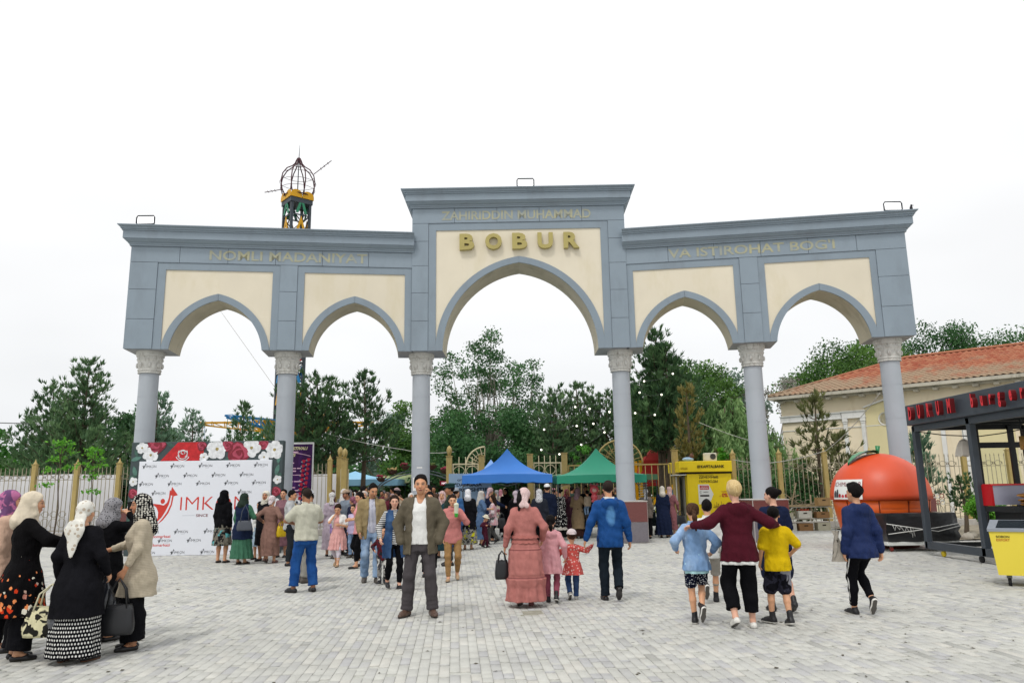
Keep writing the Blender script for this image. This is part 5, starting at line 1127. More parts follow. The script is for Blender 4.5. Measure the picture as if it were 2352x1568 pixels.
def leafy(x, y, H, Wd, lab, mat='decid', seed=0, n=7000, size=.2, zc=.62, hz=.42, clumps=26, bark=BARK, group=GT, nm='tree', gap=.34, droop=.2, stems=1, trunk=True, fill=0.0):
    rg = np.random.default_rng(seed+101); t = thing(nm, lab, 'tree', (x, y, 0), 0, group); tb = B(); C_ = []
    while len(C_) < clumps:
        p = rg.uniform(-1, 1, 3); r = np.linalg.norm(p)
        if .25 < r < 1: C_.append(p*np.array([Wd, Wd, H*hz])+np.array([0, 0, H*zc]))
    C_ = np.array(C_); rad = rg.uniform(.6, 1.25, clumps)*Wd*gap
    if trunk:
        for s in range(stems):
            o = rg.normal(0, .12, 2)*(stems > 1); tb.tube([(o[0], o[1], 0), (o[0]*2+.05, o[1], H*.2), (rg.normal(0, .1)*Wd, rg.normal(0, .1)*Wd, H*(zc-.12))], [.05+H*.013, .04+H*.010, .02+H*.006], 8)
        for c in C_: q = np.array([c[0]*.25, c[1]*.25, H*(zc-.3)*rg.uniform(.7, 1.2)]); m = q*.45+c*.55+rg.normal(0, .08, 3)*Wd+np.array([0, 0, -.02*H]); tb.tube([q*np.array([.3, .3, 1]), m, c], [.02+H*.0035, .015+H*.002, .008], 5, caps=False)
        tb.build('trunk', [bark], t)
    wgt = rad**2/np.sum(rad**2); idx = rg.choice(clumps, n, p=wgt); d = rg.normal(0, 1, (n, 3)); d /= np.linalg.norm(d, axis=1)[:, None]; rr_ = rg.uniform(0, 1, n)**(.42)*rad[idx]*(1+.22*rg.uniform(-1, 1, n))
    P = C_[idx]+d*rr_[:, None]*np.array([1, 1, .75]); P = P[P[:, 2] > .1]
    if fill: m_ = int(n*fill); q_ = rg.normal(0, 1, (m_, 3)); q_ *= (rg.uniform(0, .8, m_)**.5/np.linalg.norm(q_, axis=1))[:, None]; P = np.concatenate([P, q_*np.array([Wd, Wd, H*hz])+np.array([0, 0, H*zc])])
    V, F = leaves(P, size, rg, droop); ct = rg.uniform(.15, .75, clumps); tn = np.concatenate([ct[idx], np.full(len(P)+n, .4)])[:len(P)]+rg.normal(0, .16, len(P)); crown(t, V, F, tn, mat); return t
def willow(x, y, H, Wd, lab, seed=0, n=190):
    rg = np.random.default_rng(seed); t = thing('willow_tree', lab, 'tree', (x, y, 0), 0, GT); tb = B(); tb.tube([(0, 0, 0), (.1, 0, H*.35), (0, .1, H*.75)], [.28, .2, .08], 8); P = []; TN = []; DD = []
    for k in range(n):
        a = rg.uniform(0, 2*PI); r = Wd*rg.uniform(.15, 1)**.7; zt = H*(1-.42*(r/Wd)**2)*rg.uniform(.75, 1.0); ln = rg.uniform(.25, .62)*H; tn = rg.uniform(.15, .9); zt = min(zt, H); m = int(ln*15)
        c = np.array([r*math.cos(a), r*math.sin(a)])
        if k % 6 == 0: tb.tube([(0, 0, H*.5), (c[0]*.5, c[1]*.5, zt*1.0), (c[0], c[1], zt)], [.06, .03, .01], 4, caps=False)
        for i in range(m): f = i/m; P.append((c[0]*(1+.16*f)+rg.normal(0, .05), c[1]*(1+.16*f)+rg.normal(0, .05), max(.25, zt-ln*f))); DD.append((rg.normal(0, .35), rg.normal(0, .35), -1)); TN.append(tn-.25*f)
    V, F, K = blades(np.array(P), np.array(DD), .34, .05, 4, .25, rg); tb.build('trunk', [BARK], t); crown(t, V, F, np.repeat(TN, K)+rg.normal(0, .1, len(P)*K), 'willow'); return t
# left side
pine(-21.5, 38, 8.3, 3.0, 'pine with an open upright top right of the other pine behind the far left railing', 'pine', 1, leaders=2, dens=1.1, shape=.7)
pine(-24.5, 40, 7.6, 2.9, 'pine with a narrow pointed top, left of the taller one behind the far left railing', 'pine', 2, dens=1.1, leaders=2, shape=.8)
leafy(-28.4, 41, 5.4, 2.2, 'light green bushy tree at the very left edge of the photograph', 'hedge', 3, 5000, .2, .55, .5, 20)
leafy(-22.8, 44, 6.0, 2.8, 'mixed green tree filling the gap under the left pines', 'dark', 33, 7000, .22, .5, .5, 24, fill=.3)
leafy(-21.2, 43.5, 7.3, 1.7, 'slim leafy tree just left of the leftmost column', 'dark', 4, 5000, .2, .58, .45, 20, bark=BARKP)
pine(-19.7, 42, 7.0, 1.7, 'narrow dark conifer just right of the leftmost column', 'blue', 5, up=.9, dens=1.2, shape=.5, tl=.3)
pine(-23.2, 55, 7.5, 2.6, 'far conifer standing alone in the middle of the leftmost arch', 'blue', 6, dens=1., shape=.7)
leafy(-19.6, 58, 6.2, 3.0, 'low far green tree behind the yellow ride arms', 'dark', 7, 5000, .26, .5, .5, 20)
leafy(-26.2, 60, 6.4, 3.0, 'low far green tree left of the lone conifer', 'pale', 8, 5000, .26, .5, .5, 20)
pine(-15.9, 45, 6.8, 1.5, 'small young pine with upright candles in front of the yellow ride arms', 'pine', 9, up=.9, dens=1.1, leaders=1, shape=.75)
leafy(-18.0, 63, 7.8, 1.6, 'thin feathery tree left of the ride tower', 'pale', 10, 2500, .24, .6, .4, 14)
# middle left: big dark pines
pine(-9.4, 36.5, 7.0, 3.0, 'broad dark pine right of the second column, the left one of three', 'pine2', 11, leaders=3, dens=1.1, shape=.55, z0=.75)
pine(-7.5, 38, 7.4, 2.6, 'dark pine with a ragged spire, middle one of three beside the second column', 'pine2', 12, leaders=1, dens=1.1, shape=.7, z0=.75)
pine(-11.2, 39, 6.0, 2.2, 'shorter dark pine behind the purple festival banner', 'blue', 13, dens=1.0, shape=.6, z0=.7)
leafy(-6.3, 46, 6.8, 2.2, 'fresh green leafy tree left of the third column', 'decid', 14, 8000, .2, .55, .48, 26, fill=.25)
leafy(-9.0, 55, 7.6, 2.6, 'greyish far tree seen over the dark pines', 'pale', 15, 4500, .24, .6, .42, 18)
# centre
leafy(-1.9, 58, 13.6, 4.5, 'tall airy broadleaf tree with pale limbs under the middle arch', 'dark', 16, 20000, .19, .57, .43, 110, bark=BARKP, gap=.20, stems=3)
leafy(-3.4, 42.5, 5.9, 2.4, 'rounded dark shrubby tree at the foot of the tall airy tree, left side', 'dark', 17, 8000, .2, .5, .52, 26, fill=.3)
leafy(.4, 45, 5.8, 2.6, 'rounded dark shrubby tree at the foot of the tall airy tree, right side', 'dark', 18, 8000, .2, .5, .52, 26, fill=.3)
pine(2.3, 45, 7.4, 2.6, 'pine in the middle arch, left one of three in a row', 'pine', 19, leaders=2, dens=1.0, shape=.55)
pine(3.8, 46, 7.8, 2.6, 'pine in the middle arch, middle one of three in a row', 'pine', 20, leaders=2, dens=1.0, shape=.55)
pine(5.7, 45.5, 7.3, 2.4, 'pine in the middle arch close to the fourth column', 'pine', 21, leaders=2, dens=1.0, shape=.55)
# right
pine(7.3, 38, 9.4, 2.9, 'large dark pine hung with lights right of the fourth column', 'pine2', 22, leaders=3, dens=1.25, shape=.62, z0=.7, tl=.36)
pine(9.0, 39.5, 7.2, 2.2, 'lower pine bough mass right of the large dark pine', 'pine2', 34, dens=1.1, leaders=2, shape=.6)
leafy(12.0, 50, 10.0, 3.2, 'round-topped bright leafy tree behind the willow', 'decid', 23, 18000, .17, .6, .42, 60, fill=.25, gap=.26)
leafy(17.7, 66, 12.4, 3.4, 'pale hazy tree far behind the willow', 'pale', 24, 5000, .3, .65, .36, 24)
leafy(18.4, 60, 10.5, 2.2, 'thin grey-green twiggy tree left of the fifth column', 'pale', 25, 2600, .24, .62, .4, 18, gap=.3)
willow(10.9, 39.0, 6.5, 2.1, 'weeping willow with hanging pale strands behind the kiosk', 26, 300)
willow(13.6, 43, 5.6, 2.3, 'darker weeping willow between the fifth column and the cream building', 36, 150)
pine(7.55, 33, 5.7, .80, 'browned half-dead thuja rising behind the yellow kiosk', 'thuja', 27, up=1.1, dens=1.1, shape=.45, tl=.30, K=9)
leafy(9.0, 33.2, 2.9, .8, 'light olive shrub at the foot of the browned thuja', 'olive', 28, 3500, .16, .55, .5, 18)
leafy(-5.2, 54, 7.0, 3.0, 'deep green tree closing the gap left of the tall airy tree', 'dark', 54, 12000, .19, .5, .5, 40, fill=.35, gap=.3)
leafy(1.6, 54, 7.6, 3.0, 'deep green tree closing the gap right of the tall airy tree', 'dark', 55, 12000, .19, .5, .5, 40, fill=.35, gap=.3)
leafy(9.0, 52, 8.8, 2.6, 'mid green tree between the big dark pine and the round-topped tree', 'decid', 56, 12000, .19, .55, .45, 40, fill=.35, gap=.3)
leafy(15.2, 55, 8.6, 2.6, 'mid green tree behind the two weeping willows', 'dark', 57, 12000, .19, .55, .45, 40, fill=.35, gap=.3)
leafy(16.9, 50, 8.8, 2.2, 'bare grey twiggy tree between the fifth column and the building', 'grey', 29, 2600, .2, .6, .4, 20, gap=.3, bark=BARKP)
leafy(23.0, 52, 11.4, 4.3, 'dense bright green tree rising behind the left end of the tiled roof', 'decid', 30, 26000, .18, .68, .30, 60, fill=.3, gap=.28)
leafy(27.6, 56, 12.2, 2.8, 'dark leafy tree peeping over the roof ridge left of the feathery one', 'dark', 53, 16000, .18, .68, .32, 50, gap=.40, fill=.35)
leafy(31.7, 56, 13.3, 3.2, 'dark feathery tree behind the roof, just right of the rightmost column', 'dark', 31, 18000, .18, .68, .32, 50, gap=.38, fill=.3)
leafy(36.6, 56, 13.2, 4.2, 'broad green tree behind the roof at the right edge', 'dark', 32, 26000, .19, .68, .32, 60, fill=.35, gap=.36)
leafy(41.5, 54, 13.0, 3.2, 'tall tree behind the roof cut by the right edge of the view', 'decid', 35, 20000, .19, .66, .34, 50, fill=.35, gap=.4)
pine(12.6, 31.6, 5.2, 1.6, 'sparse olive pine with a clear trunk in front of the cream building', 'olive', 37, up=.5, dens=.75, shape=.6, tl=.34, z0=.5)
pine(14.1, 33.2, 3.6, 1.4, 'low olive pine behind the round kiosk', 'olive', 38, up=.5, dens=.8, shape=.6)
leafy(11.7, 32.0, 2.6, 1.2, 'dark green bush behind the produce shelf', 'dark', 39, 3500, .14, .5, .5, 18, fill=.3)
leafy(9.3, 31.8, 2.6, 1.2, 'dark green bush right of the yellow kiosk behind the railing', 'dark', 40, 3500, .14, .5, .5, 18, fill=.3)
leafy(8.35, 30.9, 3.2, .55, 'thin bright green sapling at the right side of the yellow kiosk', 'bright', 41, 1500, .13, .55, .45, 14)
leafy(2.9, 32.5, 3.6, .6, 'small light green sapling behind the green canopy peak', 'hedge', 42, 1200, .13, .65, .34, 12)
pine(16.8, 31.6, 3.4, .9, 'dark young conifer behind the left post of the burger stand', 'blue', 43, up=.9, dens=1.2, shape=.5, group='garden plants by the right railing', nm='conifer')
pine(13.7, 23.8, 1.75, .42, 'dark conical dwarf conifer beside the ball shrub', 'pine2', 44, up=1.0, dens=2.2, shape=.4, tl=.14, wd=.03, z0=.5, group='garden plants by the right railing', nm='dwarf_conifer')
leafy(13.75, 22.8, 1.15, .42, 'bright green ball-shaped shrub on a short stem', 'bright', 45, 4500, .07, .72, .34, 30, group='garden plants by the right railing', nm='ball_shrub', gap=.5, fill=.5)
leafy(14.9, 22.6, .8, .45, 'low dark green shrub behind the burger stand counter', 'hedge', 46, 2500, .08, .5, .5, 18, group='garden plants by the right railing', nm='shrub')
leafy(12.6, 24.6, .7, .5, 'low greyish shrub left of the dwarf conifer', 'olive', 47, 1800, .08, .5, .5, 16, group='garden plants by the right railing', nm='shrub')
leafy(-8.1, 9.6+18, .9, .3, 'little dark green shrub at the foot of the left railing', 'hedge', 48, 900, .08, .5, .5, 10, group='garden plants by the left railing', nm='shrub')
for (x, y, H, lab, sd) in ((-16.3, 27.6, 3.55, 'young chestnut sapling with big bright leaves, taller of two by the left railing', 51), (-15.2, 27.8, 3.3, 'young chestnut sapling with a forked bare stem, shorter of two by the left railing', 52)):
    rg = np.random.default_rng(sd); t = thing('sapling', lab, 'sapling', (x, y, 0), 0, 'saplings by the left railing'); b = B(); b.tube([(0, 0, 0), (.08, 0, 1.2), (-.02, 0, 2.2), (.0, 0, H-.3)], [.03, .025, .018, .01], 6)
    tips = [(rg.uniform(-.40, .36)*(1-.4*(zz < .3)), rg.uniform(-.25, .25), H-zz) for zz in (0, .05, .1, .18, .30, .36, .55, .60, .66, .9, .95, 1.0, 1.5, 1.55)]
    for q in tips[:8]: b.tube([(0, 0, q[2]-.5), q], [.012, .006], 5)
    b.build('trunk', [BARK], t); P = np.concatenate([np.array(q)+rg.normal(0, .12, (26, 3))*np.array([1, 1, .40]) for q in tips]); V, F = leaves(P, .13, rg, .3, 1.6); crown(t, V, F, rg.uniform(.1, .9, len(F)), 'bright')
rg = np.random.default_rng(77); n = 60000
X = rg.uniform(-75, 55, n); Y = rg.uniform(68, 84, n); top = 4.2+1.6*np.sin(X*.21)+.9*np.sin(X*.53+1)+.6*np.sin(X*1.3); Zz = top*rg.uniform(0, 1, n)**.6+rg.normal(0, .25, n)
V, F = leaves(np.stack([X, Y, np.maximum(Zz, .1)], 1), .75, rg, .1); t = crown(None, V, F, .45+.25*np.sin(X*.7)+rg.normal(0, .15, n), 'dark', 'far_wood'); tag(t, 'low band of far-off dark wood closing the park behind the trees', 'wood', kind='stuff')
# planting strip by the right railing
b = B(); A = [[(x, y, .02+.10*math.sin(PI*j/5)+.03*math.sin(x*3+y)) for x in np.linspace(10.8, 24, 24)] for j, y in enumerate(np.linspace(22.2, 29.5, 6))]; b.sheet([[(p[0]+1.0, p[1], p[2]) for p in r] for r in A], sm=True, flip=True); tag(b.build('planting_bed', [paint('bed_soil', '#8a8272', .95, .2, 3, bump=.6, dirt=('#5e5a44', .6))]), 'low bed of dry soil and stones along the right railing', 'bed', kind='structure')
for k, (x, y) in enumerate(((12.3, 22.6), (12.9, 22.4), (13.3, 22.9), (14.3, 22.3), (15.0, 22.1), (13.9, 22.5))):
    b = B(); b.ball((0, 0, .06), (.22, .16, .12), 8, 0, 5); b.V = [A+np.random.default_rng(k).normal(0, .018, A.shape) for A in b.V]; o = b.build('border_stone', [paint('border_stone', '#a09a8e', .9, .15, 8, bump=.5)]); o.location = (x, y, .02); tag(o, ('leftmost pale stone edging the planting bed', 'pale stone second from the left along the planting bed', 'pale stone set back behind the second one in the bed', 'pale stone right of the ball shrub in the bed', 'rightmost pale stone edging the planting bed', 'pale stone under the ball shrub in the bed')[k], 'stone', 'stones edging the planting bed')
fw = thing('ornament_panel', 'small red and white wrought ornament leaning on the railing behind the round kiosk', 'ornament', (14.75, 27.4, 0))
for i in range(7):
    b = B(); b.tube([(.16*(i % 3)+.07*math.cos(t), 0, .95+.22*(i//3)+.07*math.sin(t)) for t in np.linspace(0, 2*PI, 11)[:-1]], .014, 4, closed=True); b.build('ring', [paint('ornament_red', '#8a3a38', .6) if i % 2 else KW], fw)
b = B(); b.bar((.16, 0, 0), (.16, 0, 1.0), .03); b.build('stake', [BARM], fw)
# ================================================================== PEOPLE: bodies and clothes grown from distance fields
def smin(a, b, k):
    h = np.maximum(k-np.abs(a-b), 0)/k; return np.minimum(a, b)-h*h*k*.25
class Field:
    """a list of shapes; mesh() samples their blended distance on a grid and skins it"""
    def __init__(s): s.pr = []
    def put(s, fn, lo, hi, k=.02, op='u'): s.pr.append((fn, np.array(lo, float), np.array(hi, float), k, op)); return s
    def cone(s, a, b, ra, rb, k=.02, wr=None, op='u', flat=None):
        a = np.array(a, float); b = np.array(b, float); ba = b-a; L2 = max(ba @ ba, 1e-9); m = max(ra, rb)+.03
        def fn(X, Y, Z):
            px, py, pz = X-a[0], Y-a[1], Z-a[2]; t = np.clip((px*ba[0]+py*ba[1]+pz*ba[2])/L2, 0, 1)
            dx, dy, dz = px-t*ba[0], py-t*ba[1], pz-t*ba[2]
            if flat is not None: q = dx*flat[0][0]+dy*flat[0][1]+dz*flat[0][2]; e = flat[1]; d2 = dx*dx+dy*dy+dz*dz+q*q*(e*e-1); d = np.sqrt(np.maximum(d2, 0))
            else: d = np.sqrt(dx*dx+dy*dy+dz*dz)
            r = ra+t*(rb-ra)
            if wr: r = r+wr[0]*np.sin(t*wr[1]+wr[2])*(t if len(wr) > 3 else 1)
            return d-r
        return s.put(fn, np.minimum(a, b)-m, np.maximum(a, b)+m, k, op)
    def ell(s, c, r, k=.02, op='u', Rm=None, o=None, cut=None):
        """ellipsoid; with Rm, o it lives in a turned frame: p_local = (p-o) @ Rm"""
        c = np.array(c, float); r = np.array(r, float); big = max(r)+.03
        cw = c if Rm is None else o+Rm @ c
        def fn(X, Y, Z):
            if Rm is not None:
                x, y, z = X-o[0], Y-o[1], Z-o[2]; X, Y, Z = (x*Rm[0, i]+y*Rm[1, i]+z*Rm[2, i] for i in range(3))
            a, b, c_ = (X-c[0]), (Y-c[1]), (Z-c[2]); k0 = np.sqrt((a/r[0])**2+(b/r[1])**2+(c_/r[2])**2); k1 = np.sqrt((a/r[0]**2)**2+(b/r[1]**2)**2+(c_/r[2]**2)**2)
            d = k0*(k0-1)/np.maximum(k1, 1e-6)
            if cut is not None: d = np.maximum(d, cut(X, Y, Z))
            return d
        return s.put(fn, cw-big, cw+big, k, op)
    def loft(s, prof, cx, z0, z1, k=.02, fold=None, op='u', pw=2.3):
        """upright tube of elliptical sections; prof rows (z, half width, half depth, y shift); cx(z) → centre"""
        pr = np.array(prof, float); pr = pr[np.argsort(pr[:, 0])]; zz = np.linspace(z0-.05, z1+.05, 40); cs = np.array([cx(z) for z in zz]); W_ = pr[:, 1].max()*1.25+.05; D_ = (pr[:, 2]+np.abs(pr[:, 3])).max()*1.25+.05
        def fn(X, Y, Z):
            w, d, yo = (np.interp(Z, pr[:, 0], pr[:, i]) for i in (1, 2, 3)); x0 = np.interp(Z, zz, cs[:, 0]); y0 = np.interp(Z, zz, cs[:, 1])+yo
            x = X-x0; y = Y-y0; q = (np.abs(x/w)**pw+np.abs(y/d)**pw)**(1/pw)
            if fold is not None:
                amp, nf, ph = fold[:3]; th = np.arctan2(x, y); q = q/(1+amp*np.clip((fold[3]-Z)/max(.05, fold[3]-z0), 0, 1)*(np.cos(nf*th+ph+2*np.sin(Z*4+ph))+.5*np.cos(nf*.63*th+ph*2+Z*5)))
            return np.maximum((q-1)*np.minimum(w, d)*.92, np.maximum(Z-z1, z0-Z))
        lo = np.array([cs[:, 0].min()-W_, cs[:, 1].min()-D_, z0-.03]); hi = np.array([cs[:, 0].max()+W_, cs[:, 1].max()+D_, z1+.03]); return s.put(fn, lo, hi, k, op)
    def mesh(s, h, noise=None):
        us = [p for p in s.pr if p[4] == 'u']; lo = np.min([p[1] for p in us], 0)-.01; hi = np.max([p[2] for p in us], 0)+.01; n = np.ceil((hi-lo)/h).astype(int)+1
        ax = [lo[i]+h*np.arange(n[i]) for i in range(3)]; f = np.full(n, .2, np.float32)
        for fn, a, b, k, op in s.pr:
            i0 = np.clip(np.floor((a-lo)/h).astype(int)-1, 0, n-1); i1 = np.clip(np.ceil((b-lo)/h).astype(int)+2, 1, n)
            if np.any(i1 <= i0): continue
            sl = tuple(slice(p, q) for p, q in zip(i0, i1)); d = fn(ax[0][sl[0]][:, None, None], ax[1][sl[1]][None, :, None], ax[2][sl[2]][None, None, :])
            f[sl] = smin(f[sl], d, k) if op == 'u' else -smin(-f[sl], d, k)
        if noise:
            amp, ph = noise; X, Y, Z = ax[0][:, None, None], ax[1][None, :, None], ax[2][None, None, :]
            f = f+amp*(np.sin(23*X+9*Y+17*Z+ph)*np.sin(-14*X+19*Y+25*Z+2*ph)+.6*np.sin(38*X-21*Y+30*Z+ph*3)*np.sin(11*X+33*Y-22*Z)+.30*np.sin(61*X+30*Y+24*Z+2*ph)*np.sin(-24*X+52*Y+14*Z)).astype(np.float32)
        f[0], f[-1] = .2, .2; f[:, 0], f[:, -1] = .2, .2; f[:, :, 0], f[:, :, -1] = .2, .2
        g = openvdb.FloatGrid(.2); g.copyFromArray(np.ascontiguousarray(f, np.float32)); P, Q = g.convertToQuads(0.0)
        return np.asarray(P)*h+lo, np.asarray(Q)[:, ::-1]
def ik(a, c, l1, l2, pole):
    a, c, pole = (np.array(v, float) for v in (a, c, pole)); d = c-a; L = np.linalg.norm(d); u = d/max(L, 1e-6); L = min(L, (l1+l2)*.999); c = a+u*L
    x = (l1*l1-l2*l2+L*L)/(2*L); h = math.sqrt(max(l1*l1-x*x, 0)); p = pole-(pole @ u)*u; p /= np.linalg.norm(p)+1e-9; return a+u*x+p*h, c
# ---- materials for people
def skin_mat(name, tone, brow='#1c1512', lip='#8a4a42', beard=0.):
    b = MatB(name); c = srgb(tone); h = b.n('ShaderNodeAttribute', attribute_name='hco').outputs['Vector']; x, y, z = b.xyz(h)[0:3]; ax = b.math('ABSOLUTE', x)
    fr = b.step(y, .03, .045)
    def el(cx, cz, rx, rz, soft=.25, xx=None):
        u = b.math('MULTIPLY', b.math('SUBTRACT', ax if xx is None else xx, cx), 1/rx); v = b.math('MULTIPLY', b.math('SUBTRACT', z, cz), 1/rz); d = b.math('ADD', b.math('MULTIPLY', u, u), b.math('MULTIPLY', v, v)); return b.math('MULTIPLY', b.step(d, 1-soft, 1+soft, 1, 0), fr)
    cc = b.scalec(c, b.step(b.noise(b.obj(), 14, 3), .3, .7, .93, 1.06))
    ck = el(.036, -.028, .024, .02, .9); cc = b.mix(b.math('MULTIPLY', ck, .30), cc, srgb('#b0604e'))
    if beard: cc = b.mix(b.math('MULTIPLY', b.math('MULTIPLY', b.step(z, -.035, -.055), fr), beard), cc, srgb('#4a4440'))
    cc = b.mix(el(0, -.060, .023, .0085), cc, srgb(lip)); cc = b.mix(el(0, -.060, .024, .0018), cc, srgb('#4a2622'))
    cc = b.mix(el(.031, .010, .0175, .0085, .4), cc, srgb('#4a2e24')); cc = b.mix(el(.031, .0075, .0125, .0045), cc, srgb('#b9aea6')); cc = b.mix(el(.031, .0080, .0062, .0056), cc, srgb('#1a1210'))
    cc = b.mix(el(.032, .030, .0205, .0052, .4), cc, srgb(brow)); cc = b.mix(el(.0095, -.033, .0042, .003), cc, srgb('#4e2c24'))
    hz_ = b.math('SUBTRACT', z, b.math('ADD', b.math('MULTIPLY', y, 1.05), .022)); hm_ = b.step(b.math('ADD', hz_, b.math('MULTIPLY', b.noise(h, 60, 3, .7), .028)), .008, .022); em_ = el(.075, -.002, .016, .034, .3); cc = b.mix(b.math('MULTIPLY', hm_, b.step(z, -.10, -.08)), cc, srgb(brow))
    b.color(cc); b.p.inputs['Subsurface Weight'].default_value = .08; b.p.inputs['Subsurface Radius'].default_value = (.01, .004, .002); return b.fin(.5, .35)
SK = dict(tan=skin_mat('skin_tan', '#c08c69', beard=.22), tanf=skin_mat('skin_tan_woman', '#c69474', lip='#9a4c48'), fair=skin_mat('skin_fair', '#d0a088', lip='#a85a54'), brown=skin_mat('skin_brown', '#a06e50', beard=.2), brownf=skin_mat('skin_brown_woman', '#b07c5c', lip='#87443e'), blond=skin_mat('skin_fair_blond', '#d0a088', '#a88a5c', lip='#a85a54'), kid=skin_mat('skin_child', '#cc9a78', lip='#a85c54'), blonde=skin_mat('skin_fair_light_brow', '#cf9d84', '#8a6a48'))
def hair_mat(name, c, c2):
    b = MatB(name); o = b.obj(); n = b.noise(b.mapv(o, (60, 60, 9)), 1.6, 3, .7); b.color(b.mix(b.step(n, .35, .7), srgb(c), srgb(c2))); b.bump(n, .9, .012); return b.fin(.75, .10)
HR = dict(black=hair_mat('hair_black', '#0d0b0b', '#1c1818'), dark=hair_mat('hair_dark_brown', '#1c1310', '#35261e'), brown=hair_mat('hair_brown', '#33231a', '#5c4230'), blond=hair_mat('hair_blond', '#b89a68', '#dcc696'), cropped=hair_mat('hair_cropped', '#241d1a', '#332a26'))
_sm = {}
def shoe_mat(up, sole):
    if (up, sole) not in _sm:
        b = MatB('shoe_'+up[1:]); z = b.xyz(b.obj())[2]; c = b.mix(b.step(z, .020, .023), srgb(sole), b.scalec(srgb(up), b.step(b.noise(b.obj(), 30, 3), .3, .7, .85, 1.15))); c = b.mix(b.step(z, .0025, .004, 1, 0), c, srgb('#3a3836') if sole != '#d8d6d0' else srgb('#55524e')); b.color(c); _sm[(up, sole)] = b.fin(.45, .4)
    return _sm[(up, sole)]
_sg = {}
def shoe_geo(kind):
    if kind in _sg: return _sg[kind]
    F = Field(); lowz = lambda X, Y, Z: -Z
    F.cone((0, -.035, .030), (0, .10, .026), .038, .041, .02); F.cone((0, .10, .026), (0, .172, .022), .041, .032, .03)
    if kind != 'flat': F.cone((0, -.03, .045), (0, .045, .05), .037, .034, .03)
    if kind in ('sneaker', 'boot'): F.cone((0, -.015, .06), (0, -.005, .105 if kind == 'sneaker' else .16), .043, .043, .03); F.cone((0, .02, .06), (0, .11, .045), .034, .032, .03)
    if kind == 'loafer': F.cone((0, .03, .055), (0, .12, .04), .034, .036, .02); F.ell((0, .0, .10), (.034, .048, .045), .01, 'd')
    if kind == 'flat': F.ell((0, .03, .075), (.031, .075, .042), .01, 'd')
    F.put(lambda X, Y, Z: Z+0*X+0*Y, (-.2, -.2, -.1), (.2, .3, .2), .004, 'd')
    V, Q = F.mesh(.0075); _sg[kind] = (V, Q); return V, Q
def shoe(parent, kind, up, sole, M_, name='shoe'):
    key = (kind, up, sole)
    if key not in _sm: V, Q = shoe_geo(kind); _sm[key] = mesh_np(name, V, [Q], [shoe_mat(up, sole)], smooth=True)
    o = link(name, _sm[key], parent); o.matrix_local = M_; return o
TORSO_M = [(.80, .148, .112, -.01), (.90, .166, .118, -.012), (.97, .162, .112, -.005), (1.07, .150, .104, .0), (1.20, .160, .114, .005), (1.32, .172, .118, 0), (1.385, .160, .106, -.008), (1.43, .122, .082, -.012), (1.465, .078, .064, -.014), (1.50, .060, .058, -.014)]
TORSO_F = [(.80, .158, .118, -.012), (.90, .174, .124, -.015), (.97, .162, .112, -.008), (1.08, .132, .098, .0), (1.20, .146, .118, .012), (1.28, .154, .128, .016), (1.36, .144, .104, .0), (1.415, .106, .078, -.010), (1.45, .068, .058, -.012), (1.49, .052, .052, -.014)]
def grow(prof, e, g=1., dz=0): return [(z+dz, w*g+e, d*g+e, y) for z, w, d, y in prof]
class Person: pass
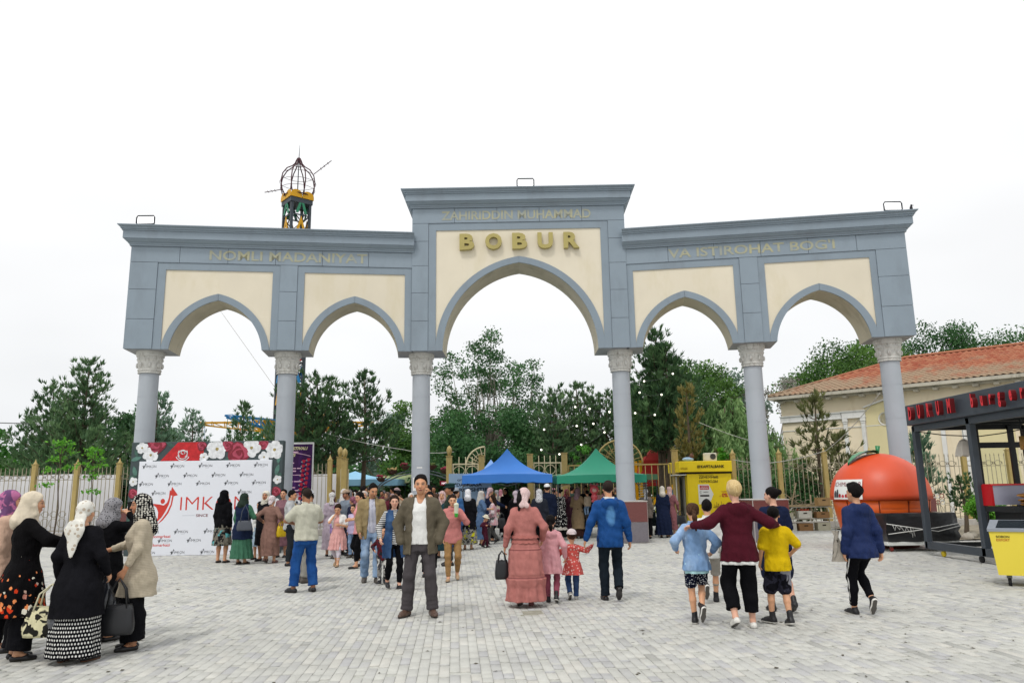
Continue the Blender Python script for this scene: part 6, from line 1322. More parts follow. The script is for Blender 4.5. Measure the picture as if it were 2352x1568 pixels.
def person(label, x, y, rz, h, sex='f', g=1., skin='tanf', hs=1., lean=(0, 0), head=(0, 0), fL=(-.095, 0, 0, 0, 8), fR=(.095, 0, 0, 0, -8), aL=(-.05, .03, -.53), aR=(.05, .03, -.53), pL=(-.5, -1, 0), pR=(.5, -1, 0), hL=.45, hR=.45, nL=None, nR=None, hair=('short', 'black'), wear=(), shoes=('flat', '#1c1b1d', '#26241f'), res=.0125, group=None, seed=0, hidehands='', drop=0, name='person', extra=None, loc_z=0):
    rg = np.random.default_rng(seed+int(abs(x)*97+y*31)); ph = rg.uniform(0, 6)
    k = h/(1.515+.235*hs); root = thing(name, label, 'person', (x, y, loc_z), R(rz), group)
    male = sex == 'm'; prof = TORSO_M if male else TORSO_F; shx = (.170 if male else .148)*(.92+.08*g)
    # skeleton (unit scale)
    ft = {}
    for s, f in ((-1, fL), (1, fR)):
        yaw, pit = R(f[4]), R(f[3]); Rf = rotz(yaw) @ rotx(-pit); ball = np.array([0, .12, .012]); pos = np.array([f[0], f[1], f[2]])   # pitch about the ball of the foot
        org = pos+rotz(yaw) @ ball-Rf @ ball; ft[s] = (Rf, org, org+Rf @ np.array([0, 0, .085]))
    hz = .93
    for s in (-1, 1): d = ft[s][2]-np.array([s*.095, 0, 0]); hz = min(hz, d[2]+math.sqrt(max(.30, (.838)**2-d[0]**2-d[1]**2)) if f[2] < .5 else hz)
    hz -= drop; dz = hz-.93
    lx, ly = lean; cx = lambda z: (lx*np.clip((z-.95-dz)/.52, 0, 1.15), ly*np.clip((z-.95-dz)/.52, 0, 1.15), 0)
    J = Person(); J.k, J.dz = k, dz; J.sh = {}; J.el = {}; J.wr = {}; J.hip = {}; J.kn = {}; J.an = {}
    for s, a, p in ((-1, aL, pL), (1, aR, pR)):
        sh = np.array([s*shx+lx, ly-.01, 1.415+dz]); wr = sh+np.array(a); el, wr = ik(sh, wr, .285, .255, p); J.sh[s], J.el[s], J.wr[s] = sh, el, wr
        hp = np.array([s*.092, -.005, hz]); kn, an = ik(hp, ft[s][2], .425, .42, (s*.12, 1, 0)); J.hip[s], J.kn[s], J.an[s] = hp, kn, an
    yaw, pit = R(head[0]), R(head[1]); RH = rotz(yaw) @ rotx(-pit); nk = np.array([lx, ly-.012, 1.47+dz]); hc = nk+np.array([0, .012, .045])+RH @ (np.array([0, .018, .12])*hs); J.hc, J.RH = hc, RH
    gd = 1+.6*(g-1)
    # ---- body: one continuous surface with face and hands
    F = Field(); e = dict(Rm=RH, o=hc)
    def HL(v): return hc+RH @ (np.array(v)*hs)
    S_ = lambda *v: tuple(np.array(v)*hs)
    F.ell(S_(0, -.014, .042), S_(.075, .093, .078), .02, **e); F.ell(S_(0, .028, -.018), S_(.064, .064, .086), .03, **e); F.ell(S_(0, .050, -.084), S_(.038, .032, .027), .03, **e)
    F.cone(HL((0, .086, .014)), HL((0, .108, -.026)), .009*hs, .0125*hs, .016); F.cone(HL((-.030, .078, .028)), HL((.030, .078, .028)), .013*hs, .013*hs, .02)
    for s in (-1, 1):
        F.ell(S_(s*.033, .099, .006), S_(.0155, .012, .0095), .012, 'd', **e); F.ell(S_(s*.031, .079, .008), S_(.0125, .0125, .0105), .006, **e); F.ell(S_(s*.036, .062, -.03), S_(.022, .022, .022), .02, **e); F.ell(S_(s*.075, -.008, -.002), S_(.010, .020, .032), .008, **e)
    F.cone(HL((-.014, .090, -.060)), HL((.014, .090, -.060)), .0085*hs, .0085*hs, .01)
    nr = .054 if male else .045
    F.cone(HL((0, -.028, -.06)), nk+np.array([0, 0, -.03]), nr*max(.9, hs*.85), nr*1.06, .03)
    F.loft(grow(prof, -.008, gd, dz), cx, .86+dz, 1.50+dz, .03)
    for s in (-1, 1):
        sh, el, wr = J.sh[s], J.el[s], J.wr[s]
        F.cone(sh+np.array([-s*.01, 0, -.012]), el, .047*gd, .038*gd, .03); F.cone(el, wr, .037*gd, .025, .02)
        F.cone(J.hip[s], J.kn[s], .078*gd, .052*gd, .03); m = J.kn[s]*.62+J.an[s]*.38+np.array([0, -.012, 0]); F.cone(J.kn[s], m, .050*gd, .052*gd, .02); F.cone(m, J.an[s], .051*gd, .034, .02)
        Rf, org, _ = ft[s]; F.cone(J.an[s], org+Rf @ np.array([0, .10, .030]), .030, .024, .02); F.cone(J.an[s], org+Rf @ np.array([0, -.03, .032]), .030, .026, .02)
        if ('L' if s < 0 else 'R') not in hidehands:
            d = wr-el; d /= np.linalg.norm(d); n = np.array((-s*1., .0, 0.) if (nL if s < 0 else nR) is None else (nL if s < 0 else nR), float); n -= (n @ d)*d; n /= np.linalg.norm(n)+1e-9; sd_ = np.cross(d, n)*(-s); c = hL if s < 0 else hR
            if sd_ @ np.array([0, 1, 0]) < 0: sd_ = -sd_
            for o_ in (-.019, .0, .019): F.cone(wr+d*.012+sd_*o_*.7, wr+d*.078+sd_*o_, .0165, .0145, .012)
            for o_, L in ((-.030, .062), (-.010, .076), (.010, .082), (.029, .072)):
                b0 = wr+d*.085+sd_*o_; v1 = d*math.cos(c*.9)+n*math.sin(c*.9); v2 = d*math.cos(c*2.3)+n*math.sin(c*2.3); b1 = b0+v1*L*.5; F.cone(b0, b1, .0095, .0088, .004); F.cone(b1, b1+v2*L*.5, .0088, .0072, .003)
            t0 = wr+d*.025+sd_*.024; t1 = t0+d*.036+sd_*.020+n*.010; F.cone(t0, t1, .0125, .010, .008); F.cone(t1, t1+d*.030+n*.014*c*2, .0098, .0078, .004)
    V, Q = F.mesh(res); hco = ((V-hc) @ RH)/hs
    me = mesh_np('body', V*k, [Q], [SK[skin]], smooth=True); at = me.attributes.new('hco', 'FLOAT_VECTOR', 'POINT'); at.data.foreach_set('vector', hco.astype(np.float32).ravel()); link('body', me, root)
    # ---- hair, scarf or hat
    hk, hm = hair[0], hair[1]; hmat = HR[hm] if isinstance(hm, str) and hm in HR else hm
    line = lambda X, Y, Z: (.004+.62*Y)*1-Z                       # hairline: forehead high, nape low
    def hpart(F, nm, m, ns=(.003, ph), r=None): V, Q = F.mesh(r or max(.009, res*.8), ns); o = link(nm, mesh_np(nm, V*k, [Q], [m], smooth=True), root); return o
    hl = lambda v: HL(v)
    if hk in ('short', 'long', 'bun', 'tail', 'bob', 'crop', 'under_cap', 'fluffy'):
        F = Field(); u = dict(short=.009, crop=.005, fluffy=.018).get(hk, .010); top = .012 if hk in ('short', 'fluffy') else .002
        sc_ = np.array([.076+u, .094+u, .082+u+top])*hs; bk = -.012
        def cutf(X, Y, Z): z, yy = Z/hs, Y/hs; return np.maximum((np.interp(yy, [-.12, -.05, -.014, .004, .018, .05, .07, .11], [-.085, -.080, -.062, -.040, -.006, .056, .076, .086] if hk in ('bob', 'long', 'tail', 'bun') else [-.078, -.066, -.034, -.022, .020, .072, .089, .098])-z)*hs*.8, -1)
        F.ell(S_(0, -.016, .046), sc_, .01, cut=lambda X, Y, Z: cutf(X, Y, Z)+.006*np.sin(X*170/hs+ph)*np.sin(Y*150/hs), **e)
        if hk == 'long':
            for o_ in (-.045, 0, .045): F.cone(hl((o_, -.085, 0)), hl((o_*1.15, -.105, -.20)), .045*hs, .036*hs, .03); F.cone(hl((o_*1.15, -.105, -.20)), hl((o_*.9, -.10, -.34)), .036*hs, .018*hs, .03)
            for s in (-1, 1): F.cone(hl((s*.075, -.01, .03)), hl((s*.072, -.05, -.14)), .020*hs, .016*hs, .02)
        if hk == 'bun': F.ell(S_(0, -.125, .055), S_(.048, .042, .045), .015, **e)
        if hk == 'topbun': pass
        if hk == 'tail': F.cone(hl((0, -.105, -.01)), hl((0, -.135, -.07)), .030*hs, .034*hs, .02); F.cone(hl((0, -.135, -.07)), hl((.01, -.12, -.24)), .034*hs, .012*hs, .02)
        if hk == 'bob': F.ell(S_(0, -.05, -.03), S_(.085, .075, .085), .03, **e)
        if hk == 'fluffy': F.ell(S_(0, .03, .115), S_(.06, .06, .030), .03, **e); F.ell(S_(0, -.10, .04), S_(.06, .03, .06), .03, **e)
        hpart(F, 'hair', hmat, (.0045, ph))
    if hk in ('scarf', 'hijab', 'bandana', 'kerchief'):
        F = Field(); sm_ = hmat if not isinstance(hmat, str) else HR['black']; dr = hair[2] if len(hair) > 2 else .20
        def cutf(X, Y, Z): z, yy = Z/hs, Y/hs; return (np.interp(yy, [-.13, -.06, -.01, .03, .075, .12], [-.10, -.085, -.075 if hk == 'hijab' else -.055, -.02, .058, .075])-z)*hs*.8
        F.ell(S_(0, -.018, .042), S_(.093, .112, .098), .012, cut=cutf, **e)
        if hk in ('scarf', 'kerchief'):
            F.ell(S_(0, -.10, -.055), S_(.062, .042, .06), .03, **e); F.ell(S_(0, -.118, -.085), S_(.028, .024, .024), .012, **e)
            if dr and hk == 'kerchief': F.cone(hl((0, -.10, -.075)), nk+np.array([0, -.112*gd-.028, -.02]), .055*hs, .095*gd, .03, flat=((0, 1, 0), 2.6)); F.cone(nk+np.array([0, -.112*gd-.028, -.02]), nk+np.array([0, -.135*gd-.028, -dr]), .095*gd, .028, .03, flat=((0, 1, 0), 3.2))
            elif dr: F.cone(hl((-.02, -.13, -.09)), hl((-.035, -.125-.02, -.09-dr)), .030*hs, .045*hs, .02, flat=(RH[:, 1], 2.2)); F.cone(hl((.02, -.13, -.09)), hl((.04, -.12-.02, -.10-dr*.9)), .028*hs, .04*hs, .02, flat=(RH[:, 1], 2.2))
        if hk == 'hijab':
            F.cone(hl((0, -.035, -.05)), nk+np.array([0, -.015, -.01]), .086*hs, .10*gd, .04); F.cone(hl((0, -.10, -.04)), hl((0, -.13, -.05-dr)), .065*hs, .10*hs, .04, flat=(RH[:, 1], 1.6))
            for s in (-1, 1): F.cone(hl((s*.07, .02, -.02)), hl((s*.055, .045, -.10)), .026*hs, .030*hs, .02)
            F.cone(hl((-.05, .04, -.115)), hl((.05, .04, -.115)), .035*hs, .035*hs, .02); F.cone(hl((.02, .05, -.12)), hl((.05, .07, -.14-dr)), .036*hs, .05*hs, .03, flat=(RH[:, 1], 2.))
        if hk in ('scarf', 'kerchief', 'hijab'): F.ell(S_(0, .055, -.015), S_(.060, .085, .090), .012, 'd', **e)
        hpart(F, 'headscarf', sm_, (.004, ph))
        if len(hair) > 3:
            F2 = Field(); F2.cone(hl((-.055, -.06, .05)), hl((-.068, -.10, -.05)), .050*hs, .044*hs, .03); F2.cone(hl((-.068, -.10, -.05)), hl((-.075, -.105, -.20)), .044*hs, .022*hs, .03); hpart(F2, 'hair', HR[hair[3]])
    if hk in ('cap', 'fedora', 'peaked', 'capback', 'sunhat'):
        F = Field(); dk = hair[2] if len(hair) > 2 else 'black'; F.ell(S_(0, -.016, .040), S_(.084, .104, .086), .01, cut=lambda X, Y, Z: (np.interp(Y/hs, [-.12, -.05, 0, .04, .08], [-.055, -.05, -.01, .03, .06])-Z/hs)*hs*.8, **e); hpart(F, 'hair', HR[dk])
        F = Field(); F.ell(S_(0, -.014, .060), S_(.092, .110, .092 if hk != 'peaked' else .075), .01, cut=lambda X, Y, Z: (.048-.10*Y/hs*(1 if hk != 'fedora' else .3)-Z/hs)*hs, **e)
        if hk == 'fedora': F.ell(S_(0, -.01, .048), S_(.135, .15, .011), .012, **e); F.ell(S_(0, .03, .155), S_(.02, .06, .022), .02, 'd', **e)
        elif hk == 'sunhat': F.ell(S_(0, -.01, .045), S_(.135, .15, .014), .015, **e)
        elif hk == 'peaked': F.ell(S_(0, -.01, .120), S_(.115, .135, .030), .02, **e); F.ell(S_(0, .10, .055), S_(.07, .055, .010), .01, **e)
        else: F.ell(S_(0, .115 if hk == 'cap' else -.13, .058), S_(.066, .062, .010), .012, **e)
        hpart(F, 'hat', hmat)
    if extra:
        for nm, kind, m in extra:
            if kind == 'headband': F = Field(); F.ell(S_(0, -.015, .045), S_(.096, .114, .10), .01, cut=lambda X, Y, Z: np.abs(Z/hs-.075+.05*(Y/hs))*hs-.022*hs, **e); hpart(F, nm, m)
    # ---- clothes
    for gm in wear:
        F = Field(); kd = gm['k']; es = gm.get('ease', .021 if gm['k'] in ('top', 'dress') else .014); ns = (gm.get('fold', .0042), ph+len(gm['n']))
        if kd in ('top', 'dress'):
            hem = gm.get('hem', .86)+dz; pr = grow(prof, es, gd, dz)
            if kd == 'dress' or gm.get('flare'):
                hw, hd = (gm['w'], gm['d']) if kd == 'dress' else (pr[0][1]+gm['flare'], pr[0][2]+gm['flare']*.9)
                wz = gm.get('waist', 1.02)+dz; pr = [p for p in pr if p[0] > wz]; zz = np.linspace(wz, hem, 6); w0, d0 = np.interp(wz, [p[0] for p in grow(prof, es, gd, dz)], [p[1] for p in grow(prof, es, gd, dz)]), np.interp(wz, [p[0] for p in grow(prof, es, gd, dz)], [p[2] for p in grow(prof, es, gd, dz)])
                hips = gm.get('hips', .03 if kd == 'dress' else .004)
                for q, z in enumerate(zz): t = q/5; pr.append((z, w0+(hw-w0)*t+hips*math.sin(PI*min(1, t*1.2)), d0+(hd-d0)*t+hips*math.sin(PI*min(1, t*1.2)), -.012*math.sin(PI*t)))
                for zb, amt in gm.get('tiers', ()): pr.append((zb+dz+.012, *[np.interp(zb+dz, sorted([p[0] for p in pr]), [p[i] for p in sorted(pr)]) for i in (1, 2)], 0)); pr.append((zb+dz-.02, *[np.interp(zb+dz, sorted([p[0] for p in pr]), [p[i] for p in sorted(pr)])+amt for i in (1, 2)], 0))
                F.loft(pr, cx, hem, 1.485+dz, .03, fold=(gm.get('famp', .05), gm.get('nf', 11), ph, wz))
            else: F.loft(pr, cx, hem, 1.49+dz, .03, fold=(.02, 7, ph, 1.2+dz))
            sl = gm.get('sl', 1.)
            for s in (-1, 1):
                sh, el, wr = J.sh[s], J.el[s], J.wr[s]; F.ell(sh+np.array([-s*.014, 0, -.012]), (.050*gd+es*.8, .052*gd+es*.8, .050*gd+es*.7), .06)
                if sl > 0:
                    t = min(1, sl*2); q = sh+(el-sh)*t; F.cone(sh+np.array([0, 0, -.01]), q, .047*gd+es*.8, (.047-.006*t)*gd+es*(1.1 if sl < .5 else .8), .04, (.0008, 21, ph))
                    if sl > .5: t = (sl-.5)*2; F.cone(el, el+(wr-el)*t*.98, .041*gd+es*.8, .030+es*gm.get('cuff', .55), .03, (.0013, 25, ph+2))
            col = gm.get('collar')
            if col: F.loft([(1.46+dz, .082+es, .078+es, -.012), (1.50+dz, .070+es*.6, .066+es*.6, -.010), (1.535+dz, .072+es*.6, .068+es*.6, -.016)], cx, 1.44+dz, 1.53+dz, .02)
            if gm.get('hood'): c0 = np.array([lx, ly, dz]); F.ell(c0+np.array([0, -.118, 1.425]), (.125, .062, .085), .035); F.cone(c0+np.array([-.085, -.05, 1.475]), c0+np.array([.085, -.05, 1.475]), .040, .040, .03); F.cone(c0+np.array([-.085, -.04, 1.47]), c0+np.array([-.05, .07, 1.43]), .034, .022, .03); F.cone(c0+np.array([.085, -.04, 1.47]), c0+np.array([.05, .07, 1.43]), .034, .022, .03); F.ell(c0+np.array([0, -.075, 1.505]), (.070, .030, .045), .02, 'd')
            F.cone(nk+np.array([0, .0, .0]), nk+np.array([0, .012, .12]), (nr+.006) if not gm.get('vneck') else nr+.012, (nr+.02), .012, op='d')
            if gm.get('vneck'): F.cone(nk+np.array([0, .085, -.09]), nk+np.array([0, .075, .02]), .012, .055, .01, op='d')
            if gm.get('open') and col:
                for s in (-1, 1): F.cone((lx+s*.066, ly+.045, 1.475+dz), (lx+s*.115, ly+.118, 1.36+dz), .030, .016, .012)
            if gm.get('open'):
                o0, o1 = gm['open']
                def wedge(X, Y, Z): hw_ = o1+(o0-o1)*np.clip((Z-hem)/(1.45+dz-hem), 0, 1); x0 = cx(1.2)[0]; return np.maximum(np.abs(X-x0)-hw_, np.maximum(.03+ly*.6-Y, Z-1.52-dz))
                F.put(wedge, (-.3, 0, hem-.05), (.3, .5, 1.56+dz), .012, 'd')
        elif kd == 'legs':
            hem = gm.get('hem', .05); wt = gm.get('top', 1.0)+dz; F.loft([p for p in grow(prof, min(es, .010), gd, dz)], cx, .815+dz, wt, .03); F.ell((0, -.012, .83+dz), (.10*gd, .098*gd, .065), .05)
            for s in (-1, 1):
                hp, kn, an = J.hip[s]+np.array([0, 0, -.01]), J.kn[s], J.an[s]; kw, hw = gm.get('kw', .058), gm.get('hw', .055)
                kw_ = max(kw, .055); mm = kn*.62+an*.38+np.array([0, -.012, 0])
                if hem < .46:
                    t = 1-(hem/.44); q = kn+(an-kn)*min(1.03, t*1.05); F.cone(hp, kn, .082*gd+min(es, .014), kw_*gd+es*.8, .035, (.002, 18, ph)); F.cone(kn, mm, kw_*gd+es*.8, max(hw, .054*gd)+es*.7, .03)
                    if (q-mm) @ (an-kn) > 0: F.cone(mm, q, max(hw, .054*gd)+es*.7, max(hw, .036)+es*.5, .03, (.003, 30, ph, 1))
                if hem < .46 and hw > .05:
                    dd = (an-kn)/np.linalg.norm(an-kn); F.cone(q, q+dd*.05, hw+es*.5, hw+es*.5, .02); F.put((lambda q, dd: lambda X, Y, Z: -((X-q[0])*dd[0]+(Y-q[1])*dd[1]+(Z-q[2])*dd[2]))(q+dd*.012, dd), q-hw-.07, q+hw+.07, .008, 'd')
                if hem >= .46:
                    t = 1-(hem-.46)/.45; q = hp+(kn-hp)*t; F.cone(hp, q, .083*gd+min(es, .016), (.083+(kw_-.083)*t)*gd+es*1.2, .035, (.002, 18, ph))
            F.put(lambda X, Y, Z: Z-wt+0*X+0*Y, (-1, -1, wt), (1, 1, wt+.3), .005, 'u') if 0 else None
        elif kd == 'ring':
            F.loft([(1.455+dz, .112, .100, -.025), (1.50+dz, .088, .082, -.018), (1.53+dz, .080, .076, -.018)], cx, 1.45+dz, 1.525+dz, .02); F.cone(nk, nk+np.array([0, .012, .12]), nr+.012, nr+.022, .01, op='d')
        elif kd == 'skirt':
            hem, tp = gm.get('hem', .15), gm.get('top', 1.06)+dz; pr0 = grow(prof, .008, gd, dz); xs_, zs_ = [p[0] for p in pr0], pr0; w0, d0 = np.interp(tp, xs_, [p[1] for p in pr0]), np.interp(tp, xs_, [p[2] for p in pr0]); wh, dh = np.interp(.92+dz, xs_, [p[1] for p in pr0]), np.interp(.92+dz, xs_, [p[2] for p in pr0])
            F.loft([(tp, w0, d0, 0), (.92+dz, wh+.008, dh+.008, -.012), (.6, (wh+gm['w'])*.5, (dh+gm['d'])*.5, 0), (hem, gm['w'], gm['d'], 0)], cx, hem, tp, .03, fold=(gm.get('famp', .06), gm.get('nf', 12), ph, .95+dz))
        V, Q = F.mesh(res, ns); me = mesh_np(gm['n'], V*k, [Q], [gm['m']], smooth=True); link(gm['n'], me, root)
    for s, nm in ((-1, 'shoe'), (1, 'shoe')):
        Rf, org, _ = ft[s]; shoe(root, *shoes, Matrix.Translation(org*k) @ Matrix(Rf.tolist()).to_4x4() @ Matrix.Scale(k*(1.0 if male else .93)*min(1.25, .4+.6*hs), 4))
    c, s_ = math.cos(R(rz)), math.sin(R(rz)); J.world = lambda p: np.array([x+(p[0]*c-p[1]*s_)*k, y+(p[0]*s_+p[1]*c)*k, p[2]*k+loc_z]); J.root = root
    return J
WK = lambda a=.20, lift=.04, p=32: dict(fL=(-.085, a, 0, -6, 6), fR=(.085, -a*1.05, lift, p, -6))
WK2 = lambda a=.20, lift=.04, p=32: dict(fR=(.085, a, 0, -6, -6), fL=(-.085, -a*1.05, lift, p, 6))
# ================================================================== THE PEOPLE IN THE SQUARE
K_ = lambda n, c, *a, **k: cloth(n, c, *a, **k)
T = lambda n, m, hem=.84, **k: dict(n=n, k='top', m=m, hem=hem, **k)
L = lambda n, m, hem=.06, **k: dict(n=n, k='legs', m=m, hem=hem, **k)
SKT = lambda n, m, hem, w, d=None, **k: dict(n=n, k='skirt', m=m, hem=hem, w=w, d=d or w*.9, **k)
DR = lambda n, m, hem, w, d=None, **k: dict(n=n, k='dress', m=m, hem=hem, w=w, d=d or w*.92, **k)
BLACK = K_('black_cloth', '#0f0f12', var=.2); BLACKW = K_('black_wool', '#141418', var=.2); WHITE = K_('white_cotton', '#d9d9d6'); NAVY = K_('navy_cloth', '#161f38'); NAVY2 = K_('navy_jacket_shell', '#1c2a52', rough=.5)
DENIM = K_('dark_denim', '#2b3f63', 'fade', '#4f6a92'); DENIML = K_('light_denim', '#7c95b4', 'fade', '#a9bfd6'); DENIMB = K_('blue_denim', '#1b4580', 'fade', '#2c5c9a'); GREYT = K_('grey_trouser', '#3d3a3c'); SLATE = K_('slate_trouser', '#2c3236'); KHAKI = K_('khaki_jacket', '#8b7a58', 'fade', '#9c8c6a')
S_ = dict(bf=('flat', '#17161a', '#26241f'), bs=('sneaker', '#18181b', '#d8d6d0'), bl=('loafer', '#151416', '#201e1c'), ws=('sneaker', '#c9c7c2', '#d8d6d0'), wf=('loafer', '#d2d0ca', '#d8d6d0'), br=('loafer', '#4f3b30', '#2e2520'), bb=('boot', '#18181b', '#d8d6d0'), tan=('flat', '#a58a6c', '#5a4a3a'), gr=('sneaker', '#4a443e', '#2e2a26'), pk=('loafer', '#7c4a48', '#4a2c2a'))
def handbag(name, label, p, w, h, d, m, rz=0, handle=.22, hm=None, group=None):
    t = thing(name, label, 'bag', (p[0], p[1], p[2]-handle-h), rz, group); b = B(); V = []; F = []
    prof = [(0, .93), (.03, 1.0), (.35*h, 1.02), (.8*h, .90), (h, .80), (h*1.01, .70)]; n = 16
    for z, q in prof:
        for j in range(n): a = 2*PI*j/n; c, s = math.cos(a), math.sin(a); e = .55; V.append((math.copysign(abs(c)**e, c)*w/2*q, math.copysign(abs(s)**e, s)*d/2*q*(1.1-.35*z/h), z+.01*math.sin(5*a)*(z > .5*h)))
    F = [(i*n+j, i*n+(j+1) % n, (i+1)*n+(j+1) % n, (i+1)*n+j) for i in range(len(prof)-1) for j in range(n)]+[tuple(range(n))[::-1], tuple(range(n*(len(prof)-1), n*len(prof)))]
    b.add(V, F, 0, True); b.build('body', [m], t)
    for s in (-1, 1): b = B(); b.tube([(-w*.28, s*d*.3, h*.9), (-w*.20, s*d*.2, h+handle*.6), (0, s*.012, h+handle), (w*.20, s*d*.2, h+handle*.6), (w*.28, s*d*.3, h*.9)], .009, 6); b.build('handle', [hm or m], t)
    return t
def sack(name, label, p, r, h, m, group=None):      # thin plastic carrier bag gathered at the hand
    t = thing(name, label, 'bag', (p[0], p[1], p[2]-h), random.uniform(0, 3), group); b = B(); prof = [(.02, 0), (r*.8, .01), (r, h*.22), (r*.93, h*.45), (r*.55, h*.72), (r*.16, h*.93), (r*.22, h*1.02)]; n = 18; V = []
    for i, (q, z) in enumerate(prof):
        for j in range(n): a = 2*PI*j/n; rr_ = q*(1+.12*math.sin(3*a+i)+.07*math.sin(7*a+2*i)); V.append((rr_*math.cos(a), rr_*.7*math.sin(a), z))
    b.add(V, [(i*n+j, i*n+(j+1) % n, (i+1)*n+(j+1) % n, (i+1)*n+j) for i in range(len(prof)-1) for j in range(n)]+[tuple(range(n))[::-1]], 0, False); b.build('body', [m], t); return t
LEA = paint('black_leather', '#15161a', .35, .2, 6, .5); PLB = paint('black_plastic_bag', '#24262c', .25, .2, 8, .6); PLG = paint('grey_plastic_bag', '#4c4e54', .25, .2, 8, .6)
HBF = K_('handbag_floral', '#cfc9a4', 'blotch', '#1c1b18', 1.1, rough=.5)
# ---- left group of women, close to the camera
gl = 'women standing together at the lower left'
person('person in a purple and pink floral headscarf and beige coat, cut by the left edge', -5.50, 8.45, -60, 1.66, g=1.15, hair=('hijab', K_('scarf_purple_floral', '#6d4a72', 'blotch', '#b06a92', 1.2, extra='#d8c6d0'), .12), wear=[DR('coat', K_('coat_pinkish_beige', '#bfa08c'), .45, .25, collar=1), L('trousers', BLACK)], shoes=S_['bf'], group=gl, seed=1, res=.011)
J = person('person in a cream headscarf and black dress with orange flowers towards the hem', -5.02, 8.05, -48, 1.64, g=1.14, head=(-15, 5), hair=('hijab', K_('scarf_cream', '#d3c7b2'), .14), aR=(.10, .40, -.20), aL=(-.06, .38, -.24), wear=[DR('dress', K_('dress_black_flowers', '#0e0d0f', 'flowers'), .47, .27, famp=.035), L('trousers', K_('trousers_black_print', '#121216'), hw=.10, kw=.09, ease=.03)], shoes=S_['bf'], group=gl, seed=2, res=.011)
J3 = person('person seen from behind in a white headscarf, black tunic and polka-dot skirt', -4.36, 7.9, -4, 1.54, g=1.28, hair=('kerchief', K_('scarf_white_flowered', '#dcdad2', 'spots', '#b5a898', .8), .30), aL=(-.13, .06, -.50), aR=(.10, .14, -.46), wear=[DR('tunic', BLACKW, .50, .275, famp=.03), SKT('skirt', K_('skirt_polka', '#0f0f14', 'dots', '#d4d4d0', .95), .07, .275, famp=.03)], fL=(-.12, .0, 0, 0, 12), fR=(.14, .04, 0, 0, -14), shoes=('loafer', '#141316', '#6a4a36'), group=gl, seed=3, res=.011)
p = J3.world(J3.wr[-1]); handbag('handbag', 'cream and black patterned handbag held by the person in the polka-dot skirt', (p[0]-.03, p[1]-.04, p[2]-.06), .46, .27, .22, HBF, R(8), .22, paint('handbag_strap', '#cfc9ac', .5))
sack('plastic_bag', 'dark grey plastic bag hanging over the patterned handbag', (p[0]+.09, p[1]-.12, p[2]-.10), .115, .40, PLG)
J = person('person in a black dress and grey speckled headscarf holding a phone to the ear', -4.66, 9.0, -25, 1.56, g=1.2, head=(-10, 4), hair=('hijab', K_('scarf_grey_speckle', '#8d8c90', 'spots', '#34343a', .35), .12), aR=(.03, .13, .14), pR=(.9, .1, -.8), nR=(-1, .2, 0), hR=.8, wear=[DR('dress', BLACK, .14, .26, famp=.03)], shoes=S_['bf'], group=gl, seed=4, res=.011)
q = J.world(J.wr[1]+np.array([-.03, .03, .09])); ph_ = B(); ph_.box((0, 0, 0), (.012, .07, .14), ch=.004); o = ph_.build('phone', [paint('phone_black', '#141416', .25)]); o.location = q; o.rotation_euler = (.2, .1, R(-25)); tag(o, 'black phone held to the ear of the person in the grey speckled headscarf', 'phone')
J5 = person('person facing left in a black and white headscarf and long beige knit cardigan', -4.07, 8.51, 114, 1.60, g=1.04, skin='brownf', head=(6, 4), hair=('hijab', K_('scarf_black_white', '#17171a', 'houndstooth', '#d0cdc2', .95), .22), aL=(-.10, .14, -.50), aR=(.02, .36, -.30), wear=[DR('cardigan', K_('cardigan_beige_knit', '#b5aa96', 'knit', '#8f8470'), .60, .235, famp=.025, sl=.86), L('trousers', BLACK, hw=.11, kw=.10, ease=.035)], shoes=S_['bf'], group=gl, seed=5, res=.011)
p = J5.world(J5.wr[-1]); handbag('handbag', 'black leather tote bag held by the person in the beige cardigan', (p[0]-.02, p[1]-.05, p[2]-.08), .34, .29, .16, LEA, R(14), .26)
sack('plastic_bag', 'crumpled black plastic bag held beside the black leather tote', (p[0]-.16, p[1]-.06, p[2]-.06), .12, .42, PLB)
# ---- at the photo wall
gw = 'people waiting by the photo wall'
person('person from behind in a black cardigan and a black headscarf with a grey-green floral skirt', -7.01, 18.75, -12, 1.69, g=1.12, head=(-25, -4), hair=('hijab', BLACK, .05), wear=[T('cardigan', BLACK, .86, flare=.02), SKT('skirt', K_('skirt_floral_grey', '#6e6a60', 'blotch', '#1b1a1c', 1.4, extra='#5aa0a4'), .42, .235)], shoes=S_['bf'], group=gw, seed=6)
person('person in a dark green headscarf, navy vest and green skirt with a grey shoulder bag', -6.38, 18.32, -15, 1.61, g=1.25, head=(-20, 0), hair=('hijab', K_('scarf_dark_green', '#27332c'), .10), aR=(.02, .30, -.28), wear=[T('blouse', K_('blouse_green', '#3e6a52'), .95), DR('vest', K_('vest_navy', '#17223c'), .62, .245, sl=0, ease=.034, famp=.02), SKT('skirt', K_('skirt_green', '#3f6a54'), .14, .27, famp=.08, nf=14)], shoes=('flat', '#4a3c36', '#2c2622'), group=gw, seed=7)
handbag('handbag', 'grey shoulder bag on the back of the person in the navy vest', (-6.24, 18.02, 1.35), .34, .22, .1, paint('grey_leather', '#4a4e56', .5, .1), R(20), .36)
person('girl in a white blouse looking out between the women at the photo wall', -6.42, 19.6, 170, 1.40, hs=1.1, skin='kid', hair=('bun', 'black'), wear=[T('blouse', WHITE, .85), SKT('skirt', K_('skirt_pale_blue', '#9fb4c4'), .4, .2)], group=gw, seed=8, shoes=S_['bf'])
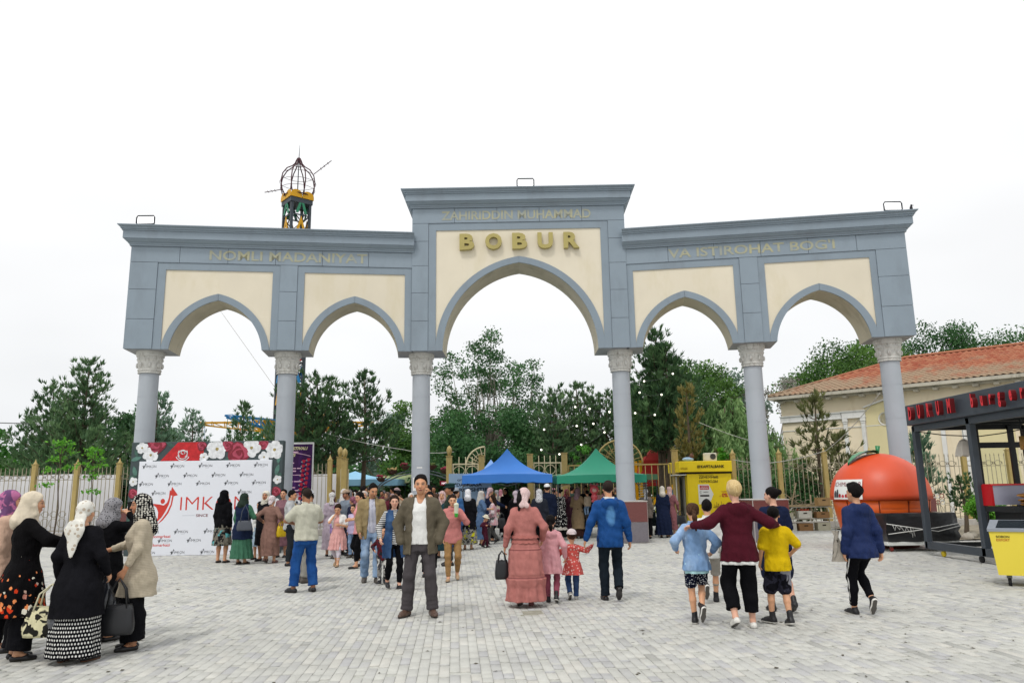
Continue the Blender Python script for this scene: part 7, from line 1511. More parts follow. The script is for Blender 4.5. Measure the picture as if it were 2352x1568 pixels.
person('person facing the camera in black clothes with a white headband at the photo wall', -6.12, 19.1, 165, 1.66, g=1.15, skin='brownf', head=(10, 0), hair=('hijab', K_('scarf_white_band', '#cfcabc'), .05), wear=[DR('dress', BLACKW, .40, .235, famp=.03)], shoes=S_['bf'], group=gw, seed=9)
person('dark-haired person half hidden behind the one with the white headband', -5.98, 20.1, 175, 1.70, hair=('bun', 'black'), wear=[DR('dress', K_('dress_mauve_dark', '#7c5a62'), .3, .24)], group=gw, seed=10, shoes=S_['bf'])
J = person('person from behind in a mauve dress and pale headscarf with a yellow bag', -5.76, 18.43, -8, 1.56, g=1.15, hair=('scarf', K_('scarf_pale_lilac', '#cdc3c6', 'spots', '#b09a9e', .6), .0), aR=(.12, .10, -.32), aL=(-.16, .10, -.30), wear=[DR('dress', K_('dress_mauve', '#806258'), .22, .235, famp=.06, nf=9)], **WK2(.10, .02, 18), shoes=('loafer', '#6a4a44', '#3a2824'), group=gw, seed=11)
handbag('handbag', 'shiny yellow bag on the arm of the person in the mauve dress', (-5.50, 18.40, .96), .24, .24, .12, paint('yellow_bag', '#c2a410', .3, .1), R(60), .12)
person('young man in a light grey shirt and dark jeans facing right beside the photo wall', -5.1, 17.7, -82, 1.66, 'm', .98, 'tan', head=(-8, 8), hair=('short', 'black'), aR=(.02, .30, -.26), aL=(-.02, .28, -.28), wear=[T('shirt', K_('shirt_light_grey', '#a7a9aa'), .84, collar=1, ease=.022), L('jeans', K_('jeans_charcoal', '#262a2e'), hw=.062)], shoes=S_['bl'], group=gw, seed=12)
person('person in a bright yellow shirt behind the young man in grey', -4.98, 19.0, 150, 1.58, 'm', .95, 'brown', head=(20, 10), hair=('short', 'black'), wear=[T('shirt', K_('shirt_yellow', '#b8a012', 'blotch', '#d8c83a'), .86, sl=.3), L('trousers', BLACK)], group=gw, seed=13, shoes=S_['bl'])
person('person in a patterned white headscarf behind the one in the bright yellow shirt', -4.75, 20.2, 10, 1.60, hair=('scarf', K_('scarf_white_grey', '#c6c4c2', 'spots', '#6f6f74', .5), .1), wear=[DR('dress', K_('dress_grey_lilac', '#a79aa6'), .2, .25)], group=gw, seed=14, shoes=S_['bf'])
# ---- man in polo with the people round him
person('man in an off-white polo and blue jeans with his arms folded, back to the camera', -3.47, 13.0, 38, 1.67, 'm', 1.16, 'brown', head=(4, 3), hair=('crop', 'cropped'), fL=(-.17, .06, 0, 0, 20), fR=(.14, -.05, 0, 0, -6), aL=(.06, .27, -.26), aR=(-.06, .25, -.30), pL=(-1, .2, -.6), pR=(1, .1, -.6), wear=[T('polo', K_('polo_offwhite', '#b9b8a8'), .88, sl=.36, collar=1, ease=.030), L('jeans', DENIMB, hw=.072, kw=.066, ease=.014)], shoes=S_['bl'], seed=15, res=.0115)
person('man in an olive shirt and grey trousers half hidden behind the man in the polo', -3.86, 14.35, -60, 1.68, 'm', 1.0, 'tan', aL=(-.03, .28, -.24), aR=(.05, .20, -.1), hair=('short', 'black'), head=(30, 0), wear=[T('shirt', K_('shirt_olive', '#6a6a56', 'fade', '#7c7c68'), .82, sl=.55), L('trousers', K_('trousers_pale_grey', '#8e8c86'))], shoes=S_['gr'], seed=16)
person('boy in a pale trilby hat carried at shoulder height behind the man in the polo', -3.70, 14.0, 70, 1.02, 'm', 1.0, 'kid', hs=1.45, head=(15, 6), loc_z=.62, hair=('fedora', K_('hat_pale_grey', '#b9bac0'), 'black'), aL=(.06, .28, .02), aR=(.03, .2, -.2), fL=(-.09, .18, .12, 20, 0), fR=(.09, .20, .14, 20, 0), wear=[T('shirt', K_('shirt_navy_white_stripe', '#c2c4c8', 'vstripe', '#20283a', 1.8), .85), L('trousers', GREYT)], shoes=S_['gr'], seed=17)
gm_ = 'people walking out of the gate'
person('girl in a pink dress and white bolero with a hand at her mouth', -3.94, 17.42, 172, 1.38, hs=1.14, skin='kid', head=(5, 22), hair=('bun', 'dark'), aR=(-.10, .16, .06), pR=(.6, .3, -.9), aL=(.02, .22, -.22), **WK(.20, .03, 28), wear=[DR('dress', K_('dress_pale_pink', '#cf9c98'), .50, .25, famp=.09, nf=15, sl=0, waist=1.08), T('bolero', WHITE, 1.12, ease=.034, sl=.35, open=(.05, .11)), L('leggings', K_('leggings_lilac', '#c4bcc6'), .16, ease=.006, hw=.036, kw=.05)], shoes=S_['tan'], group=gm_, seed=18)
person('person in a mauve blouse and silvery headscarf facing the camera behind the girl in pink', -3.66, 18.9, 185, 1.62, g=1.08, hair=('kerchief', K_('scarf_silver', '#b9aca6', 'spots', '#8d7d78', .4), .0, 'black'), wear=[T('blouse', K_('blouse_mauve', '#9d8480'), .84, vneck=1), L('trousers', BLACK)], group=gm_, seed=19, shoes=S_['bf'])
person('person in a pink collared blouse and black trousers seen from the side', -3.35, 16.94, 120, 1.62, g=.98, head=(15, 12), hair=('tail', 'black'), aL=(-.01, .26, -.28), aR=(.02, .24, -.30), **WK(.12, .02, 18), wear=[T('blouse', K_('blouse_pink', '#d08c90'), .80, sl=.55, collar=1, flare=.02), L('trousers', BLACK, .14, hw=.045)], shoes=S_['bf'], group=gm_, seed=20)
person('child with a pink cap and lilac jacket behind the girl in pink', -4.42, 19.4, 30, 1.28, hs=1.2, skin='kid', hair=('cap', K_('cap_bright_pink', '#b8308c')), wear=[T('jacket', K_('jacket_lilac', '#a58cc4'), .8, hood=1), L('trousers', DENIM)], shoes=S_['gr'], group=gm_, seed=21)
person('child in lilac trousers suit beside the one with the pink cap', -4.05, 19.6, 160, 1.30, hs=1.2, skin='kid', hair=('tail', 'dark'), wear=[T('jacket', K_('jacket_pale_lilac', '#bfb2cf'), .8), L('trousers', DENIML)], shoes=S_['gr'], group=gm_, seed=22)
person('person in a beige cap and grey shirt near the gold gate post', -4.45, 20.6, 150, 1.66, 'm', 1, 'brown', head=(-20, 6), hair=('cap', K_('cap_beige', '#a08c78'), 'dark'), wear=[T('shirt', K_('shirt_blue_grey', '#77828e'), .84), L('trousers', SLATE)], shoes=S_['bl'], group=gm_, seed=23)
person('person in a plum headscarf bending beside the gold gate post', -4.2, 20.2, 60, 1.48, hair=('scarf', K_('scarf_plum', '#7c4c5c', 'spots', '#9a6a78', .4), .1), wear=[DR('dress', K_('dress_navy_plain', '#252a40'), .2, .24)], group=gm_, seed=24, shoes=S_['bf'])
# ---- centre: three walking and the man facing the camera
person('young man in a khaki jacket and light jeans looking down, walking towards the camera', -2.63, 14.31, 196, 1.77, 'm', .98, 'tan', head=(14, 18), hair=('short', 'black'), fL=(-.10, .16, 0, -4, 6), fR=(.10, -.05, 0, 6, -8), aL=(-.03, .22, -.46), aR=(.05, .14, -.50), wear=[T('shirt', K_('shirt_striped_white', '#d4d4dc', 'vstripe', '#46507c'), .88, ease=.014, sl=0), T('jacket', KHAKI, .78, ease=.034, open=(.055, .09), collar=1, flare=.015, cuff=.6), L('jeans', DENIML, .05, hw=.066, kw=.062)], shoes=S_['gr'], group=gm_, seed=25, res=.0115)
person('girl in a striped top and denim waistcoat with long dark hair and black trousers', -2.05, 13.25, 205, 1.55, skin='fair', head=(-12, 4), hair=('long', 'dark'), **WK(.12, .02, 16), aR=(.16, .16, -.44), aL=(-.06, .02, -.50), wear=[T('top', K_('top_bw_stripe', '#d2d2d0', 'hstripe', '#15151a', .9), .84, ease=.018), DR('waistcoat', K_('waistcoat_denim', '#2b4468', 'fade', '#4c6a90'), .60, .21, sl=0, ease=.032, open=(.03, .10), famp=.03), L('trousers', BLACK, .10, hw=.043, kw=.048, ease=.010)], shoes=S_['bs'], group=gm_, seed=26, res=.0115)
person('small child in patterned grey trousers between the khaki jacket and the denim waistcoat', -2.36, 13.98, 190, 1.0, 'm', 1.05, 'kid', hs=1.5, hair=('short', 'black'), aR=(.1, .1, -.3), **WK2(.12, .02, 16), wear=[T('shirt', K_('shirt_dark_red', '#5a2028', 'blotch', '#23262c'), .78), L('trousers', K_('trousers_camo', '#8b8a86', 'blotch', '#3c3c40', .8, extra='#c4c2bc'), .05, hw=.06)], shoes=S_['bs'], group=gm_, seed=27)
person('man facing the camera in a white sweater and open olive jacket, hands in his pockets', -1.26, 10.43, 181, 1.80, 'm', 1.06, 'tan', head=(3, -3), fL=(-.165, .03, 0, 0, 16), fR=(.165, .03, 0, 0, -20), aL=(-.075, .10, -.47), aR=(.075, .10, -.47), pL=(-1, -.9, 0), pR=(1, -.9, 0), hidehands='LR', hs=1.05, hair=('short', 'black'), wear=[T('sweater', K_('sweater_white_knit', '#dcdcd9', 'knit', '#c4c4c0', rough=.9), .90, ease=.019, sl=0, vneck=1, fold=.003), T('jacket', K_('jacket_olive', '#5b5446', 'fade', '#676052'), .775, ease=.036, flare=.03, open=(.075, .112), collar=1, cuff=.75, waist=1.1), L('trousers', K_('trousers_charcoal', '#464244', var=.06), .03, hw=.066, kw=.060, ease=.016, fold=.0034)], shoes=S_['br'], seed=28, res=.0100)
person('person in black with long dark hair walking just behind the man in the olive jacket', -1.66, 15.2, 184, 1.60, hair=('long', 'black'), **WK2(.14, .03, 20), wear=[T('jacket', BLACK, .72, ease=.03, flare=.03), L('trousers', BLACK)], shoes=S_['bl'], group=gm_, seed=29)
person('man pointing left with a bare outstretched arm behind the man in the olive jacket', -2.02, 18.2, 175, 1.72, 'm', 1, 'tan', head=(-30, 0), aR=(.46, .14, .05), pR=(.3, .2, -1), hR=.25, hair=('short', 'black'), wear=[T('shirt', K_('shirt_black_plain', '#1b1b20'), .84, sl=.3), L('trousers', SLATE)], shoes=S_['bl'], group=gm_, seed=30)
J = person('girl in a rose shirt and tan trousers sipping a tall drink', -1.14, 14.32, 183, 1.55, skin='kid', hs=1.03, head=(3, 6), hair=('tail', 'dark'), aL=(.02, .24, -.05), pL=(-.8, .1, -1), nL=(.9, .3, 0), aR=(.05, .05, -.52), hL=.75, **WK2(.16, .03, 22), wear=[T('shirt', K_('shirt_rose', '#b87672'), .78, collar=1, ease=.028), L('trousers', K_('trousers_tan', '#93724a'), .09, hw=.046, kw=.052, ease=.012)], shoes=S_['tan'], group=gm_, seed=31, res=.0115)
q = J.world(J.wr[-1]+np.array([.045, .06, .06])); t = thing('drink_cup', 'tall pale plastic cup with a green base held by the girl in the rose shirt', 'cup', (q[0]-.0, q[1]-.02, q[2]-.10)); b = B(); b.lathe([(0, 0), (.030, 0), (.034, .07)], 14); b.build('sleeve', [paint('cup_green', '#3fae3c', .4)], t); b = B(); b.lathe([(.0345, .07), (.045, .22), (.047, .225), (.045, .23), (.03, .25), (.0, .255)], 14); b.build('cup', [paint('cup_milky', '#c9cdb6', .25, .05, 5, .5)], t); b = B(); b.bar((.0, 0, .24), (.012, .015, .34), .009); b.build('straw', [paint('straw_pale', '#d8d2b0', .4)], t)
person('man in a dark green peaked cap seen in profile behind the girl with the drink', -1.42, 17.2, 98, 1.74, 'm', 1, 'brown', hair=('peaked', K_('cap_dark_green', '#1f3a36'), 'black'), wear=[T('jacket', K_('jacket_dark_green', '#27332c'), .78, collar=1), L('trousers', SLATE)], shoes=S_['bl'], group=gm_, seed=32)
person('woman with a pinkish scarf half hidden between the peaked cap and the olive jacket', -1.78, 19.2, 170, 1.58, hair=('hijab', K_('scarf_faded_rose', '#c0a4a2', 'spots', '#8a5a60', .5), .15), wear=[DR('dress', K_('dress_dark_teal', '#203a40'), .2, .24)], group=gm_, seed=33, shoes=S_['bf'])
# ---- around the blue canopy
gc = 'people crowding round the blue canopy'
person('person in blue denim with dark hair and a grey visor cap, back to the camera', -1.60, 21.2, -10, 1.66, g=1.1, head=(-25, 0), hair=('capback', K_('cap_grey', '#8a9098'), 'dark'), wear=[T('shirt', K_('shirt_denim_mid', '#2f5480', 'fade', '#41699a'), .72, flare=.03), L('jeans', DENIM)], group=gc, seed=34, shoes=S_['gr'])
person('person from behind in a white headscarf, long black jacket and grey-yellow patterned skirt', -1.30, 21.7, -3, 1.63, g=1.3, hair=('hijab', K_('scarf_white_plain', '#d4d4d8'), .05), wear=[T('jacket', BLACKW, .60, ease=.034, flare=.03), SKT('skirt', K_('skirt_grey_yellow', '#8d8b84', 'blotch', '#3a3a3c', .8, extra='#b4b020'), .16, .265)], shoes=('flat', '#8a6c50', '#3a2e26'), group=gc, seed=35)
person('person facing right in a pale grey headscarf and denim dress', -1.00, 23.4, -75, 1.58, g=1.15, hair=('hijab', K_('scarf_pale_grey', '#b4b0aa'), .25), aR=(.03, .30, -.25), wear=[DR('dress', K_('dress_denim', '#4c6484', 'fade', '#5f7898'), .2, .22, sl=.5)], shoes=S_['bf'], group=gc, seed=36)
person('person in a navy cardigan and pinkish headscarf reaching right under the blue canopy', -.78, 25.0, -55, 1.68, g=1.1, hair=('scarf', K_('scarf_pink_grey', '#c4a8ac', 'spots', '#94707a', .45), .1), aR=(.12, .40, -.28), wear=[DR('cardigan', NAVY, .5, .23), L('trousers', BLACK)], group=gc, seed=37, shoes=S_['bf'])
person('girl with long dark hair in a white and pink top and grey trousers, facing left', -.66, 23.8, 78, 1.48, hs=1.06, skin='kid', hair=('long', 'dark'), aL=(-.02, .18, -.40), wear=[T('top', K_('top_white_pink', '#cfc2c4', 'blotch', '#cda0a6', 2.), .70, flare=.04), L('trousers', K_('trousers_mid_grey', '#5e5e5c'), .07)], **WK(.18, .03, 24), shoes=S_['bs'], group=gc, seed=38)
J = person('toddler in a maroon tracksuit and white sun hat near the blue canopy', -.86, 22.3, -120, .92, 'm', 1.1, 'kid', hs=1.5, head=(0, 20), hair=('sunhat', K_('hat_cream', '#cfc8b4'), 'black'), aR=(.10, .22, -.12), aL=(-.1, .2, -.2), **WK(.12, .02, 16), wear=[T('jacket', K_('tracksuit_maroon', '#4a1c2c'), .78), L('trousers', K_('tracksuit_maroon', '#4a1c2c'), .05)], shoes=S_['bb'], group=gc, seed=39)
handbag('handbag', 'black bag hanging behind the girl in white and pink', (-.40, 23.9, .92), .26, .3, .14, LEA, .4, .16)
person('person in a lilac-grey headscarf and black jacket seen from behind, left of the pink dress', .03, 22.6, 5, 1.56, g=1.1, hair=('scarf', K_('scarf_lilac_grey', '#b2a4ac', 'spots', '#8a7884', .4), .12), wear=[DR('jacket', BLACK, .5, .25), L('trousers', BLACK)], group=gc, seed=40, shoes=S_['bf'])
person('person in a taller lilac scarf behind the black jacket, under the blue canopy', .08, 25.4, 10, 1.60, hair=('scarf', K_('scarf_lilac2', '#9a8e9c', 'spots', '#cfc6cc', .4), .1), wear=[DR('dress', K_('dress_brown_dark', '#3a2c2c'), .2, .25)], group=gc, seed=41, shoes=S_['bf'])
person('person in a black and white checked headscarf and dark jacket right of the pink dress', .66, 20.6, -8, 1.60, 'f', 1.2, hair=('hijab', K_('scarf_checked', '#c9c9cc', 'houndstooth', '#1c1c20', .7), .12), wear=[T('jacket', K_('jacket_charcoal', '#23262e'), .7, ease=.034), L('trousers', BLACK)], group=gc, seed=42, shoes=S_['bl'])
person('man in a white cap and navy jacket, back to the camera under the blue canopy', .95, 22.4, -6, 1.74, 'm', 1.12, 'tan', hair=('capback', K_('cap_white', '#cfcfcf'), 'dark'), wear=[T('jacket', K_('jacket_navy_dark', '#161d30'), .74, collar=1, ease=.034), L('trousers', SLATE)], group=gc, seed=43, shoes=S_['bl'])
person('person in a black dress with white dots and a white lace hem, facing left', 1.46, 25.2, 35, 1.62, g=1.12, head=(25, 0), hair=('bun', 'black'), aL=(-.05, .25, -.30), wear=[DR('dress', K_('dress_black_dots', '#101014', 'spots', '#d0d0cc', .8), .52, .25), SKT('lace_hem', K_('lace_white', '#b9b4ac', 'spots', '#3a3a3c', .35), .34, .262, top=.56), SKT('skirt', BLACK, .1, .24)], group='people by the green canopy', seed=44, shoes=S_['bf'])
gg = 'people by the green canopy'
person('person in a beige coat and mauve headscarf carrying a small child', 2.10, 25.9, -25, 1.63, g=1.1, hair=('hijab', K_('scarf_mauve', '#8f747c', 'spots', '#a88c92', .5), .16), aR=(.02, .28, -.22), aL=(.02, .26, -.3), wear=[DR('coat', K_('coat_beige_brown', '#8f7a5e'), .34, .225, famp=.02), SKT('skirt', K_('skirt_brown', '#3a2420'), .08, .2)], group=gg, seed=45, shoes=S_['bl'])
person('small child in jeans carried on the arm of the person in the beige coat', 2.42, 25.75, 20, .88, 'm', 1.1, 'kid', hs=1.5, loc_z=.66, hair=('short', 'black'), fL=(-.09, .12, .06, 20, 0), fR=(.09, .14, .08, 20, 0), wear=[T('top', K_('top_cream_child', '#a89a86'), .8), L('jeans', DENIML, .05)], group=gg, seed=46, shoes=S_['gr'])
t = thing('balloon_toy', 'glossy pink foil balloon toy carried with the small child', 'balloon', (2.62, 25.45, 1.28)); BP = paint('balloon_pink_foil', '#d4525c', .2, .1, 6, .7); b = B(); b.ball((0, 0, .30), (.15, .10, .17), 12); b.build('head', [BP], t); b = B(); b.ball((0, 0, .06), (.11, .08, .12), 12); b.build('body', [BP], t)
for s in (-1, 1): b = B(); b.ball((s*.10, 0, .45), (.05, .03, .05), 8); b.build('ear', [BP], t); b = B(); b.ball((s*.06, 0, -.07), (.045, .05, .05), 8); b.build('foot', [BP], t)
b = B(); b.ball((0, -.085, .27), (.075, .03, .06), 8); b.build('muzzle', [paint('balloon_cream', '#d8b0a4', .3)], t)
for i, (x, y, rz, h, sx_, hr, top, lab) in enumerate(((2.95, 24.6, 60, 1.68, 'm', ('cap', K_('cap_brown', '#5a4a3e'), 'black'), '#6a5c58', 'man in a brown cap and sunglasses at the green canopy, left of the blue hoodie'), (2.55, 27.6, 170, 1.70, 'm', ('short', 'black'), '#14141a', 'tall person in black standing in the shade under the green canopy'), (3.3, 26.6, 20, 1.62, 'f', ('hijab', K_('scarf_maroon_dark', '#4c2a2e'), .1), '#4e2c30', 'person in dark maroon under the green canopy beside the blue hoodie'), (.35, 26.9, 175, 1.58, 'f', ('scarf', K_('scarf_white_dots', '#bdb8b4', 'spots', '#6a666a', .5), .1), '#30343c', 'seller in a spotted white scarf under the blue canopy'), (-.3, 27.2, 160, 1.66, 'f', ('hijab', BLACK, .1), '#16161a', 'person all in black under the middle of the blue canopy'), (1.1, 27.3, 190, 1.7, 'm', ('short', 'black'), '#7c3040', 'man in a dark red shirt between the two canopies'), (.75, 24.2, 30, 1.55, 'f', ('tail', 'black'), '#5a4a44', 'person with a black ponytail squeezed between the white cap and the checked scarf'), (1.9, 28.2, 200, 1.6, 'f', ('hijab', K_('scarf_red_print', '#a04850', 'spots', '#d8b0b4', .5), .1), '#553040', 'person in a red print scarf behind the dotted dress'), (3.9, 26.9, 10, 1.6, 'f', ('hijab', K_('scarf_grey_plain', '#77767a'), .1), '#5c5854', 'person in grey beside the fourth column, partly hidden by it'), (-1.9, 26.0, -20, 1.6, 'f', ('scarf', K_('scarf_blue_check', '#8c98a8', 'houndstooth', '#d0d4da', .8), .1), '#3a4450', 'person in a blue checked scarf at the light blue poster'))):
    person(lab, x, y, rz, h, sx_, 1.05, 'tan' if sx_ == 'm' else 'brownf', hair=hr, wear=[T('top', K_('crowd_top_%d' % i, top), .72, ease=.03), L('trousers', SLATE)] if sx_ == 'm' else [DR('dress', K_('crowd_dress_%d' % i, top), .18, .24)], shoes=S_['bl'], group='people in the shade of the canopies', seed=60+i, res=.016)
J = person('person in a grey-brown jacket and white patterned headscarf right of the maroon pedestal', 4.26, 25.2, -8, 1.56, g=1.05, hair=('scarf', K_('scarf_white_pattern', '#c4c4c4', 'spots', '#55555a', .5), .12), wear=[T('jacket', K_('jacket_taupe', '#6c635c'), .74, flare=.03), L('trousers', BLACK, hw=.09, kw=.08)], group='people by the golden gate leaf', seed=47, shoes=S_['bl'])
person('person in a long navy coat and white headscarf by the golden gate leaf', 4.88, 25.6, -6, 1.64, g=1.2, hair=('hijab', K_('scarf_ivory', '#cdc6ba'), .08), wear=[DR('coat', NAVY, .10, .285, famp=.07, nf=10)], group='people by the golden gate leaf', seed=48, shoes=S_['bf'])
J = person('person in a dusty rose dress and pale pink headscarf close beside the navy coat', 5.22, 26.1, -20, 1.62, g=1.1, hair=('hijab', K_('scarf_pink_pale', '#c8a8a4'), .1), aR=(.12, .1, -.46), wear=[DR('dress', K_('dress_rose_dusty', '#8a5a5e'), .25, .24)], group='people by the golden gate leaf', seed=49, shoes=('flat', '#8a6c50', '#3a2e26'))
p = J.world(J.wr[1]); handbag('handbag', 'black handbag held by the person in the dusty rose dress', (p[0]+.04, p[1]-.06, p[2]-.05), .36, .28, .14, LEA, .2, .15)
sr = thing('pushchair', 'dark pushchair parked between the grey-brown jacket and the navy coat', 'pushchair', (4.62, 26.6, 0)); b = B()
for s in (-.2, .2): b.bar((s, -.3, .1), (s, .25, .85), .025); b.bar((s, .3, .1), (s, -.2, .6), .025)
b.bar((-.2, .25, .85), (.2, .25, .85), .03); b.build('frame', [DK], sr)['kind'] = 'stuff'; b = B(); b.prism([(-.19, .35), (.19, .35), (.19, .8), (-.19, .8)], .02, .08); b.box((0, -.12, .38), (.38, .3, .08)); b.build('seat', [K_('pushchair_cloth', '#20282a')], sr)
for s in (-.2, .2):
    for y in (-.32, .32): b = B(); b.tube([(s, y+.08*math.cos(a), .09+.08*math.sin(a)) for a in np.linspace(0, 2*PI, 15)[:-1]], .014, 5, closed=True); b.build('wheel', [CB], sr)
# ---- the family walking in hand in hand
gf = 'family walking towards the gate hand in hand'
J = person('woman in a long dusty pink tiered dress walking away with a black bag', .14, 11.08, 3, 1.63, g=1.14, head=(-6, 6), hair=('scarf', K_('scarf_pale_pink', '#cbb0ae', 'spots', '#d8c4c2', .4), .05, 'black'), aL=(-.15, .02, -.50), aR=(.12, .10, -.42), **WK2(.14, .02, 20), wear=[DR('dress', K_('dress_dusty_pink', '#ab6e68', 'band', '#7c4a48', extra=(.40, .77)), .12, .30, .27, collar=1, tiers=[(.87, .02), (.46, .03)], famp=.055, nf=13, waist=1.1)], shoes=S_['pk'], group=gf, seed=50, res=.0105)
b = B(); 
for zb, A_ in ((1.035, .010), (.965, .014)):
    n = 60; V = []
    for i in range(n):
        a = 2*PI*i/n; r1, r2 = .196, .172
        V += [(r1*math.sin(a), r2*math.cos(a)-.008, zb), ((r1+.016)*math.sin(a), (r2+.016)*math.cos(a)-.008, zb-.035-A_*abs(math.sin(i*.5*PI/2)))]
    b.add([np.array(v)*J.k for v in V], [(2*i, 2*i+1, (2*i+3) % (2*n), (2*i+2) % (2*n)) for i in range(n)], 0, True)
b.build('peplum_frill', [K_('dress_pink_frill', '#a5665f')], J.root)['kind'] = 'stuff'
p = J.world(J.wr[-1]); handbag('handbag', 'small black bag hanging from the hand of the woman in the tiered pink dress', (p[0]-.05, p[1]-.03, p[2]-.07), .20, .25, .09, LEA, .25, .13)
person('girl in a pale pink hooded jacket and rose trousers walking away beside the pink dress', .52, 11.4, -3, 1.23, hs=1.22, skin='kid', hair=('tail', 'black'), aR=(.14, .02, -.46), **WK(.11, .02, 16), wear=[T('jacket', K_('jacket_pale_pink', '#cf969c', rough=.6), .62, hood=1, flare=.04, waist=1.1, ease=.034), L('trousers', K_('trousers_rose', '#8f4c5c'), .06, hw=.050, kw=.056)], shoes=S_['bb'], group=gf, seed=51, res=.0105)
person('toddler in a coral dotted jacket and pale cap walking between two hands', .84, 11.62, 2, 1.0, g=1.14, hs=1.52, skin='kid', hair=('capback', K_('cap_pale_pink', '#c9bcbc'), 'brown'), aL=(-.26, .02, -.26), aR=(.40, .03, .03), pR=(0, -1, -.6), **WK2(.09, .03, 40), wear=[T('jacket', K_('jacket_coral_dots', '#c2544e', 'spots', '#dcb8b0', .6), .70, flare=.085, waist=1.12, hood=1, ease=.036), L('jeans', DENIM, .06, hw=.064, kw=.066)], shoes=('sneaker', '#8d8c88', '#d8d6d0'), group=gf, seed=52, res=.0095)
person('man in a bright blue hooded jacket and dark trousers holding the toddler by the hand', 1.39, 11.46, 2, 1.72, 'm', 1.02, 'tan', head=(0, 4), hair=('crop', 'cropped'), aL=(-.19, .02, -.50), aR=(.12, .03, -.52), **WK(.13, .05, 38), wear=[T('jacket', K_('jacket_blue_hood', '#17457f', 'spot', '#5c92c4', rough=.6), .80, hood=1, ease=.027, flare=.012, cuff=.6), dict(n='hood_lining', k='ring', m=WHITE), L('trousers', K_('trousers_dark_slate', '#1c242c'), .03, hw=.060, kw=.058, ease=.014)], shoes=S_['bl'], group=gf, seed=53, res=.0105)
# ---- the blond woman with the children
gr_ = 'group walking arm in arm at the right'
person('blond woman in a maroon hooded jacket with her arms round two children', 2.60, 9.16, 0, 1.64, g=1.16, skin='blond', head=(0, 2), hair=('fluffy', 'blond'), aL=(-.37, .12, -.19), aR=(.37, .12, -.19), pL=(-.4, -1, -.5), pR=(.4, -1, -.5), nL=(0, -.3, -1), nR=(0, -.3, -1), fL=(-.11, -.10, .02, 22, 4), fR=(.12, .02, 0, 0, -4), wear=[T('jacket', K_('jacket_maroon', '#46121f'), .80, hood=1, ease=.030, flare=.03, waist=1.12), T('shirt', WHITE, .765, ease=.018, sl=0, flare=.03, waist=1.1), L('trousers', BLACK, .13, hw=.072, kw=.072, ease=.020)], shoes=S_['wf'], group=gr_, seed=54, res=.0100)
person('girl in a ripped pale denim jacket and dark patterned shorts, left of the blond woman', 2.16, 9.44, -4, 1.40, hs=1.12, skin='kid', head=(0, 6), hair=('tail', 'brown'), aL=(-.14, .08, -.30), aR=(.13, .10, -.34), fL=(-.05, .10, 0, 0, -14), fR=(.06, -.22, .10, 62, 10), wear=[T('jacket', K_('jacket_pale_denim', '#7494bc', 'fade', '#a9c0da'), .80, collar=1, ease=.032, flare=.02), T('shirt', K_('shirt_aqua', '#a8d0d4'), .76, ease=.018, sl=0), L('shorts', K_('shorts_navy_dash', '#12162a', 'spots', '#c4c8cc', .40), .56, kw=.066, ease=.016)], shoes=S_['bb'], group=gr_, seed=55, res=.0100)
person('boy with black hair in a white shirt just ahead of the girl in denim', 2.74, 11.1, -8, 1.43, 'm', 1, 'kid', hs=1.1, hair=('short', 'black'), **WK2(.2, .14, 62), wear=[T('shirt', WHITE, .80, collar=1), L('shorts', K_('trousers_pale', '#9a968e'), .42, kw=.07)], shoes=S_['bb'], group=gr_, seed=56)
person('boy in a yellow T-shirt and black printed shorts, right of the blond woman', 3.09, 9.32, 4, 1.35, 'm', 1.02, 'kid', hs=1.14, head=(-12, 4), hair=('crop', 'black'), aL=(-.07, .10, -.48), aR=(.13, .16, -.36), fL=(-.09, .14, .01, 0, 26), fR=(.10, -.10, 0, 10, -4), wear=[T('shirt', K_('tshirt_yellow', '#c9a90c'), .82, sl=.42, ease=.029, flare=.02), L('shorts', K_('shorts_black_print', '#121218', 'blotch', '#2c2c38', 1.2, extra='#8c8c94'), .50, kw=.078, ease=.024)], shoes=S_['bb'], group=gr_, seed=57, res=.0100)
person('woman in a navy sports top and navy shorts with a black bun, looking left', 3.42, 10.3, 4, 1.57, g=1.12, skin='fair', head=(42, 0), hair=('bun', 'black'), fL=(-.10, .06, 0, 0, 4), fR=(.12, -.20, .02, 24, -10), wear=[T('shirt', K_('top_navy_sport', '#141d38'), .80, sl=.4, ease=.028), L('shorts', NAVY, .50, kw=.086, ease=.026)], shoes=('boot', '#1a1a1d', '#2c2a2c'), group=gr_, seed=58, res=.0105)
J = person('woman walking away in a navy jacket over her shoulders and black leggings with white stripes', 4.30, 9.8, 14, 1.63, g=1.06, head=(14, 0), hair=('fluffy', 'black'), aL=(-.09, .02, -.52), aR=(.10, -.06, -.52), fL=(-.02, .22, 0, -4, 2), fR=(.05, -.14, .07, 58, -16), wear=[T('jacket', NAVY2, .80, hood=1, ease=.026, flare=.03, waist=1.0, cuff=1.0), L('leggings', K_('leggings_black', '#101014'), .10, hw=.046, kw=.056, ease=.008)], shoes=S_['bs'], seed=59, res=.0100)
b = B(); k = J.k
for s in (-1,): pts = [J.hip[s]+np.array([s*.098, -.005, -.12]), J.kn[s]+np.array([s*.068, -.008, .05]), J.kn[s]+np.array([s*.062, -.012, -.06]), J.an[s]+np.array([s*.052, -.01, .07])]; b.tube([p*k for p in pts], .008, 5)
b.build('side_stripe', [WHITE], J.root)
sc_ = thing('scarf', 'pale fringed scarf hanging below the left sleeve of the navy jacket', 'scarf', tuple(J.world(J.wr[-1]+np.array([-.06, .05, -.04])))); b = B(); b.sheet([[(.05*math.sin(i*.7+j)+.02*j-.06, .02*math.cos(i+j*1.3), -.075*i+.28) for j in range(6)] for i in range(6)], sm=True); b.build('cloth', [K_('scarf_fringe', '#9a948a')], sc_)

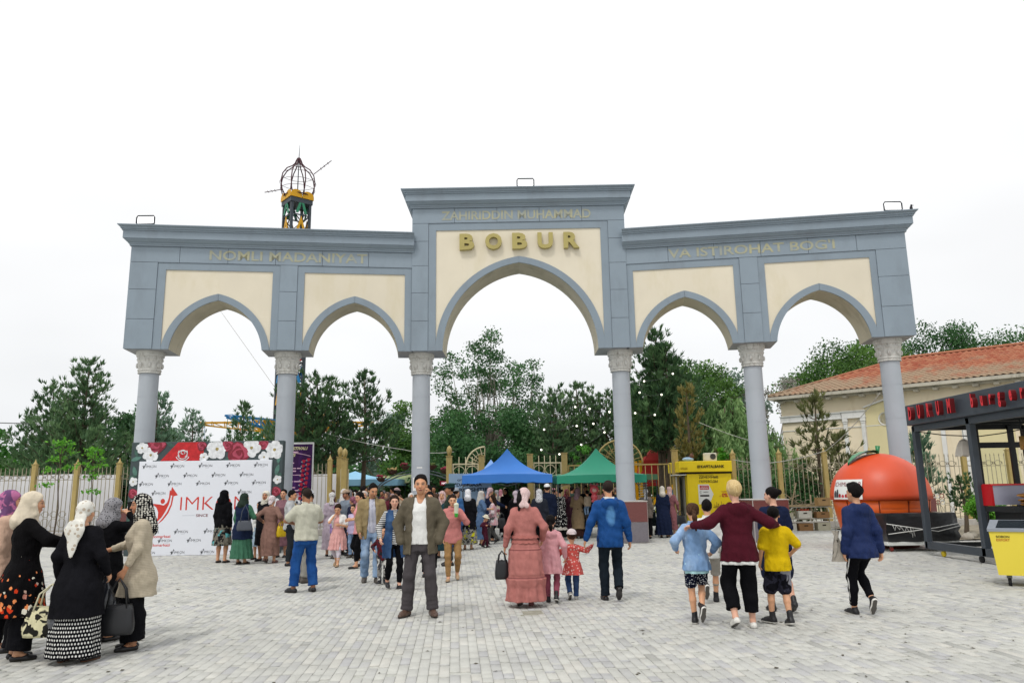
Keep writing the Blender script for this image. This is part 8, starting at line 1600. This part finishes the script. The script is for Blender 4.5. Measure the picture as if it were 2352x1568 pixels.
# ================================================================== FAR CROWD: a few figures repeated with other colours
CT = [('charcoal', '#25272c'), ('navy', '#1d2740'), ('crimson', '#5a2430'), ('brown', '#4a382e'), ('rose', '#94676a'), ('grey', '#6c6a6c'), ('green', '#2c3c34'), ('beige', '#958672'), ('blue', '#6f88a4'), ('cream', '#b9ae9c')]
CS = [('white', '#cfccc8'), ('pink', '#c6a8a6'), ('grey', '#8d8a8c'), ('black', '#17171a'), ('lilac', '#a296a8'), ('brown', '#6a5046'), ('mauve', '#a86a78'), ('ivory', '#c2b8a0')]
CTM = {n: K_('crowd_cloth_'+n.replace(' ', '_'), c) for n, c in CT}; CSM = {n: K_('crowd_scarf_'+n.replace(' ', '_'), c, 'spots', '#8a8488', .4) for n, c in CS}
bases = []
for i, (sx_, hr, rz) in enumerate((('f', 'scarf', 0), ('f', 'hijab', 180), ('f', 'hijab', 30), ('m', 'short', 180), ('m', 'cap', 20), ('f', 'tail', 170), ('f', 'kerchief', 190), ('m', 'short', 0))):
    J = person('x', 0, 0, rz, 1.62 if sx_ == 'f' else 1.7, sx_, 1.06, ('brownf', 'tanf', 'tan', 'brown')[i % 4], hair=(hr, CSM['white'] if hr in ('scarf', 'hijab', 'kerchief', 'cap') else 'black', *(() if hr != 'cap' else ('black',))), wear=[DR('dress', CTM['navy'], .15, .24)] if sx_ == 'f' else [T('jacket', CTM['navy'], .74), L('trousers', SLATE)], shoes=S_['bl'], res=.021, seed=100+i)
    bases.append((J.root, sx_, hr, rz))
rg = np.random.default_rng(5); placed = []; used = {}
def crowd(n, y0, y1, u0, u1, zone, grp, avoid=None):
    c = 0; tries = 0
    while c < n and tries < 6000:
        tries += 1; y = rg.uniform(y0, y1); x = y*rg.uniform(u0, u1)
        if any((x-a)**2+(y-b_)**2 < .36 for a, b_ in placed) or (avoid and avoid(x, y)): continue
        placed.append((x, y)); i = rg.integers(len(bases)); root, sx_, hr, rz = bases[i]
        side = ('left', 'centre', 'right')[min(2, int(3*(x/y-u0)/(u1-u0)))]; dep = ('front', 'middle', 'deep')[min(2, int(3*(y-y0)/(y1-y0)))]
        for _ in range(60):
            cn = CT[rg.integers(len(CT))][0]; sn = CS[rg.integers(len(CS))][0]
            what = {'scarf': f'a {sn} tied headscarf and {cn} dress', 'hijab': f'a {sn} wrapped headscarf and {cn} dress', 'kerchief': f'a {sn} kerchief and {cn} dress', 'short': f'a {cn} jacket with short black hair', 'cap': f'a {sn} cap and {cn} jacket', 'tail': f'a {cn} dress with black tied hair'}[hr]
            lab = f'person in {what}, {dep} {side}, {zone}'
            if lab not in used: break
        used[lab] = 1
        if (i, 'first') not in used: r = root; used[(i, 'first')] = 1; r.location = (x, y, 0); r.rotation_euler = (0, 0, R(rz+rg.normal(0, 35)))
        else: r = dup(root, (x, y, 0), R(rz+rg.normal(0, 35)))
        r['label'] = lab; r['group'] = grp; s = rg.uniform(.94, 1.06); r.scale = (s, s, s)
        for ch in r.children:
            nm = ch.name.split('.')[0]; m = CTM[cn] if nm in ('dress', 'jacket') else (CSM[sn] if nm in ('headscarf',) or (nm == 'hat') else None)
            if m and ch.material_slots: ch.material_slots[0].link = 'OBJECT'; ch.material_slots[0].material = m
        c += 1
blk = lambda x, y: (abs(x+4.45) > 2.5 and abs(x+4.45) < 3.0 and abs(y-36) < .5) or (abs(x+9.4) < .7 and abs(y-36.5) < .7) or (abs(x+7.5) < .7 and abs(y-38) < .7)
crowd(62, 31.0, 46, -.245, -.078, 'inside the open gate', 'people in the dense crowd inside the gate', blk)
crowd(30, 31.2, 37, -.06, .19, 'behind the golden gate', 'people in the crowd behind the golden gate', lambda x, y: abs(x-6.9) < .9 and abs(y-35) < .9)
crowd(12, 20.8, 29, -.225, -.10, 'just outside the gate', 'people in the loose crowd just outside the gate')
# rose and red-white stall goods glimpsed between the people
for i, (x, y, c) in enumerate(((.1, 28.6, '#a83a3c'), (.9, 28.4, '#c0b04a'), (-1.0, 28.7, '#c06a7a'), (2.9, 28.6, '#b83c46'), (5.0, 27.6, '#a9b23a'))):
    t = thing('stall_table', ('low stall table heaped with red toys under the blue canopy', 'low stall table with yellow goods under the blue canopy', 'low stall table with pink goods at the blue poster', 'low stall table heaped with red toys under the green canopy', 'low flower table with yellow blooms at the golden gate leaf')[i], 'table', (x, y, 0), 0, 'stall tables under the canopies'); b = B(); b.box((0, 0, .70), (1.0, .55, .04)); b.build('table_top', [PIPE], t)
    for sx_ in (-.45, .45):
        for sy_ in (-.22, .22): b = B(); b.box((sx_, sy_, .34), (.03, .03, .68)); b.build('leg', [DK], t)
    b = B(); rr2 = random.Random(i)
    for _ in range(40): b.ball((rr2.uniform(-.45, .45), rr2.uniform(-.22, .22), .74+rr2.uniform(0, .18)), rr2.uniform(.03, .07), 6, rr2.randrange(2), 4)
    o = b.build('goods', [paint('goods_'+c[1:], c, .5, .3, 9), paint('goods_pale', '#c4beb4', .5, .3, 9)]); o.location = (x, y, 0); tag(o, ('heap of red and white toys on a stall table under the blue canopy', 'heap of yellow and white goods on a stall table under the blue canopy', 'heap of pink and white goods by the light blue poster', 'heap of red and white toys on a stall table under the green canopy', 'yellow and white blooms on the table at the golden gate leaf')[i], 'stall goods', kind='stuff')
